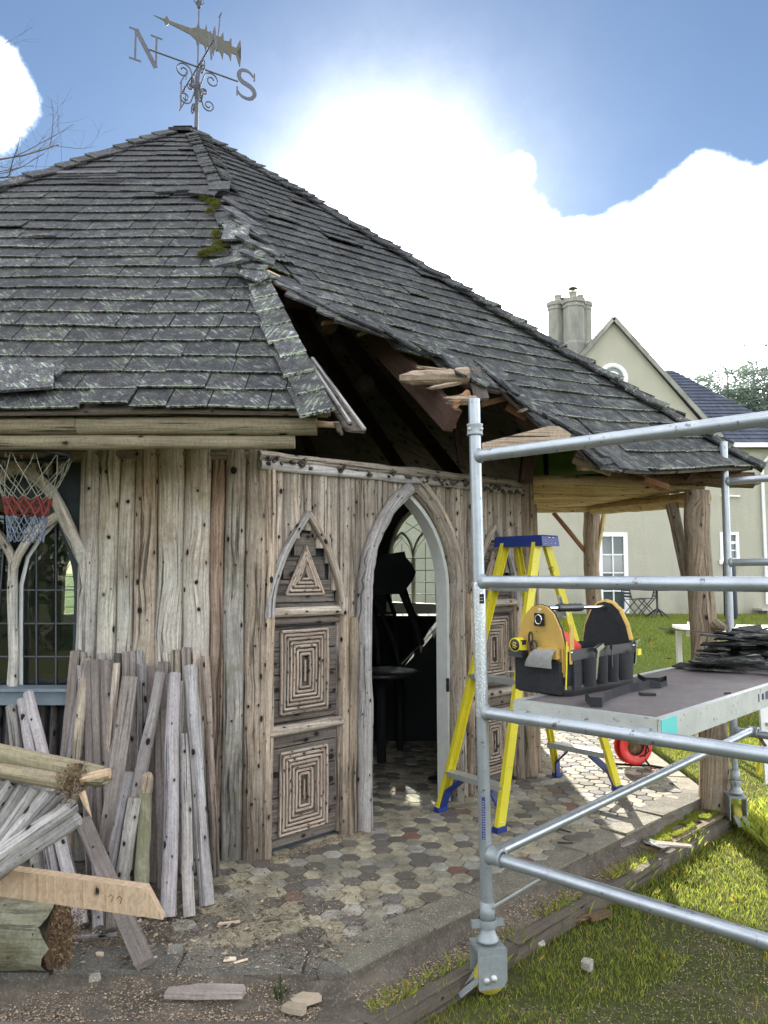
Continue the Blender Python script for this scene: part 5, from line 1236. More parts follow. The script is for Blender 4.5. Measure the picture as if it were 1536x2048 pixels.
LP = [
 ((445, 150), (310, 1540), 52, 'board', 'brown board leaning left beside the window post, at the left end of the stack', 4.24, -3, 0),
 ((480, 300), (300, 1560), 60, 'pole', 'leaning pole right behind the left end board', 4.22, 0, 0),
 ((505, 200), (375, 1560), 60, 'pole', 'brown leaning pole with a square cut top left of the wide grey board', 4.2, 0, 0),
 ((490, 160), (560, 1500), 40, 'board', 'narrow dark board showing only its top at the left of the stack', 4.24, 0, 0),
 ((468, 235), (530, 1450), 34, 'pole', 'thin pale pole leaning right at the left of the stack', 4.16, 0, 0),
 ((540, 205), (560, 1500), 88, 'board', 'wide grey board standing behind the left of the stack', 4.17, 0, 0),
 ((620, 205), (660, 1500), 66, 'board', 'brown board with a notched top next to the wide grey board', 4.19, 0, 0),
 ((595, 165), (620, 1450), 50, 'pole', 'short grey pole top standing behind the notched board', 4.25, 0, 0),
 ((682, 222), (650, 1400), 46, 'pole', 'pale smooth pole standing between two brown boards', 4.15, 0, 0),
 ((690, 165), (700, 1400), 44, 'pole', 'dark pole top behind the pale smooth pole', 4.25, 0, 0),
 ((757, 150), (765, 1450), 80, 'board', 'dark knotty board rising above the tapered plank', 4.24, 0, 0),
 ((830, 228), (850, 1500), 60, 'pole', 'grey pole with a frayed top right of the tapered plank', 4.20, 0, 0),
 ((815, 150), (822, 1500), 36, 'pole', 'thin weathered pole behind the frayed grey pole', 4.25, 0, 0),
 ((885, 240), (870, 1500), 44, 'board', 'narrow dark board in the middle of the stack', 4.22, 0, 0),
 ((955, 215), (900, 1500), 60, 'board', 'shaded grey board behind the green log', 4.24, 0, 0),
 ((945, 500), (950, 1540), 72, 'board', 'brown board with a torn orange edge behind the green log', 4.12, 0, 0),
 ((1030, 145), (1060, 1450), 56, 'pole', 'brownish pole standing tallest in the right of the stack', 4.25, 0, 0),
 ((1092, 130), (1120, 1450), 50, 'board', 'board with a fresh orange cut at its top', 4.25, 0, 0),
 ((1150, 150), (1180, 1450), 46, 'pole', 'brown pole behind the two right hand poles', 4.24, 0, 0),
 ((762, 300), (590, 1560), 92, 'board', 'wide tapered grey plank leaning left in front of the stack', 4.05, 0, 0),
 ((945, 275), (680, 1560), 72, 'pole', 'silvery pole leaning left across the middle of the stack', 4.08, 0, 0),
 ((755, 860), (600, 1680), 62, 'pole', 'short broken silver pole with a jagged top leaning left', 3.75, 0, 0),
 ((790, 1010), (700, 1680), 86, 'pole', 'short thick silver pole just left of the green log', 3.72, 0, 0),
 ((1075, 640), (1108, 1710), 62, 'pole', 'knotted silver pole between the two thickest right hand poles', 3.98, 0, 0),
 ((1055, 330), (1000, 1560), 50, 'pole', 'slim grey pole behind the straight silver pole', 4.2, 0, 0),
 ((1022, 285), (985, 1710), 82, 'pole', 'thick straight silver pole with few knots right of the green log', 4.05, 0, 0),
 ((1203, 180), (1262, 1470), 50, 'pole', 'slim brown pole, outermost at the right end of the stack', 4.20, 0, 0),
 ((1112, 240), (1212, 1640), 78, 'pole', 'thick pale silver pole with many knots near the right end', 4.08, 0, 0),
 ((65, 475), (255, 1640), 66, 'pole', 'leftmost of three silver poles rising above the moss green rail', 4.1, 0, 0),
 ((128, 440), (365, 1760), 62, 'pole', 'middle one of three silver poles rising above the moss green rail', 4.1, 0, 0),
 ((165, 400), (480, 1760), 68, 'pole', 'rightmost and tallest of three silver poles above the moss green rail', 4.12, 0, 0),
 ((560, 1350), (580, 1790), 66, 'pole', 'short pole end showing below the pale sawn plank', 4.0, 0, 0),
 ((640, 1350), (650, 1800), 60, 'pole', 'brown pole end right of the short one below the pale sawn plank', 4.0, 0, 0),
]
for i, (t, b, w, k, lab, yt, _, dz) in enumerate(LP):
    mt = None
    if 'brown' in lab or 'orange' in lab: mt = 'plank' if k == 'pole' and 'dark' in lab else ('wallB' if k == 'pole' else 'greyboard')
    if 'dark pole' in lab: mt = 'plank'
    lean_pole(t, b, w, k, lab, yt, dz, mat=mt)
g = MB(); T = c2(845, 985); B = c2(905, 1600); bot = gnd(*B); tp = at(T[0], T[1], 3.75)
bot.y = 3.62; limb([bot, bot.lerp(tp, .35)+V((-.006, 0, 0)), bot.lerp(tp, .7), tp], .033, M['mosslog'], None, 'green_log', r2=.034, seg=12, label='green lichened log with a splintered top leaning in front of the stack', cat='log')
splinter(tp-Z_*.02, tp+V((.02, 0, .10)), .028, 'broken_tip', parent=None, ends=(0, 1)); o = bpy.data.objects['broken_tip']; tag(o, 'pale splintered tip on top of the green log', 'splinter')
# dark plank crossing in front, pale sawn plank, mossy log
def plank(pts, Ys, th, name, mat, label, cat):
    P_ = [at(*c2(x, y), Y) for (x, y), Y in zip(pts, Ys)]; n = len(P_); nrm = (P_[1]-P_[0]).cross(P_[2]-P_[0]).normalized()
    if nrm.y > 0: nrm = -nrm
    m = MB(); d = (P_[1]-P_[0]).normalized(); e = nrm.cross(d); o = P_[0]
    m.prism([((p-o).dot(e), (p-o).dot(d)) for p in P_], o, e, d, nrm, -th, 0); return m.build(name, M[mat], label=label, cat=cat)
plank([(430, 1150), (790, 2000), (895, 1940), (535, 1130)], [3.85, 3.10, 3.12, 3.87], .03, 'fallen_board', 'greyboard', 'grey board slanting down to the ground behind the pale sawn plank', 'board')
plank([(-200, 1420), (-200, 1560), (955, 1725), (860, 1540), (60, 1440)], [2.95, 2.95, 3.02, 3.02, 2.96], .05, 'sawn_plank', 'fresh', 'pale freshly sawn plank with a pointed end lying across the big log', 'plank')
for (x, y) in ((650, 1590), (700, 1600)):
    p = at(*c2(x, y), 2.945); MB().tube([p+V((-.01, 0, 0)), p+V((0, -.003, .008)), p+V((.008, 0, 0)), p+V((.002, 0, -.02))], .0018, 5).build('bent_nail', M['rot'], label='small rusty bent nail, %s on the pale sawn plank' % ('left of the two' if x < 680 else 'right of the two'), cat='nail')
for (x, y, l) in ((372, 1515, .022), (765, 1600, .035), (812, 1625, .022), (780, 1570, .018), (850, 1590, .012)):
    p = at(*c2(x, y), 2.967-.00); MB().bar(p+V((-.004, -.016, -l/2)), p+V((.006, -.016, l/2)), .004, .002).build('chalk_scratch', M['cordw'], bpy.data.objects['sawn_plank'])
def biglog():
    a = at(-260/2.926, 1863, 3.18); b = at(112, 1866, 3.18); r = .130; n = 16; seg = 22; vs = []; uvs = []
    for i in range(n):
        for k in range(seg+1):
            kk = k % seg; A = 2*math.pi*kk/seg; t = i/(n-1); e = noise.noise(V((kk*.5, 4, 0)))*.05 if i == n-1 else 0
            p = a.lerp(b, t)+V((e, 0, 0)); rr = r*(1+.05*noise.noise(V((t*4, math.cos(A), math.sin(A)))))
            vs.append(p+V((0, math.cos(A)*rr, math.sin(A)*rr))); uvs.append((A*r, t*1.2))
    m = MB(); m.add(vs, [(i*(seg+1)+k, i*(seg+1)+k+1, (i+1)*(seg+1)+k+1, (i+1)*(seg+1)+k) for i in range(n-1) for k in range(seg)], uvs, smooth=True)
    dz = -a.z+r+.0
    lg = m.build('mossy_log', M['mosslog'], label='big moss stained log with a rotten brown end lying on the ground', cat='log')
    m = MB()
    for k in range(2600):
        A = rnd(0, 6.28); R = r*math.sqrt(random.random()); dep = rnd(-.05, .09)*(1-.3*R/r)*(1+.6*math.sin(A*2)); p = b+V((dep*.6+.02, math.cos(A)*R, math.sin(A)*R)); s = .006+.012*random.random()
        d1 = V((rnd(-.2, 1), rnd(-1, 1), rnd(-1, 1)))*s; d2 = V((rnd(-.5, .5), rnd(-1, 1), rnd(-1, 1)))*s*.5
        m.add([p, p+d1, p+d2], [(0, 1, 2)], [(p.y*9, p.z*3)]*3, tint=(rnd(.5, 1.6),)*3)
    vs = [b+V((noise.noise(V((kk, rr_, 0)))*.03+.01, math.cos(kk/20*6.283)*r*rr_*.98, math.sin(kk/20*6.283)*r*rr_*.98)) for rr_ in (1, .66, .33) for kk in range(20)]
    m.add(vs, [(q*20+i, q*20+(i+1) % 20, (q+1)*20+(i+1) % 20, (q+1)*20+i) for q in range(2) for i in range(20)]+[tuple(range(40, 60))], [(v.y*3, v.z) for v in vs])
    m.build('rotten_end', M['rot'], lg)
    return lg
biglog()
def fallen_panel():
    Yp = 2.80; fp = top('fallen_rail_panel', 'broken rustic rail panel of parallel silver poles under a moss green rail', 'rail panel', at(40, 1640, Yp))
    def q(x, y, Y=Yp): return at(*c2(x, y), Y)
    def L(a, b, w, mat, nm, Y=Yp, Yb=None, wob=.08, r2=1.0, label=None):
        A, B = q(*a, Y), q(*b, Yb or Y); r = w/2.926/FPX*Y/2
        return pole(A, B, r, M[mat], fp, nm, n=12, wob=wob, bend=.005, seg=14, r2=r*r2, label=label)
    L((-300, 690), (600, 885), 112, 'log', 'top_rail', Y=2.86, Yb=2.80, label='moss green upper rail'); L((-300, 790), (400, 925), 92, 'log', 'top_rail', Y=2.84, Yb=2.77, label='pale split half of the upper rail')
    for k, (a, b) in enumerate((((-80, 880), (-420, 1350)), ((0, 890), (-340, 1380)), ((75, 905), (-260, 1420)), ((145, 930), (-180, 1440)), ((215, 950), (-90, 1400)), ((285, 970), (-10, 1330)), ((350, 985), (60, 1280)))):
        L(a, b, 72, 'grey', 'baluster', Y=2.84, wob=.06)
    L((425, 1055), (-100, 1420), 92, 'grey', 'lower_rail', Y=2.78, r2=1.05); L((455, 1130), (-120, 1500), 88, 'grey', 'lower_rail', Y=2.80)
    L((180, 1290), (-80, 1520), 80, 'greyboard', 'lower_rail', Y=2.86)
    c = q(430, 910, 2.74); m = MB()
    for k in range(4200):
        d = V((rnd(-1, 1), rnd(-1, 1), rnd(-1, 1)))
        if d.length > 1: continue
        q2 = 1+.5*noise.noise(V((d.x*2, d.y*2, d.z*2))); p = c+V((d.x*.058*q2, d.y*.042*q2, d.z*.065*q2)); s = rnd(.004, .010); e1 = V((rnd(-1, 1), rnd(-1, 1), rnd(-1, 1)))*s; e2 = V((rnd(-1, 1), rnd(-1, 1), rnd(-1, 1)))*s*.5
        m.add([p, p+e1, p+e2], [(0, 1, 2)], [(p.x*9, p.z*4)]*3, tint=(rnd(.4, 1.5),)*3)
    m.build('rotten_joint', M['rot'], fp)
    splinter(q(500, 900, 2.76), q(655, 900, 2.76), .030, 'split_end', parent=fp, ends=(0, 1), mat='log', jag=.2); splinter(q(480, 905, 2.75), q(640, 865, 2.76), .024, 'split_end', parent=fp, ends=(0, 0), mat='fresh', jag=.1)
    m = MB(); m.tube([q(478, 975, 2.74), q(505, 1050, 2.735), q(535, 1125, 2.73)], [.013, .009, .0008], 5, smooth=False); m.build('spike', M['fresh'], fp)
    # something solid under it: broken base blocks resting on the ground, hidden behind the planks
    pole(q(-330, 1380, 2.9), V((q(-330, 1380, 2.9).x, 2.95, 0)), .05, M['plank'], fp, 'prop', n=4)
fallen_panel()

# ------------------------------------------------------------------ loose pieces on the ground
random.seed(19)
def scrap(px, py, l, w, th, rot, mat, nm, label, cat, z=.0, tint=1.0, tilt=0.02):
    p = gnd(px, py, z); c, s = math.cos(R_(rot)), math.sin(R_(rot)); X = V((c, s, tilt)).normalized(); Y = V((-s, c, 0)); Nn = X.cross(Y)
    pl = [(-l/2, -w/2), (-l*.1, -w/2*rnd(.8, 1.1)), (l/2*rnd(.85, 1), -w/2*rnd(.5, 1)), (l/2, w*.1), (l/2*rnd(.8, 1), w/2*rnd(.7, 1)), (0, w/2), (-l/2*rnd(.8, 1), w/2*rnd(.6, 1))]
    MB().prism(pl, p+Z_*(th/2+.004), X, Y, Nn, -th/2, th/2, tint=tint, swap=True).build(nm, M[mat], label=label, cat=cat)
SCR = [
 (413, 1990, .30, .085, .02, -4, 'greyboard', 'wood_offcut', 'brown rough board offcut lying on the lower step', 'offcut', -.055, 1.4),
 (458, 1849, .10, .02, .006, 12, 'splinter', 'wood_chip', 'long pale chip near the red tile', 'wood chip', 0, 1.3),
 (290, 1925, .10, .01, .008, 35, 'grey', 'wood_chip', 'thin pale stick lying left of the fallen board end', 'stick', 0, 1.1),
 (170, 1878, .26, .012, .012, 6, 'grey', 'thin_stick', 'long thin stick on the ground beside the big log', 'stick', 0, .8),
 (460, 1921, .05, .03, .004, 5, 'flake', 'wood_chip', 'white curled shaving, left one of the two in front of the step', 'shaving', 0, 1.6),
 (482, 1925, .06, .012, .004, 30, 'flake', 'wood_chip', 'white curled shaving, right one of the two in front of the step', 'shaving', 0, 1.6),
 (200, 1912, .022, .04, .008, 80, 'flake', 'wood_chip', 'pale oval chip near the big log', 'wood chip', 0, 1.3),
 (190, 1962, .04, .03, .02, 10, 'stone', 'pebble', 'grey pebble beside the lower step edge', 'stone', 0, 2.6),
 (350, 1905, .06, .05, .02, 10, 'stone', 'pebble', 'brown stone right of the fallen board end', 'stone', 0, 1.8),
 (705, 1965, .10, .05, .04, 20, 'stone', 'stone', 'pale angular stone at the step corner', 'stone', -.09, 2.9),
 (610, 2005, .11, .07, .02, 30, 'flake', 'bark_piece', 'curled grey bark piece below the step corner', 'bark', -.09, .9),
 (590, 2025, .09, .05, .02, -30, 'flake', 'bark_piece', 'smaller grey bark piece left of the curled one', 'bark', -.09, .7),
 (683, 1645, .06, .05, .04, 30, 'stone', 'stone', 'pale stone at the foot of the door post', 'stone', 0, 3.0),
 (1310, 1690, .16, .07, .008, 120, 'shingle', 'fallen_shingle', 'grey fallen shingle standing on edge by the mossy edging', 'shingle', -.06, 2.2),
 (1345, 1692, .22, .06, .010, -20, 'greyboard', 'wood_offcut', 'brown wood piece on the mossy edging', 'offcut', -.06, 1.4),
 (1255, 1690, .16, .03, .02, 35, 'greyboard', 'wood_offcut', 'thin brown offcut at the patio edge left of the fallen shingle', 'offcut', -.06, 1.2),
 (1125, 1662, .12, .012, .006, -50, 'bark', 'dark_sliver', 'dark thin sliver on the shaded tiles, upper one of two', 'sliver', 0, .6),
 (1130, 1688, .09, .012, .006, -10, 'bark', 'dark_sliver', 'dark thin sliver on the edging slab, lower one of two', 'sliver', 0, .6),
 (1080, 1893, .045, .03, .02, 10, 'stone', 'pebble', 'white pebble in the grass right of the castor', 'stone', -.16, 4.0),
 (1175, 1938, .055, .05, .03, 50, 'stone', 'pebble', 'buff stone in the grass below the lowest tube', 'stone', -.16, 2.6),
 (1160, 1838, .10, .07, .02, 10, 'rot', 'bark_piece', 'brown bark piece on the lawn below the edging board', 'bark', -.15, 1.0),
 (1200, 1836, .14, .05, .02, 25, 'rot', 'bark_piece', 'long brown bark piece on the lawn right of the smaller one', 'bark', -.15, .8),
 (1065, 1792, .10, .03, .01, 40, 'splinter', 'wood_chip', 'pale chip beside the edging board behind the castor', 'wood chip', -.08, .9),
 (820, 2030, .22, .05, .015, 70, 'greyboard', 'wood_offcut', 'dark offcut in the grass left of the castor', 'offcut', -.15, 1.0),
]
for s_ in SCR: scrap(*s_)
def scatter(n, reg, smin, smax, name, mat, kind_z, tints, flat=True, thick=.3):
    m = MB(); vs = []; fs = []; uvs = []; ts = []
    for k in range(n):
        x, y, z = reg()
        if z is None: continue
        s = rnd(smin, smax); a = rnd(0, 6.28); e = rnd(.25, .8); X = V((math.cos(a), math.sin(a), rnd(-.3, .3)))*s; Y = V((-math.sin(a), math.cos(a), rnd(-.3, .3)))*s*e; p = V((x, y, z+s*.25)); b = len(vs)
        vs += [p-X, p-Y*rnd(.6, 1.2), p+X*rnd(.6, 1), p+Y*rnd(.6, 1.2), p+Z_*s*thick]; fs += [(b, b+1, b+4), (b+1, b+2, b+4), (b+2, b+3, b+4), (b+3, b, b+4)]; uvs += [(x, y)]*5; g = tints[0]+(tints[1]-tints[0])*random.random()**2; ts += [(g, g*rnd(.9, 1), g*rnd(.8, 1))]*5
    m.v = [tuple(v) for v in vs]; m.f = fs; m.uv = uvs; m.t = ts; m.sm = [False]*len(fs); return m.build(name, M[mat], origin=(0, 0, 0), kind='stuff')
def reg_heap():
    # rubbish in front of the timber, thinning over the tiles
    x = random.gauss(-.85, .75); y = random.gauss(3.45, .42)
    if y < YF-.0 or y > 4.3 or x < -2.6 or x > .5 or (x-y > -3.4): return (0, 0, None)
    return (x, y, .002)
tag(scatter(30000, reg_heap, .0012, .0062, 'sawdust_litter', 'flake', 0, (.12, 1.25)), 'sawdust, bark crumbs and chips strewn on the floor before the timber', 'litter')
def reg_step():
    if random.random() < .55: t = rnd(1.0, 3.1); o = rnd(.0, .19)
    else: t = 3.2+rnd(0, 2.9); o = rnd(.02, .14)
    if t < 3.2: x, y = E_EDGE+YF-3.2+t, YF-o
    else: q = t-3.2; x, y = E_EDGE+YF+q*S2+o*S2, YF+q*S2-o*S2
    return (x, y, berm_z(t, o)+.003)
tag(scatter(26000, reg_step, .0015, .0068, 'step_litter', 'flake', 0, (.2, 1.35)), 'pale wood shavings lying along the lower step', 'litter')
def reg_coarse():
    x = random.gauss(-.9, .6); y = random.gauss(3.5, .35)
    if y < YF+.01 or y > 4.2 or x < -2.2 or x > .3 or x-y > -3.4: return (0, 0, None)
    return (x, y, .004)
tag(scatter(1500, reg_coarse, .006, .019, 'coarse_litter', 'flake', 0, (.12, 1.0), thick=.2), 'bark bits and broken wood scraps among the sawdust', 'litter')
def reg_lawn():
    x = rnd(-.2, 2.4); y = rnd(2.4, 4.6)
    if x-y < -3.05 or noise.noise(V((x*1.7, y*1.7, 2)))+(3.15-y)*.5 < .02: return (0, 0, None)
    return (x, y, lawnz(x, y)+.005)
tag(scatter(22000, reg_lawn, .0015, .006, 'lawn_sawdust', 'flake', 0, (.45, 1.15)), 'sawdust and bark chips strewn over the bare part of the lawn', 'litter')
def reg_wall():
    if random.random() < .5: t = rnd(0, .8); o = abs(random.gauss(0, .04))+.05
    else: t = rnd(0, 2.5); o = abs(random.gauss(0, .06))+.04
    p = V1+UB*t+NB*o; return (p.x, p.y, .001)
tag(scatter(2600, reg_wall, .002, .009, 'wall_foot_litter', 'flake', 0, (.2, 1.0)), 'dirt and crumbs gathered along the foot of the door wall', 'litter')

# ================================================================== INSIDE THE DOOR
ch = top('dark_chair', 'dark padded chair with curved black legs upturned inside the doorway', 'chair', at(775, 1400, 7.0))
YI = 7.0
m = MB(); P_ = [(735, 1140), (748, 1122), (770, 1110), (808, 1104), (811, 1116), (822, 1128), (830, 1145), (824, 1160), (812, 1176), (803, 1187), (690, 1187), (690, 1160)]; o = at(735, 1140, YI)
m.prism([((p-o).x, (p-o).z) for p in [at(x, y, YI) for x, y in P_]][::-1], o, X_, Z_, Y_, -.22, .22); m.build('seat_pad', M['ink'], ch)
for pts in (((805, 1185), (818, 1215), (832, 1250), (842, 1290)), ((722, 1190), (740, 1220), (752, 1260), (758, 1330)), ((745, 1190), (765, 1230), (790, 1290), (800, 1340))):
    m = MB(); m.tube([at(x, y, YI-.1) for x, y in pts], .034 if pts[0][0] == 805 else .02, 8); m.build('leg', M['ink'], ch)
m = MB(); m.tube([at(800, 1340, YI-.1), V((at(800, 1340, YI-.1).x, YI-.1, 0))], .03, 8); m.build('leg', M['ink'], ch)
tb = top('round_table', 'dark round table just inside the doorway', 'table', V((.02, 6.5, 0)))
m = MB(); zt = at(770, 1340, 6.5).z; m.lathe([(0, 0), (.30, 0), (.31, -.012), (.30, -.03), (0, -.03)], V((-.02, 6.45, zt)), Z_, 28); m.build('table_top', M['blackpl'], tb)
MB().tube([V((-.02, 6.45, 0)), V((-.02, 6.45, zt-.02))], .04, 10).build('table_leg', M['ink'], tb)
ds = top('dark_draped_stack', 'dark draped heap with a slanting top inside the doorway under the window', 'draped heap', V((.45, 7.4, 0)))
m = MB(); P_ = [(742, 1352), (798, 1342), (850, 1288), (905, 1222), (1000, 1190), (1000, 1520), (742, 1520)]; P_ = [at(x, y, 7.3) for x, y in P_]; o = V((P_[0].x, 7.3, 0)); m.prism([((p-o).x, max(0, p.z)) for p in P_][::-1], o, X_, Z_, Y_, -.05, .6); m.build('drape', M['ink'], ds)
cb = top('added_sun_blocker', 'added unseen cabinet standing under the gothic window inside', 'blocker', V((.1, 8.35, 0)))  # unseen box added to stop sun coming through the window
MB().box((.10, 8.35, .54), (1.10, .36, 1.06)).build('blocker_body', M['ink'], cb); MB().box((.10, 8.35, 1.085), (1.14, .40, .025)).build('blocker_top', M['ink'], cb)
bt = top('bunting', 'string of small pale triangular flags along the slanting dark heap inside the doorway', 'bunting', at(860, 1290, 7.2))
MB().tube([at(800, 1332, 7.2), at(845, 1285, 7.2), at(900, 1225, 7.2)], .004, 5).build('string', M['cordw'], bt)
for (a, b, c) in (((838, 1292), (850, 1280), (842, 1306)), ((863, 1266), (876, 1254), (868, 1278))):
    m = MB(); P_ = [at(*a, 7.2), at(*b, 7.2), at(*c, 7.2)]; m.add(P_+[p+V((0, .004, 0)) for p in P_], [(0, 1, 2), (5, 4, 3), (0, 3, 4, 1), (1, 4, 5, 2), (2, 5, 3, 0)]); m.build('flag', M['canvas'], bt)
pl = top('metal_dish', 'dark dish with a pale rim on the floor behind the yellow ladder leg', 'dish', gnd(880, 1562))
c = gnd(880, 1562); m = MB(); m.lathe([(0, .006), (.06, .006), (.085, .012), (.088, .018), (.090, .012), (.07, 0)], c, Z_, 24); m.build('bowl', M['blackpl'], pl); m = MB(); m.tube([c+V((.088*math.cos(R_(a)), .088*math.sin(R_(a)), .018)) for a in range(0, 360, 15)], .003, 5, closed=True); m.build('rim', M['chrome'], pl)
bl = top('upright_panels', 'row of tall dark curved boards standing inside the doorway', 'boards', V((-.1, 7.6, 0)))
for k in range(4):
    x = -.22+k*.18; m = MB(); m.tube([V((x, 7.6, 0)), V((x, 7.55, .7)), V((x-.04, 7.5, 1.15)), V((x-.14, 7.45, 1.45))], .07, 10, flat=.3); m.build('curved_board', M['ink'], bl)  # row shifted sideways to block sun from the window

# ================================================================== BASKETBALL NET
nt = top('basketball_net', 'red white and blue basketball net hanging in front of the left window', 'basketball net', at(55, 1085, 3.95))
hc = at(58, 912, 3.93); RR = .215
m = MB(); m.tube([hc+V((RR*math.cos(R_(a)), RR*math.sin(R_(a))*.9, 0)) for a in range(0, 360, 15)], .009, 6, closed=True); m.build('hoop', M['lead'], nt)
m = MB(); m.bar(hc+V((0, RR*.9, 0)), hc+V((0, .37, .05)), .12, .02); m.build('bracket', M['lead'], nt)
rows = [(0, RR, 0), (.10, .17, .5), (.16, .135, 0), (.20, .118, .5), (.24, .106, 0), (.285, .098, .5), (.33, .092, 0), (.375, .088, .5), (.41, .086, 0)]
NC = 12
def npnt(r, k): z, R, o = rows[r]; a = 2*math.pi*(k+o)/NC; return hc+V((R*math.cos(a), R*math.sin(a)*.9, -z*1.08))
for nm, rr0, rr1, mt in (('upper_net', 0, 3, 'cordw'), ('middle_net', 3, 5, 'cordr'), ('lower_net', 5, 8, 'cordb')):
    m = MB()
    for r in range(rr0, rr1):
        for k in range(NC):
            a = npnt(r, k); o0, o1 = rows[r][2], rows[r+1][2]; k2 = k if o0 < o1 else k+1
            b1 = npnt(r+1, k); b2 = npnt(r+1, k-1 if o0 < o1 else k+1); sag = V((0, 0, -.008))
            for b in (b1, b2): m.tube([a, (a+b)/2+V((rnd(-.004, .004), 0, rnd(-.012, 0))), b], .0026 if mt == 'cordw' else (.0055 if mt == 'cordr' else .0034), 4)
    m.build(nm, M[mt], nt)

# ================================================================== WEATHER VANE
def vane():
    YV = 7.3; px0 = 393; vn = top('weather_vane', 'iron weather vane with compass letters and scrollwork on the roof peak', 'weather vane', V((AP.x, AP.y, AP.z)))
    base = V((AP.x-.0, AP.y, AP.z-.02)); zt = at(396, 0, YV).z
    def Z(py): return at(393, py, YV).z
    def ax(z): return V((base.x+.004, YV, z))
    m = MB(); m.tube([base, ax(Z(200)), ax(Z(140))], [.020, .018, .016], 10); m.build('post', M['iron'], vn)
    m = MB(); m.tube([ax(Z(140)), ax(zt+.02)], .0075, 8); m.build('spindle', M['iron'], vn)
    zf = Z(8); m = MB(); m.lathe([(0, -.05), (.012, -.05), (.02, -.02), (.028, .01), (.022, .04), (.008, .06)], ax(zf), Z_, 8)
    for k in range(6): a = R_(60*k+20); m.tube([ax(zf-.01)+V((.015*math.cos(a), .015*math.sin(a), 0)), ax(zf+.02)+V((.05*math.cos(a), .05*math.sin(a), .0)), ax(zf+.05)+V((.045*math.cos(a), .045*math.sin(a), 0))], [.007, .005, .002], 5)
    m.build('finial', M['iron'], vn)
    za = Z(134); C0 = ax(za)
    N1 = gnd(296, 98, za); S1_ = gnd(470, 180, za); dn = V((N1.x-C0.x, N1.y-C0.y, 0)); ln = dn.length; dn.normalize(); ds = -dn; ls = V((S1_.x-C0.x, S1_.y-C0.y, 0)).length
    de = V((dn.y, -dn.x, 0)); 
    if proj(C0+de*.5)[0] > 393: de = -de
    ls = min(ls, ln*1.05); ls = ln*.86
    m = MB(); m.tube([C0+dn*ln*.98, C0-dn*ls], .0085, 6); m.tube([C0+de*ln*.95, C0-de*ln*.95], .0085, 6); m.build('compass_arm', M['iron'], vn)
    def stroke(pts, O, A, B, n, w=.014, nm='letter', lab=None):
        return
    def letter(segs, O, A, label, th=.006):
        """segs: list of polylines ((x,y)...,width) in letter heights; A: reading direction."""
        H = .30; Nn = A.cross(Z_).normalized(); m = MB()
        for pl_, w in segs:
            L_ = []; R__ = []
            for i, (x, y) in enumerate(pl_):
                p = V((x, y)); a = V(pl_[max(i-1, 0)]); b = V(pl_[min(i+1, len(pl_)-1)]); d = (b-a).normalized(); nn = V((-d.y, d.x)); ww = w if isinstance(w, (int, float)) else lerp(w[0], w[1], math.sin(math.pi*i/(len(pl_)-1)))
                L_.append(p+nn*ww/2); R__.append(p-nn*ww/2)
            for i in range(len(pl_)-1):
                q = [L_[i], L_[i+1], R__[i+1], R__[i]]; m.prism([(v.x*H, v.y*H) for v in q], O, A, Z_, Nn, -th/2+rnd(0, .0004), th/2+rnd(0, .0004))
        m.build('compass_letter', M['iron'], vn, label=label)
    rd = -dn   # reading direction along the north-south arm: from N towards S (left to right in view)
    if (proj(C0+rd)[0]-393) < 0: rd = -rd
    letter([([(-.33, -.5), (-.33, .5)], .06), ([(-.52, -.5), (-.14, -.5)], .05), ([(-.54, .5), (-.25, .5)], .05), ([(-.33, .52), (.33, -.54)], .15), ([(.33, -.5), (.33, .5)], .06), ([(.14, .5), (.52, .5)], .05)], C0+dn*(ln+.02), rd, 'N shaped letter at the left end of the arm')
    sp_ = [(.30*math.cos(R_(a))*.9, .26+.24*math.sin(R_(a))) for a in range(20, 271, 25)]+[(.32*math.cos(R_(a)), -.25+.25*math.sin(R_(a))) for a in range(60, -170, -25)]
    letter([(sp_, (.06, .17)), ([(.30, .22), (.30, .50)], .05), ([(-.32, -.50), (-.32, -.18)], .05)], C0-dn*(ls+.09), rd, 'S shaped letter at the right end of the arm')
    re = -de if (proj(C0-de)[0] > 393) else de
    letter([([(-.2, -.5), (-.2, .5)], .12), ([(-.35, .5), (.35, .5)], .05), ([(-.35, -.5), (.35, -.5)], .05), ([(-.2, 0), (.15, 0)], .05), ([(.33, .5), (.33, .25)], .05), ([(.33, -.5), (.33, -.25)], .05), ([(.15, .12), (.15, -.12)], .04)], C0+de*(ln*.95), re, 'E shaped letter')
    letter([([(-.5, .5), (-.22, -.5)], .12), ([(-.22, -.5), (0, .4)], .05), ([(0, .4), (.24, -.5)], .12), ([(.24, -.5), (.5, .5)], .05), ([(-.62, .5), (-.36, .5)], .05), ([(.38, .5), (.62, .5)], .05)], C0-de*(ln*.95), re, 'W shaped letter')
    # scrolls in the two planes
    for d in (dn, -dn, de, -de):
        for (cx, cz, R, x0, z0, sg) in ((.145, -.09, .085, .016, -.34, 1), (.12, -.36, .065, .016, -.16, -1), (.07, -.235, .035, .016, -.30, 1)):
            pts = []
            for i in range(7):
                q = i/7; pts.append((lerp(x0, cx-R, q**1.8), lerp(z0, cz, q)))
            for i in range(22):
                q = i/21; a = math.pi-q*math.pi*2.9; r = R*(1-q*.75); pts.append((cx+r*math.cos(a), cz+sg*r*math.sin(a)))
            m = MB(); m.tube([C0+d*x+Z_*z for x, z in pts], .0072, 5); m.build('scroll', M['iron'], vn)
    # arrow: a thistle-like leafy tail and a slim point
    zc_ = Z(70); Ca = ax(zc_); da = gnd(297, 26, zc_)-Ca; la = da.length; da.normalize(); da = V((da.x, da.y, 0)).normalized(); la = min(la, 1.0)
    Ca_t = .62*la
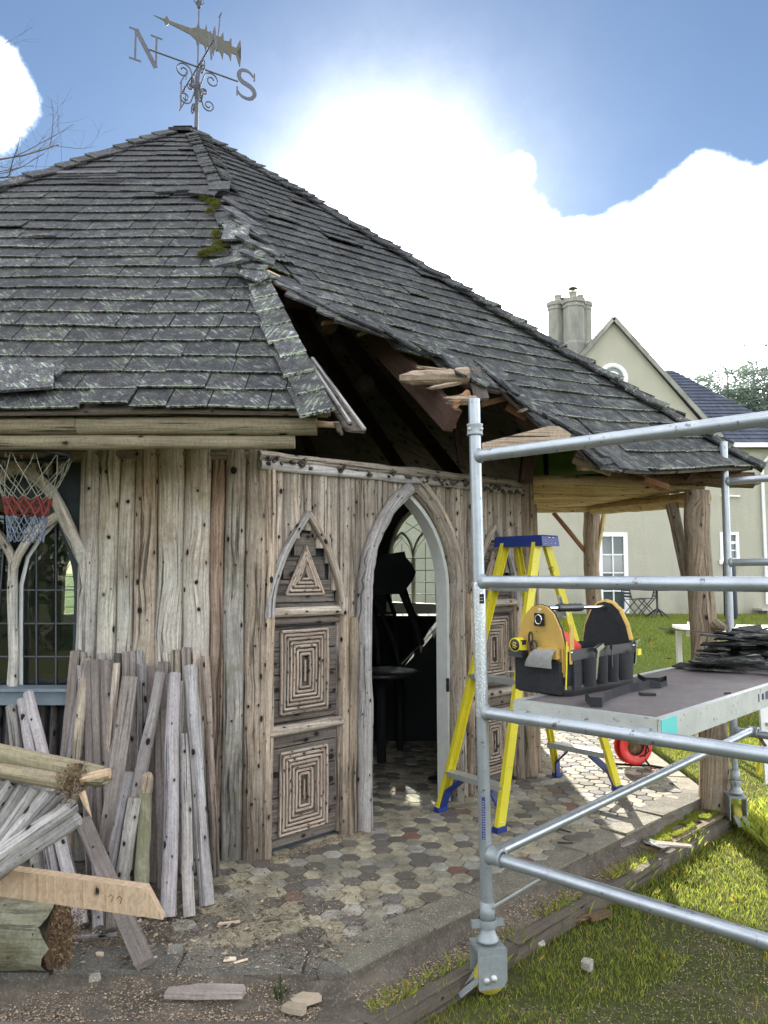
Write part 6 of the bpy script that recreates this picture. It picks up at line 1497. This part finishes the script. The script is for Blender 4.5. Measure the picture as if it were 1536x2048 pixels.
    top_ = [(-1.0, .0), (-.78, .012), (-.72, .07), (-.66, .02), (-.45, .03), (-.18, .045), (-.05, .09), (0, .20), (.03, .10), (.14, .11), (.18, .20), (.20, .11), (.32, .10), (.36, .20), (.39, .10), (.52, .11), (.58, .20), (.60, .08), (.72, .10), (.78, .17), (.79, .05), (.90, .05), (1.0, .20), (1.02, .10), (.92, .0)]
    pl_ = top_+[(x, -z) for x, z in top_[::-1][1:-1]]
    Nn = da.cross(Z_).normalized(); m = MB()
    for i in range(len(top_)-1):
        a, b = top_[i], top_[i+1]; 
        m.prism([(-a[0]*la*.9, a[1]*.75), (-b[0]*la*.9, b[1]*.75), (-b[0]*la*.9, -b[1]*.75), (-a[0]*la*.9, -a[1]*.75)], Ca, da, Z_, Nn, -.004, .004)
    m.build('leafy_arrow', M['brass'], vn)
vane()
# ================================================================== HOUSE
random.seed(91)
YH = 21.0
def H(px, py, Y=YH): return at(px, py, Y)
hs = top('cream_house', 'large cream rendered house with a gable and slate roof beyond the lawn', 'house', (7, YH+3, .42))
zb = .2; zE = H(1480, 889).z
gx0 = H(1050, 800).x; g_ap = H(1225, 640); gR = H(1440, 878)
# long wall with openings cut: french window and window behind the post
fwx0, fwx1, fwz1 = H(1196, 1100).x, H(1255, 1100).x, H(1225, 1065).z
w2x0, w2x1, w2z0, w2z1 = H(1440, 1100).x, H(1478, 1100).x, H(1460, 1122).z, H(1460, 1064).z
m = MB(); XR = 11.35
def wp(poly): m.prism(poly, V((0, YH, 0)), X_, Z_, V((0, -1, 0)), -.35, 0)
xl_ = -4.0
wp([(xl_, zb), (fwx0, zb), (fwx0, zE), (xl_, zE)]); wp([(fwx0, fwz1), (fwx1, fwz1), (fwx1, zE), (fwx0, zE)]); wp([(fwx1, zb), (w2x0, zb), (w2x0, zE), (fwx1, zE)])
wp([(w2x0, zb), (w2x1, zb), (w2x1, w2z0), (w2x0, w2z0)]); wp([(w2x0, w2z1), (w2x1, w2z1), (w2x1, zE), (w2x0, zE)]); wp([(w2x1, zb), (XR, zb), (XR, zE), (w2x1, zE)])
gl = H(1010, 835); ga_l = V((g_ap.x-(gR.x-g_ap.x), YH, gR.z))
RWc = H(1225, 757)
# gable with round window
gpoly = [(ga_l.x, zE+.001), (gR.x, zE+.001), (g_ap.x, g_ap.z)]
m.prism(gpoly, V((0, YH, 0)), X_, Z_, V((0, -1, 0)), -.35, 0)
m.build('wall', M['render'], hs)
# roofs
def slope(P4, n, name, courses=22, cols=30):
    a, b, c, d = P4; m = MB(); N_ = (b-a).cross(d-a).normalized()
    if N_.z < 0: N_ = -N_
    vs = [p-N_*.06 for p in P4]+[p for p in P4]; m.add(vs, [(0, 1, 2, 3), (4, 5, 6, 7)[::-1], (0, 4, 5, 1), (1, 5, 6, 2), (2, 6, 7, 3), (3, 7, 4, 0)])
    for r in range(courses):
        for k in range(cols):
            t0, t1 = r/courses, (r+1.25)/courses; u0, u1 = (k+.5*(r % 2))/cols, (k+.97+.5*(r % 2))/cols
            if u1 > 1: u1 = 1
            if t1 > 1: t1 = 1
            q = [a.lerp(b, u0).lerp(d.lerp(c, u0), t0)+N_*.035, a.lerp(b, u1).lerp(d.lerp(c, u1), t0)+N_*.035, a.lerp(b, u1).lerp(d.lerp(c, u1), t1)+N_*.008, a.lerp(b, u0).lerp(d.lerp(c, u0), t1)+N_*.008]
            m.add(q+[v-N_*.02 for v in q[:2]], [(0, 1, 2, 3), (4, 5, 1, 0)], tint=rnd(.6, 1.5))
    o = m.build(name, M['slate'], hs); return o
ea, eb = V((gR.x-.1, YH-.25, zE)), V((XR+.3, YH-.25, zE)); hip = H(1330, 742, YH+3.2); 
slope([ea, eb, V((hip.x+.25, YH+3.2, hip.z)), V((hip.x, YH+3.2, hip.z))], 1, 'roof', 22, 30)
slope([V((XR+.3, YH-.25, zE)), V((XR+.3, YH+7.6, zE)), V((hip.x+.25, YH+3.4, hip.z)), V((hip.x+.25, YH+3.2, hip.z))], 1, 'roof', 16, 20)
# gable verge slopes running back
slope([V((g_ap.x, YH-.12, g_ap.z+.05)), V((gR.x+.25, YH-.12, gR.z-.2)), V((gR.x+.25, YH+7, gR.z-.2)), V((g_ap.x, YH+7, g_ap.z+.05))], 1, 'roof', 12, 12)
slope([V((ga_l.x-.25, YH-.12, ga_l.z-.2)), V((g_ap.x, YH-.12, g_ap.z+.05)), V((g_ap.x, YH+7, g_ap.z+.05)), V((ga_l.x-.25, YH+7, ga_l.z-.2))], 1, 'roof', 12, 12)
slope([V((-4, YH-.2, zE)), V((ga_l.x+.3, YH-.2, zE)), V((ga_l.x+.3, YH+4, zE+2.2)), V((-4, YH+4, zE+2.2))], 1, 'roof', 12, 20)
m = MB()
for a, b in ((ga_l, g_ap), (g_ap, gR)): m.bar(V((a.x, YH-.13, a.z+.02)), V((b.x, YH-.13, b.z+.02)), .12, .05, up=V((0, -1, 0)))
m.build('verge', M['chim'], hs)
# back part of the house closing the volume
MB().box(V(((XR+xl_)/2, YH+4, (zb+zE)/2)), (XR-xl_-.2, 7.2, zE-zb-.1)).build('rear_wall', M['render'], hs)
# round window
rw = MB()
for (r0, r1, d0, d1, mt) in ((.37, .33, 0, .05, 0),): rw.lathe([(.42, 0), (.42, .05), (.30, .05), (.30, 0)], V((RWc.x, YH-.0, RWc.z)), V((0, -1, 0)), 32)
rwo = rw.build('round_window', M['white'], hs)
MB().lathe([(.0, .012), (.30, .012)], V((RWc.x, YH, RWc.z)), V((0, -1, 0)), 24).build('pane', M['hglass'], rwo)
MB().lathe([(.20, .014), (.20, .035), (.13, .035), (.13, .014)], V((RWc.x, YH, RWc.z)), V((0, -1, 0)), 24).build('inner_ring', M['cream'], rwo)
def win(x0, x1, z0, z1, cols, rows, fw=.09, name='window', bars=.03, split=None):
    y = YH+.02; m = MB(); cx, cz = (x0+x1)/2, (z0+z1)/2
    for x in (x0+fw/2, x1-fw/2): m.box((x, y, cz), (fw, .10, z1-z0))
    for z in (z0+fw/2, z1-fw/2): m.box((cx, y+.002, z), (x1-x0-.002, .10, fw))
    o = m.build(name, M['white'], hs); b = MB(); ix0, ix1, iz0, iz1 = x0+fw, x1-fw, z0+fw, z1-fw
    for k in range(1, cols): b.box((lerp(ix0, ix1, k/cols), y, cz), (bars, .05, iz1-iz0))
    for k in range(1, rows): b.box((cx, y+.003, lerp(iz0, iz1, k/rows)), (ix1-ix0, .05, bars if not (split and k == split) else bars*2.5))
    b.build('glazing_bar', M['white'], o)
    for i in range(cols):
        for j in range(rows):
            t = V((rnd(-.02, .02), 0, rnd(-.03, .03))); a = (lerp(ix0, ix1, i/cols), lerp(ix0, ix1, (i+1)/cols)); c = (lerp(iz0, iz1, j/rows), lerp(iz0, iz1, (j+1)/rows))
            MB().box(((a[0]+a[1])/2, y+.03, (c[0]+c[1])/2), (a[1]-a[0]-.005, .008, c[1]-c[0]-.005), (X_+Y_*t.x).normalized(), (Y_-X_*t.x).normalized()).build('pane', M['hglass'], o)
    return o
win(fwx0, fwx1, zb+.25, fwz1, 2, 4, .11, 'french_window'); win(w2x0, w2x1, w2z0, w2z1, 2, 3, .08, split=2)
MB().bar((w2x0-.05, YH-.05, w2z0-.03), (w2x1+.05, YH-.05, w2z0-.03), .06, .12).build('window_sill', M['white'], hs)
x0, x1 = H(1540, 1).x, H(1575, 1).x; win(x0, x1, w2z0, w2z1, 2, 3, .08)
m = MB(); m.box(((ea.x+XR)/2+.1, YH-.28, zE-.06), (XR-ea.x+.4, .10, .12)); m.build('gutter', M['white'], hs)
dpx = H(1522, 950).x; m = MB(); m.tube([(dpx+.25, YH-.28, zE-.1), (dpx+.2, YH-.2, zE-.3), (dpx, YH-.08, zE-.55), (dpx, YH-.08, zb+.5)], .045, 8); m.build('downpipe', M['white'], hs)
p = H(1362, 1067); MB().box((p.x, YH-.02, p.z), (.16, .06, .16)).build('air_vent', M['furn'], hs); p = H(1399, 1116); MB().box((p.x, YH-.04, p.z), (.12, .1, .24)).build('meter_box', M['chim'], hs)
m = MB(); m.tube([(H(1440, 993).x, YH-.05, H(1, 992).z), (H(1478, 993).x, YH-.05, H(1, 993).z)], .03, 6); m.build('cable_pipe', M['white'], hs)
p = H(1530, 1210); MB().box((p.x+.1, YH-.3, p.z-.1), (.9, .5, .06)).build('stone_bench_top', M['pot'], hs); MB().box((p.x+.15, YH-.3, p.z-.35), (.7, .4, .45)).build('stone_bench_base', M['chim'], hs)
# chimneys
def chimney():
    Yc = YH+2.4
    ch_ = top('chimney_stack', 'pair of tall rendered octagonal chimney shafts with four pots behind the gable', 'chimney', H(1138, 720, Yc))
    def sh(pxc, w, ytop, Y, nm='shaft'):
        c = at(pxc, 700, Y); r = w/2/FPX*Y; zt = at(pxc, ytop, Y).z; m = MB(); zb_ = at(pxc, 760, Y).z
        m.lathe([(r*1.12, zb_-c.z), (r*1.12, at(pxc, 690, Y).z-c.z), (r, at(pxc, 685, Y).z-c.z), (r, zt-.28-c.z), (r*1.1, zt-.26-c.z), (r*1.06, zt-.16-c.z), (r*1.2, zt-.14-c.z), (r*1.2, zt-.02-c.z), (r*1.05, zt-c.z), (0, zt-c.z)], c, Z_, 8, smooth=False)
        return m.build(nm, M['chim'], ch_)
    s1 = sh(1113, 32, 605, Yc); s2 = sh(1149, 42, 600, Yc-.35); s3 = sh(1172, 26, 605, Yc+.2)
    for (pxc, yb, yt, w, par, cowl) in ((1116, 607, 590, 14, s1, 0), (1146, 602, 583, 16, s2, 1), (1132, 604, 597, 12, s2, 2), (1161, 605, 590, 13, s3, 0)):
        c = at(pxc, yb, Yc); r = w/2/FPX*Yc; h = (yb-yt)/FPX*Yc; MB().lathe([(r, -.05), (r*.92, h*.8), (r*1.12, h*.82), (r*1.12, h), (r*.8, h), (r*.8, h*.6)], c, Z_, 14).build('chimney_pot', M['pot'], ch_)
        if cowl: MB().lathe([(0, h+.16), (r*.9, h+.14), (r*1.25, h+.10), (r*1.0, h+.10), (0, h+.12)], c-(Z_*.0 if cowl == 1 else Z_*.12)+V((-.12 if cowl == 2 else 0, 0, 0)), Z_, 16).build('cowl', M['furn'], ch_)
chimney()

# garden furniture by the house
def gz(x, y): return lawnz(x, y)
tY = 19.5
def tbl():
    p = at(1315, 1228, tY); g = gz(p.x, tY); t = top('garden_table', 'small round dark garden table in front of the house wall', 'garden table', (p.x, tY, g)); zt_ = g+.70
    MB().lathe([(0, 0), (.37, 0), (.37, -.03), (0, -.03)], V((p.x, tY, zt_)), Z_, 24).build('table_top', M['furn'], t)
    MB().tube([(p.x, tY, g+.1), (p.x, tY, zt_)], .03, 8).build('table_leg', M['furn'], t)
    for k in range(4): a = R_(45+90*k); MB().tube([(p.x, tY, g+.22), (p.x+.3*math.cos(a), tY+.3*math.sin(a), g+.01)], .022, 6).build('foot', M['furn'], t)
tbl()
def gchair(px, Y, rot, lab):
    p = at(px, 1225, Y); g = gz(p.x, Y); c = top('garden_chair', lab, 'garden chair', (p.x, Y, g), group='dark chairs at the garden table')
    X = V((math.cos(R_(rot)), math.sin(R_(rot)), 0)); Yc = V((-X.y, X.x, 0)); O = V((p.x, Y, g))
    for s in (-1, 1):
        MB().tube([O+Yc*s*.22-X*.22, O+Yc*s*.22+X*.2+Z_*.45], .014, 6).build('leg', M['furn'], c); MB().tube([O+Yc*s*.22+X*.22, O+Yc*s*.22-X*.16+Z_*.45, O+Yc*s*.22-X*.26+Z_*.86], .014, 6).build('leg', M['furn'], c)
    for k in range(6): MB().box(O+X*(-.18+.075*k)+Z_*.45, (.06, .44, .014), X, Yc, Z_).build('seat_slat', M['furn'], c)
    for k in range(5): MB().box(O-X*(.18+.018*k)+Z_*(.52+.08*k), (.014, .44, .06), X, Yc, Z_).build('back_slat', M['furn'], c)
gchair(1268, 19.6, 10, 'dark folding garden chair standing left of the round table, further from it'); gchair(1295, 20.2, 150, 'dark folding garden chair partly behind the round table')
# barbecue like dark cylinder near the second window
dm = top('covered_bin', 'dark navy rounded bin standing against the house wall beside the veranda post', 'bin', (at(1460, 1150, 19).x, 19, gz(9, 19)))
c = V((at(1459, 1150, 19).x, 19, gz(9, 19))); MB().lathe([(.13, 0), (.16, .1), (.15, at(1, 1128, 19).z-c.z), (.12, at(1, 1122, 19).z-c.z), (0, at(1, 1118, 19).z-c.z)], c, Z_, 16).build('bin_body', M['navy'], dm); MB().tube([c+V((.12, -.1, .9)), c+V((.3, -.1, .9)), c+V((.3, -.1, .7))], .02, 6).build('handle', M['furn'], dm)

# white trestle bench with a folded sheet, beyond the deck
def trestle():
    Y = 7.9; p = at(1385, 1290, Y); t = top('work_bench', 'low white slatted bench under a pale folded sheet on the sunny lawn', 'bench', (p.x+.5, Y+.3, gz(3.6, Y)))
    z = at(1400, 1262, Y).z; g = gz(3.6, Y)
    x0 = at(1365, 1262, Y).x
    MB().prism([(0, 0), (1.6, -.1), (1.75, .6), (.1, .75)], V((x0, Y-.2, z)), X_, Y_, Z_, 0, .03).build('bench_top', M['canvas'], t)
    m = MB(); vs = [at(1375, 1243, Y+.2), at(1400, 1252, Y+.2), at(1500, 1255, Y+.5), at(1540, 1262, Y+.5), at(1540, 1280, Y), at(1372, 1268, Y)]; m.add(vs+[v-Z_*.02 for v in vs], [tuple(range(6)), tuple(range(6, 12))[::-1]]+[(i, (i+1) % 6, 6+(i+1) % 6, 6+i) for i in range(6)]); m.build('folded_sheet', M['canvas'], t)
    for k in range(5): MB().box(V((x0+.32, Y-.22, z-.05-k*.045)), (.5, .02, .03)).build('slat', M['chim'], t)
    for (x, y) in ((x0+.05, Y-.2), (x0+1.5, Y-.2), (x0+.15, Y+.5), (x0+1.5, Y+.4)): MB().bar((x, y, g-.02), (x, y, z), .05, .05).build('leg', M['white'], t)
trestle()
# pale step ladder at the right edge behind the deck
def aladder():
    Y = 6.6; t = top('small_step_ladder', 'pale aluminium step ladder half hidden behind the deck at the right edge', 'ladder', (at(1540, 1500, Y).x, Y, gz(3, Y)))
    g = gz(3.2, Y)
    for (a, b) in ((at(1519, 1560, Y), at(1540, 1380, Y)), ):
        MB().bar(V((a.x, Y, g)), b+Z_*.3, .05, .03).build('rail', M['yellow'], t, label='yellowish rail')
    x = at(1536, 1500, Y-.3).x; MB().bar(V((x, Y-.3, g)), V((x, Y-.2, g+1.2)), .07, .03).build('rail', M['white'], t); MB().bar(V((x+.4, Y-.3, g)), V((x+.4, Y-.2, g+1.2)), .07, .03).build('rail', M['white'], t)
    for k in range(4): MB().box(V((x+.2, Y-.27, g+.2+.27*k)), (.4, .08, .02)).build('tread', M['alu'], t)
aladder()

# ================================================================== TREES
def conifer(loc, h, r, n, name, label, group=None, lean=0, cone=True, mat='leaf', tr=(1, 1), size=.16, base=1.):
    t = top(name, label, 'tree', loc, group); L = V(loc)
    m = MB(); m.tube([L, L+V((lean*.5, 0, h*.5)), L+V((lean, 0, h*.97))], [h*.022, h*.014, h*.003], 8); m.build('trunk', M['bark'], t)
    m = MB(); vs = []; fs = []; ts = []; nb = int(n/90); s = rnd(0, 99)
    for b in range(nb):
        f = (b+.5)/nb; f = .10+.88*f; z = h*f; rr = r*((1-f)**.75 if cone else math.sqrt(max(.02, 1-(f*1.1-.45)**2)))*rnd(.55, 1.25); a = rnd(0, 6.283); up = rnd(-.10, .35)*rr
        c0 = L+V((lean*f, 0, z)); d = V((math.cos(a), math.sin(a), 0))
        for k in range(90):
            q = rnd(.15, 1); w = (1-q)*rr*.35+.12*rr*q; p = c0+d*rr*q+Z_*(up*q+rnd(-.16, .06)*rr*.6)+V((-d.y, d.x, 0))*rnd(-1, 1)*w; sz = size*rnd(.5, 1.3)
            e1 = (d+V((rnd(-.6, .6), rnd(-.6, .6), rnd(-.5, .5))))*sz; e2 = V((rnd(-1, 1), rnd(-1, 1), rnd(-.6, .6)))*sz*.35; bb = len(vs)
            vs += [p, p+e1*.5+e2, p+e1]; fs.append((bb, bb+1, bb+2)); g = rnd(.6, 1.5); ts += [(g*tr[0], g*base, g*tr[1])]*3
    m.v = [tuple(v) for v in vs]; m.f = fs; m.uv = [(0, 0)]*len(vs); m.t = ts; m.sm = [False]*len(fs); m.build('crown', M[mat], t)
random.seed(101)
def treeat(px, pyt, Y): p = at(px, pyt, Y); return (p.x, Y, .4), p.z-.4
for (px, py, Y, r, lab, nm) in ((1455, 752, 52, 3.2, 'broad conifer paled by painted haze left of the pointed one behind the house', 'conifer_tree'), (1506, 735, 54, 2.6, 'pointed conifer paled by painted haze behind the house', 'conifer_tree'), (1534, 772, 50, 2.6, 'low conifer at the right edge behind the house roof', 'conifer_tree')):
    l, h = treeat(px, py, Y); conifer(l, h*1.04, r*1.35, 16000, nm, lab, 'conifers behind the house', cone=False, tr=(1.2, 1.3), size=.42, base=1.25, mat='hazeleaf')
# trees behind the camera, mirrored in the left window
for k, (x, y, h, r) in enumerate(((-9, -12, 9, 3.4), (-4, -15, 10, 3.6), (-14, -9, 8.5, 3.2), (2.5, -17, 9, 3.4), (-19, -14, 10, 3.6))):
    conifer((x, y, -.2), h, r, 2600, 'garden_tree', ['dark evergreen garden tree mirrored in the left window', 'taller dark evergreen behind the viewer', 'bushy evergreen far to the left behind the viewer', 'dark evergreen behind the viewer to the right', 'outermost evergreen to the left behind the viewer'][k], 'trees behind the viewer', cone=False, size=.40)
def hedge():
    L = (-22, -9.5, -.2); t = top('garden_hedge', 'tall dark evergreen hedge behind the viewer, mirrored in the left window', 'hedge', (-8, -9.5, -.2)); m = MB(); vs = []; ts = []
    for k in range(9000):
        x = rnd(-24, 5); z = rnd(-.1, 3.1+.5*noise.noise(V((x*.4, 0, 0)))); y = -9.5+rnd(-.5, .5); p = V((x, y, z)); e = V((rnd(-1, 1), rnd(-1, 1), rnd(-1, 1)))*.3; f = V((rnd(-1, 1), rnd(-1, 1), rnd(-1, 1)))*.15
        vs += [tuple(p), tuple(p+e*.5+f), tuple(p+e)]; g = rnd(.6, 1.6); ts += [(g, g, g)]*3
    m.v = vs; m.f = [(3*i, 3*i+1, 3*i+2) for i in range(len(vs)//3)]; m.uv = [(0, 0)]*len(vs); m.t = ts; m.sm = [False]*(len(vs)//3); m.build('foliage', M['leaf'], t)
    for x in (-18, -11, -4, 2): MB().tube([(x, -9.5, -.3), (x, -9.5, 2.6)], .05, 6).build('stem', M['bark'], t)
hedge()
# bare tree at the left edge
def bare(loc, h, seed, label, first, name='bare_tree'):
    random.seed(seed); t = top(name, label, 'tree', loc, 'bare trees at the left'); tm = MB(); cm = MB()
    def grow(p, d, L, r, lvl, m):
        n = 5; pts = [p]; dd = V(d)
        for i in range(n):
            dd = (dd+V((rnd(-1, 1), rnd(-1, 1), rnd(-.7, .9)))*.16).normalized(); pts.append(pts[-1]+dd*L/n)
        m.tube(pts, [lerp(r, r*.5, i/n) for i in range(n+1)], 6 if lvl < 2 else 4, cap=False)
        if lvl >= 5: return
        for k in range({0: 5, 1: 6, 2: 5, 3: 3, 4: 2}[lvl]):
            q = rnd(.35, 1) if lvl else rnd(.45, 1); i = min(n-1, int(q*n)); b = pts[i].lerp(pts[i+1], q*n-i if q < 1 else 1)
            ax_ = V((rnd(-1, 1), rnd(-1, 1), rnd(-.4, .8))).normalized(); nd = (dd*.75+ax_*.85).normalized()
            grow(b, nd, L*rnd(.42, .62), max(.0025, r*.45*rnd(.7, 1)), lvl+1, cm)
    for (p, d, L, r, lv) in first:
        grow(V(p), V(d).normalized(), L, r, lv, tm if lv == 0 else cm)
    tm.build('trunk', M['bark'], t); cm.build('crown', M['bark'], t)
q1 = at(-400, 40, 15); q2 = at(-260, 330, 14)
bare((q1.x-1.2, 13, -.15), 13, 5, 'leafless tree whose twigs reach in at the upper left corner', [((q1.x-1.2, 13, -.15), (0, 0, 1), 9, .16, 0), ((q1.x-1.2, 13, 8.6), (.9, 0, .35), 3.6, .03, 1), ((q1.x-1.2, 13, 9.6), (.9, -.1, .15), 3.4, .028, 1), ((q1.x-1.2, 13, 10.6), (.95, 0, .05), 3.2, .028, 1)])
bare((q2.x-1.0, 12, -.15), 9, 12, 'smaller leafless tree with twigs showing above the left roof slope', [((q2.x-1.0, 12, -.15), (0, 0, 1), 5.5, .11, 0), ((q2.x-1.0, 12, 6.8), (.95, 0, .22), 2.3, .018, 2), ((q2.x-1.0, 12, 7.6), (.95, 0, .3), 2.4, .018, 2)])

# ================================================================== GRASS
random.seed(55)
def grass(name, n, reg, hmin, hmax, w, label, tints=(.7, 1.4)):
    rs = np.random.RandomState(7+n); P = reg(rs, n); n = len(P); h = rs.uniform(hmin, hmax, n); a = rs.uniform(0, 6.283, n); ln = rs.uniform(.1, .8, n)*h
    ca, sa = np.cos(a), np.sin(a); ww = w*rs.uniform(.6, 1.3, n); b = rs.uniform(0, 6.283, n)
    v = np.zeros((n, 4, 3)); v[:, 0] = P; v[:, 1] = P; v[:, 2] = P; v[:, 3] = P
    v[:, 0, 0] -= ca*ww; v[:, 0, 1] -= sa*ww; v[:, 1, 0] += ca*ww; v[:, 1, 1] += sa*ww
    cb, sb = np.cos(b), np.sin(b)
    v[:, 2, 0] += cb*ln*.4+ca*ww*.6; v[:, 2, 1] += sb*ln*.4+sa*ww*.6; v[:, 2, 2] += h*.6; v[:, 3, 0] += cb*ln; v[:, 3, 1] += sb*ln; v[:, 3, 2] += h
    v[:, 0, 2] -= .004; v[:, 1, 2] -= .004
    f = np.arange(n*4).reshape(n, 4); tris = np.concatenate([f[:, [0, 1, 2]], f[:, [0, 2, 3]]]).astype(np.int32)
    me = bpy.data.meshes.new(name); me.vertices.add(n*4); me.vertices.foreach_set('co', v.ravel()); me.loops.add(len(tris)*3); me.loops.foreach_set('vertex_index', tris.ravel())
    me.polygons.add(len(tris)); me.polygons.foreach_set('loop_start', np.arange(0, len(tris)*3, 3, dtype=np.int32)); me.polygons.foreach_set('loop_total', np.full(len(tris), 3, dtype=np.int32)); me.update(calc_edges=True)
    at_ = me.attributes.new('tint', 'FLOAT_COLOR', 'POINT'); g = rs.uniform(*tints, n); dry = rs.uniform(0, 1, n) < .07
    t = np.ones((n, 4, 4), dtype=np.float32); t[:, :, 0] = (g*np.where(dry, 2.2, 1))[:, None]; t[:, :, 1] = (g*np.where(dry, 1.25, 1))[:, None]; t[:, :, 2] = (g*np.where(dry, 1.6, 1))[:, None]; at_.data.foreach_set('color', t.ravel())
    me.materials.append(M['grass']); o = bpy.data.objects.new(name, me); SC.collection.objects.link(o); tag(o, label, 'grass', kind='stuff')
def LZ(x, y): return -.17+np.clip((y-5)/14, 0, 1)**1.3*.60
def onlawn(x, y):
    k = (x-y > -3.10) | (x > 2.52)
    pin = ((x-y) > -3.27-0.02) | (x > 2.5)
    return k & pin
def clump(x, y, s, seed):
    out = np.empty(len(x))
    for i in range(len(x)): out[i] = noise.noise(V((x[i]*s, y[i]*s, seed)))
    return out
def reg_near(rs, n):
    x = rs.uniform(-.3, 4.2, n); y = rs.uniform(2.35, 8, n); k = onlawn(x, y) & (x < y*.56+.4); x, y = x[k], y[k]
    c = clump(x, y, 1.7, 2.)+.5*clump(x, y, 6, 5.)+(3.2-y)*.45; k = (c < .12) | (rs.uniform(0, 1, len(x)) < .10); x, y = x[k], y[k]; return np.stack([x, y, LZ(x, y)], 1)
grass('grass', 190000, reg_near, .010, .034, .0016, 'short tufted lawn grass on the near side', (.7, 1.5))
def reg_far(rs, n):
    y = 7.5+13.4*rs.uniform(0, 1, n)**1.5; x = rs.uniform(1.5, 12, n); k = (x < y*.56+.6) & ((x > 2.6) | (y > 12)); x, y = x[k], y[k]; return np.stack([x, y, LZ(x, y)], 1)
grass('grass', 120000, reg_far, .02, .055, .004, 'mown lawn grass running back to the house', (.7, 1.4))
def reg_edge(rs, n):
    t = rs.uniform(0, 3.9, n); o = np.abs(rs.normal(0, .05, n))+.10; x = -.14+t*S2+o*S2; y = 3.13+t*S2-o*S2; k = (clump(x, y, 3, 8.) > -.1) & (x < 2.6); x, y = x[k], y[k]; return np.stack([x, y, np.full(len(x), -.15)], 1)
grass('grass', 5000, reg_edge, .03, .09, .002, 'long uncut grass fringing the edging boards', (.8, 1.6))
def reg_tuft(rs, n):
    x = rs.uniform(2.35, 3.1, n); y = rs.normal(5.0, .35, n); k = (x-y > -3.1); x, y = x[k], y[k]; return np.stack([x, y, np.full(len(x), -.15)], 1)
grass('grass', 5000, reg_tuft, .04, .11, .0022, 'longer bright tufts by the veranda post', (1.0, 1.8))
def reg_moss(rs, n):
    t = rs.uniform(0, 1.3, n); o = rs.uniform(0, .16, n); x = 1.64+t*S2-o*S2; y = 4.72+t*S2+o*S2; k = clump(x, y, 9, 3.) > -.05; x, y = x[k], y[k]; return np.stack([x, y, np.full(len(x), -.066)], 1)
grass('grass', 16000, reg_moss, .004, .014, .0018, 'moss growing on the end of the edging', (.9, 1.5))
# small weeds
random.seed(66)
def weed(px, py, z, h, label, n=26, grp='small weeds on the lawn and step'):
    p = gnd(px, py, z); t = top('weed_plant', label, 'weed', p, grp); m = MB()
    for k in range(n):
        a = rnd(0, 6.28); ln = h*rnd(.5, 1); d = V((math.cos(a), math.sin(a), 0)); q = p+d*rnd(0, h*.15); tip = q+d*ln*rnd(.1, .55)+Z_*ln; sd_ = V((-d.y, d.x, 0))*h*.03; mid = q.lerp(tip, .5)+Z_*ln*.12
        m.add([q, mid+sd_, tip, mid-sd_], [(0, 1, 2, 3)], tint=rnd(.7, 1.6))
    m.build('leaves', M['weed'], t)
weed(1300, 1305, 0, .32, 'dark upright weed on the lawn behind the tool bag', 80); weed(1345, 1290, .05, .42, 'taller dark weed on the lawn left of the white bench', 80); weed(1330, 1300, 0, .18, 'low dark weed between the two upright ones', 50)
weed(720, 1938, -.09, .07, 'grey green tuft growing at the patio corner', 40); weed(560, 2010, -.1, .10, 'grass tuft on the lower step below the patio corner', 30); weed(520, 1975, -.09, .09, 'thin grass tuft left of the patio corner', 16); weed(640, 1990, -.1, .12, 'long bladed tuft beside the pale angular stone', 18)
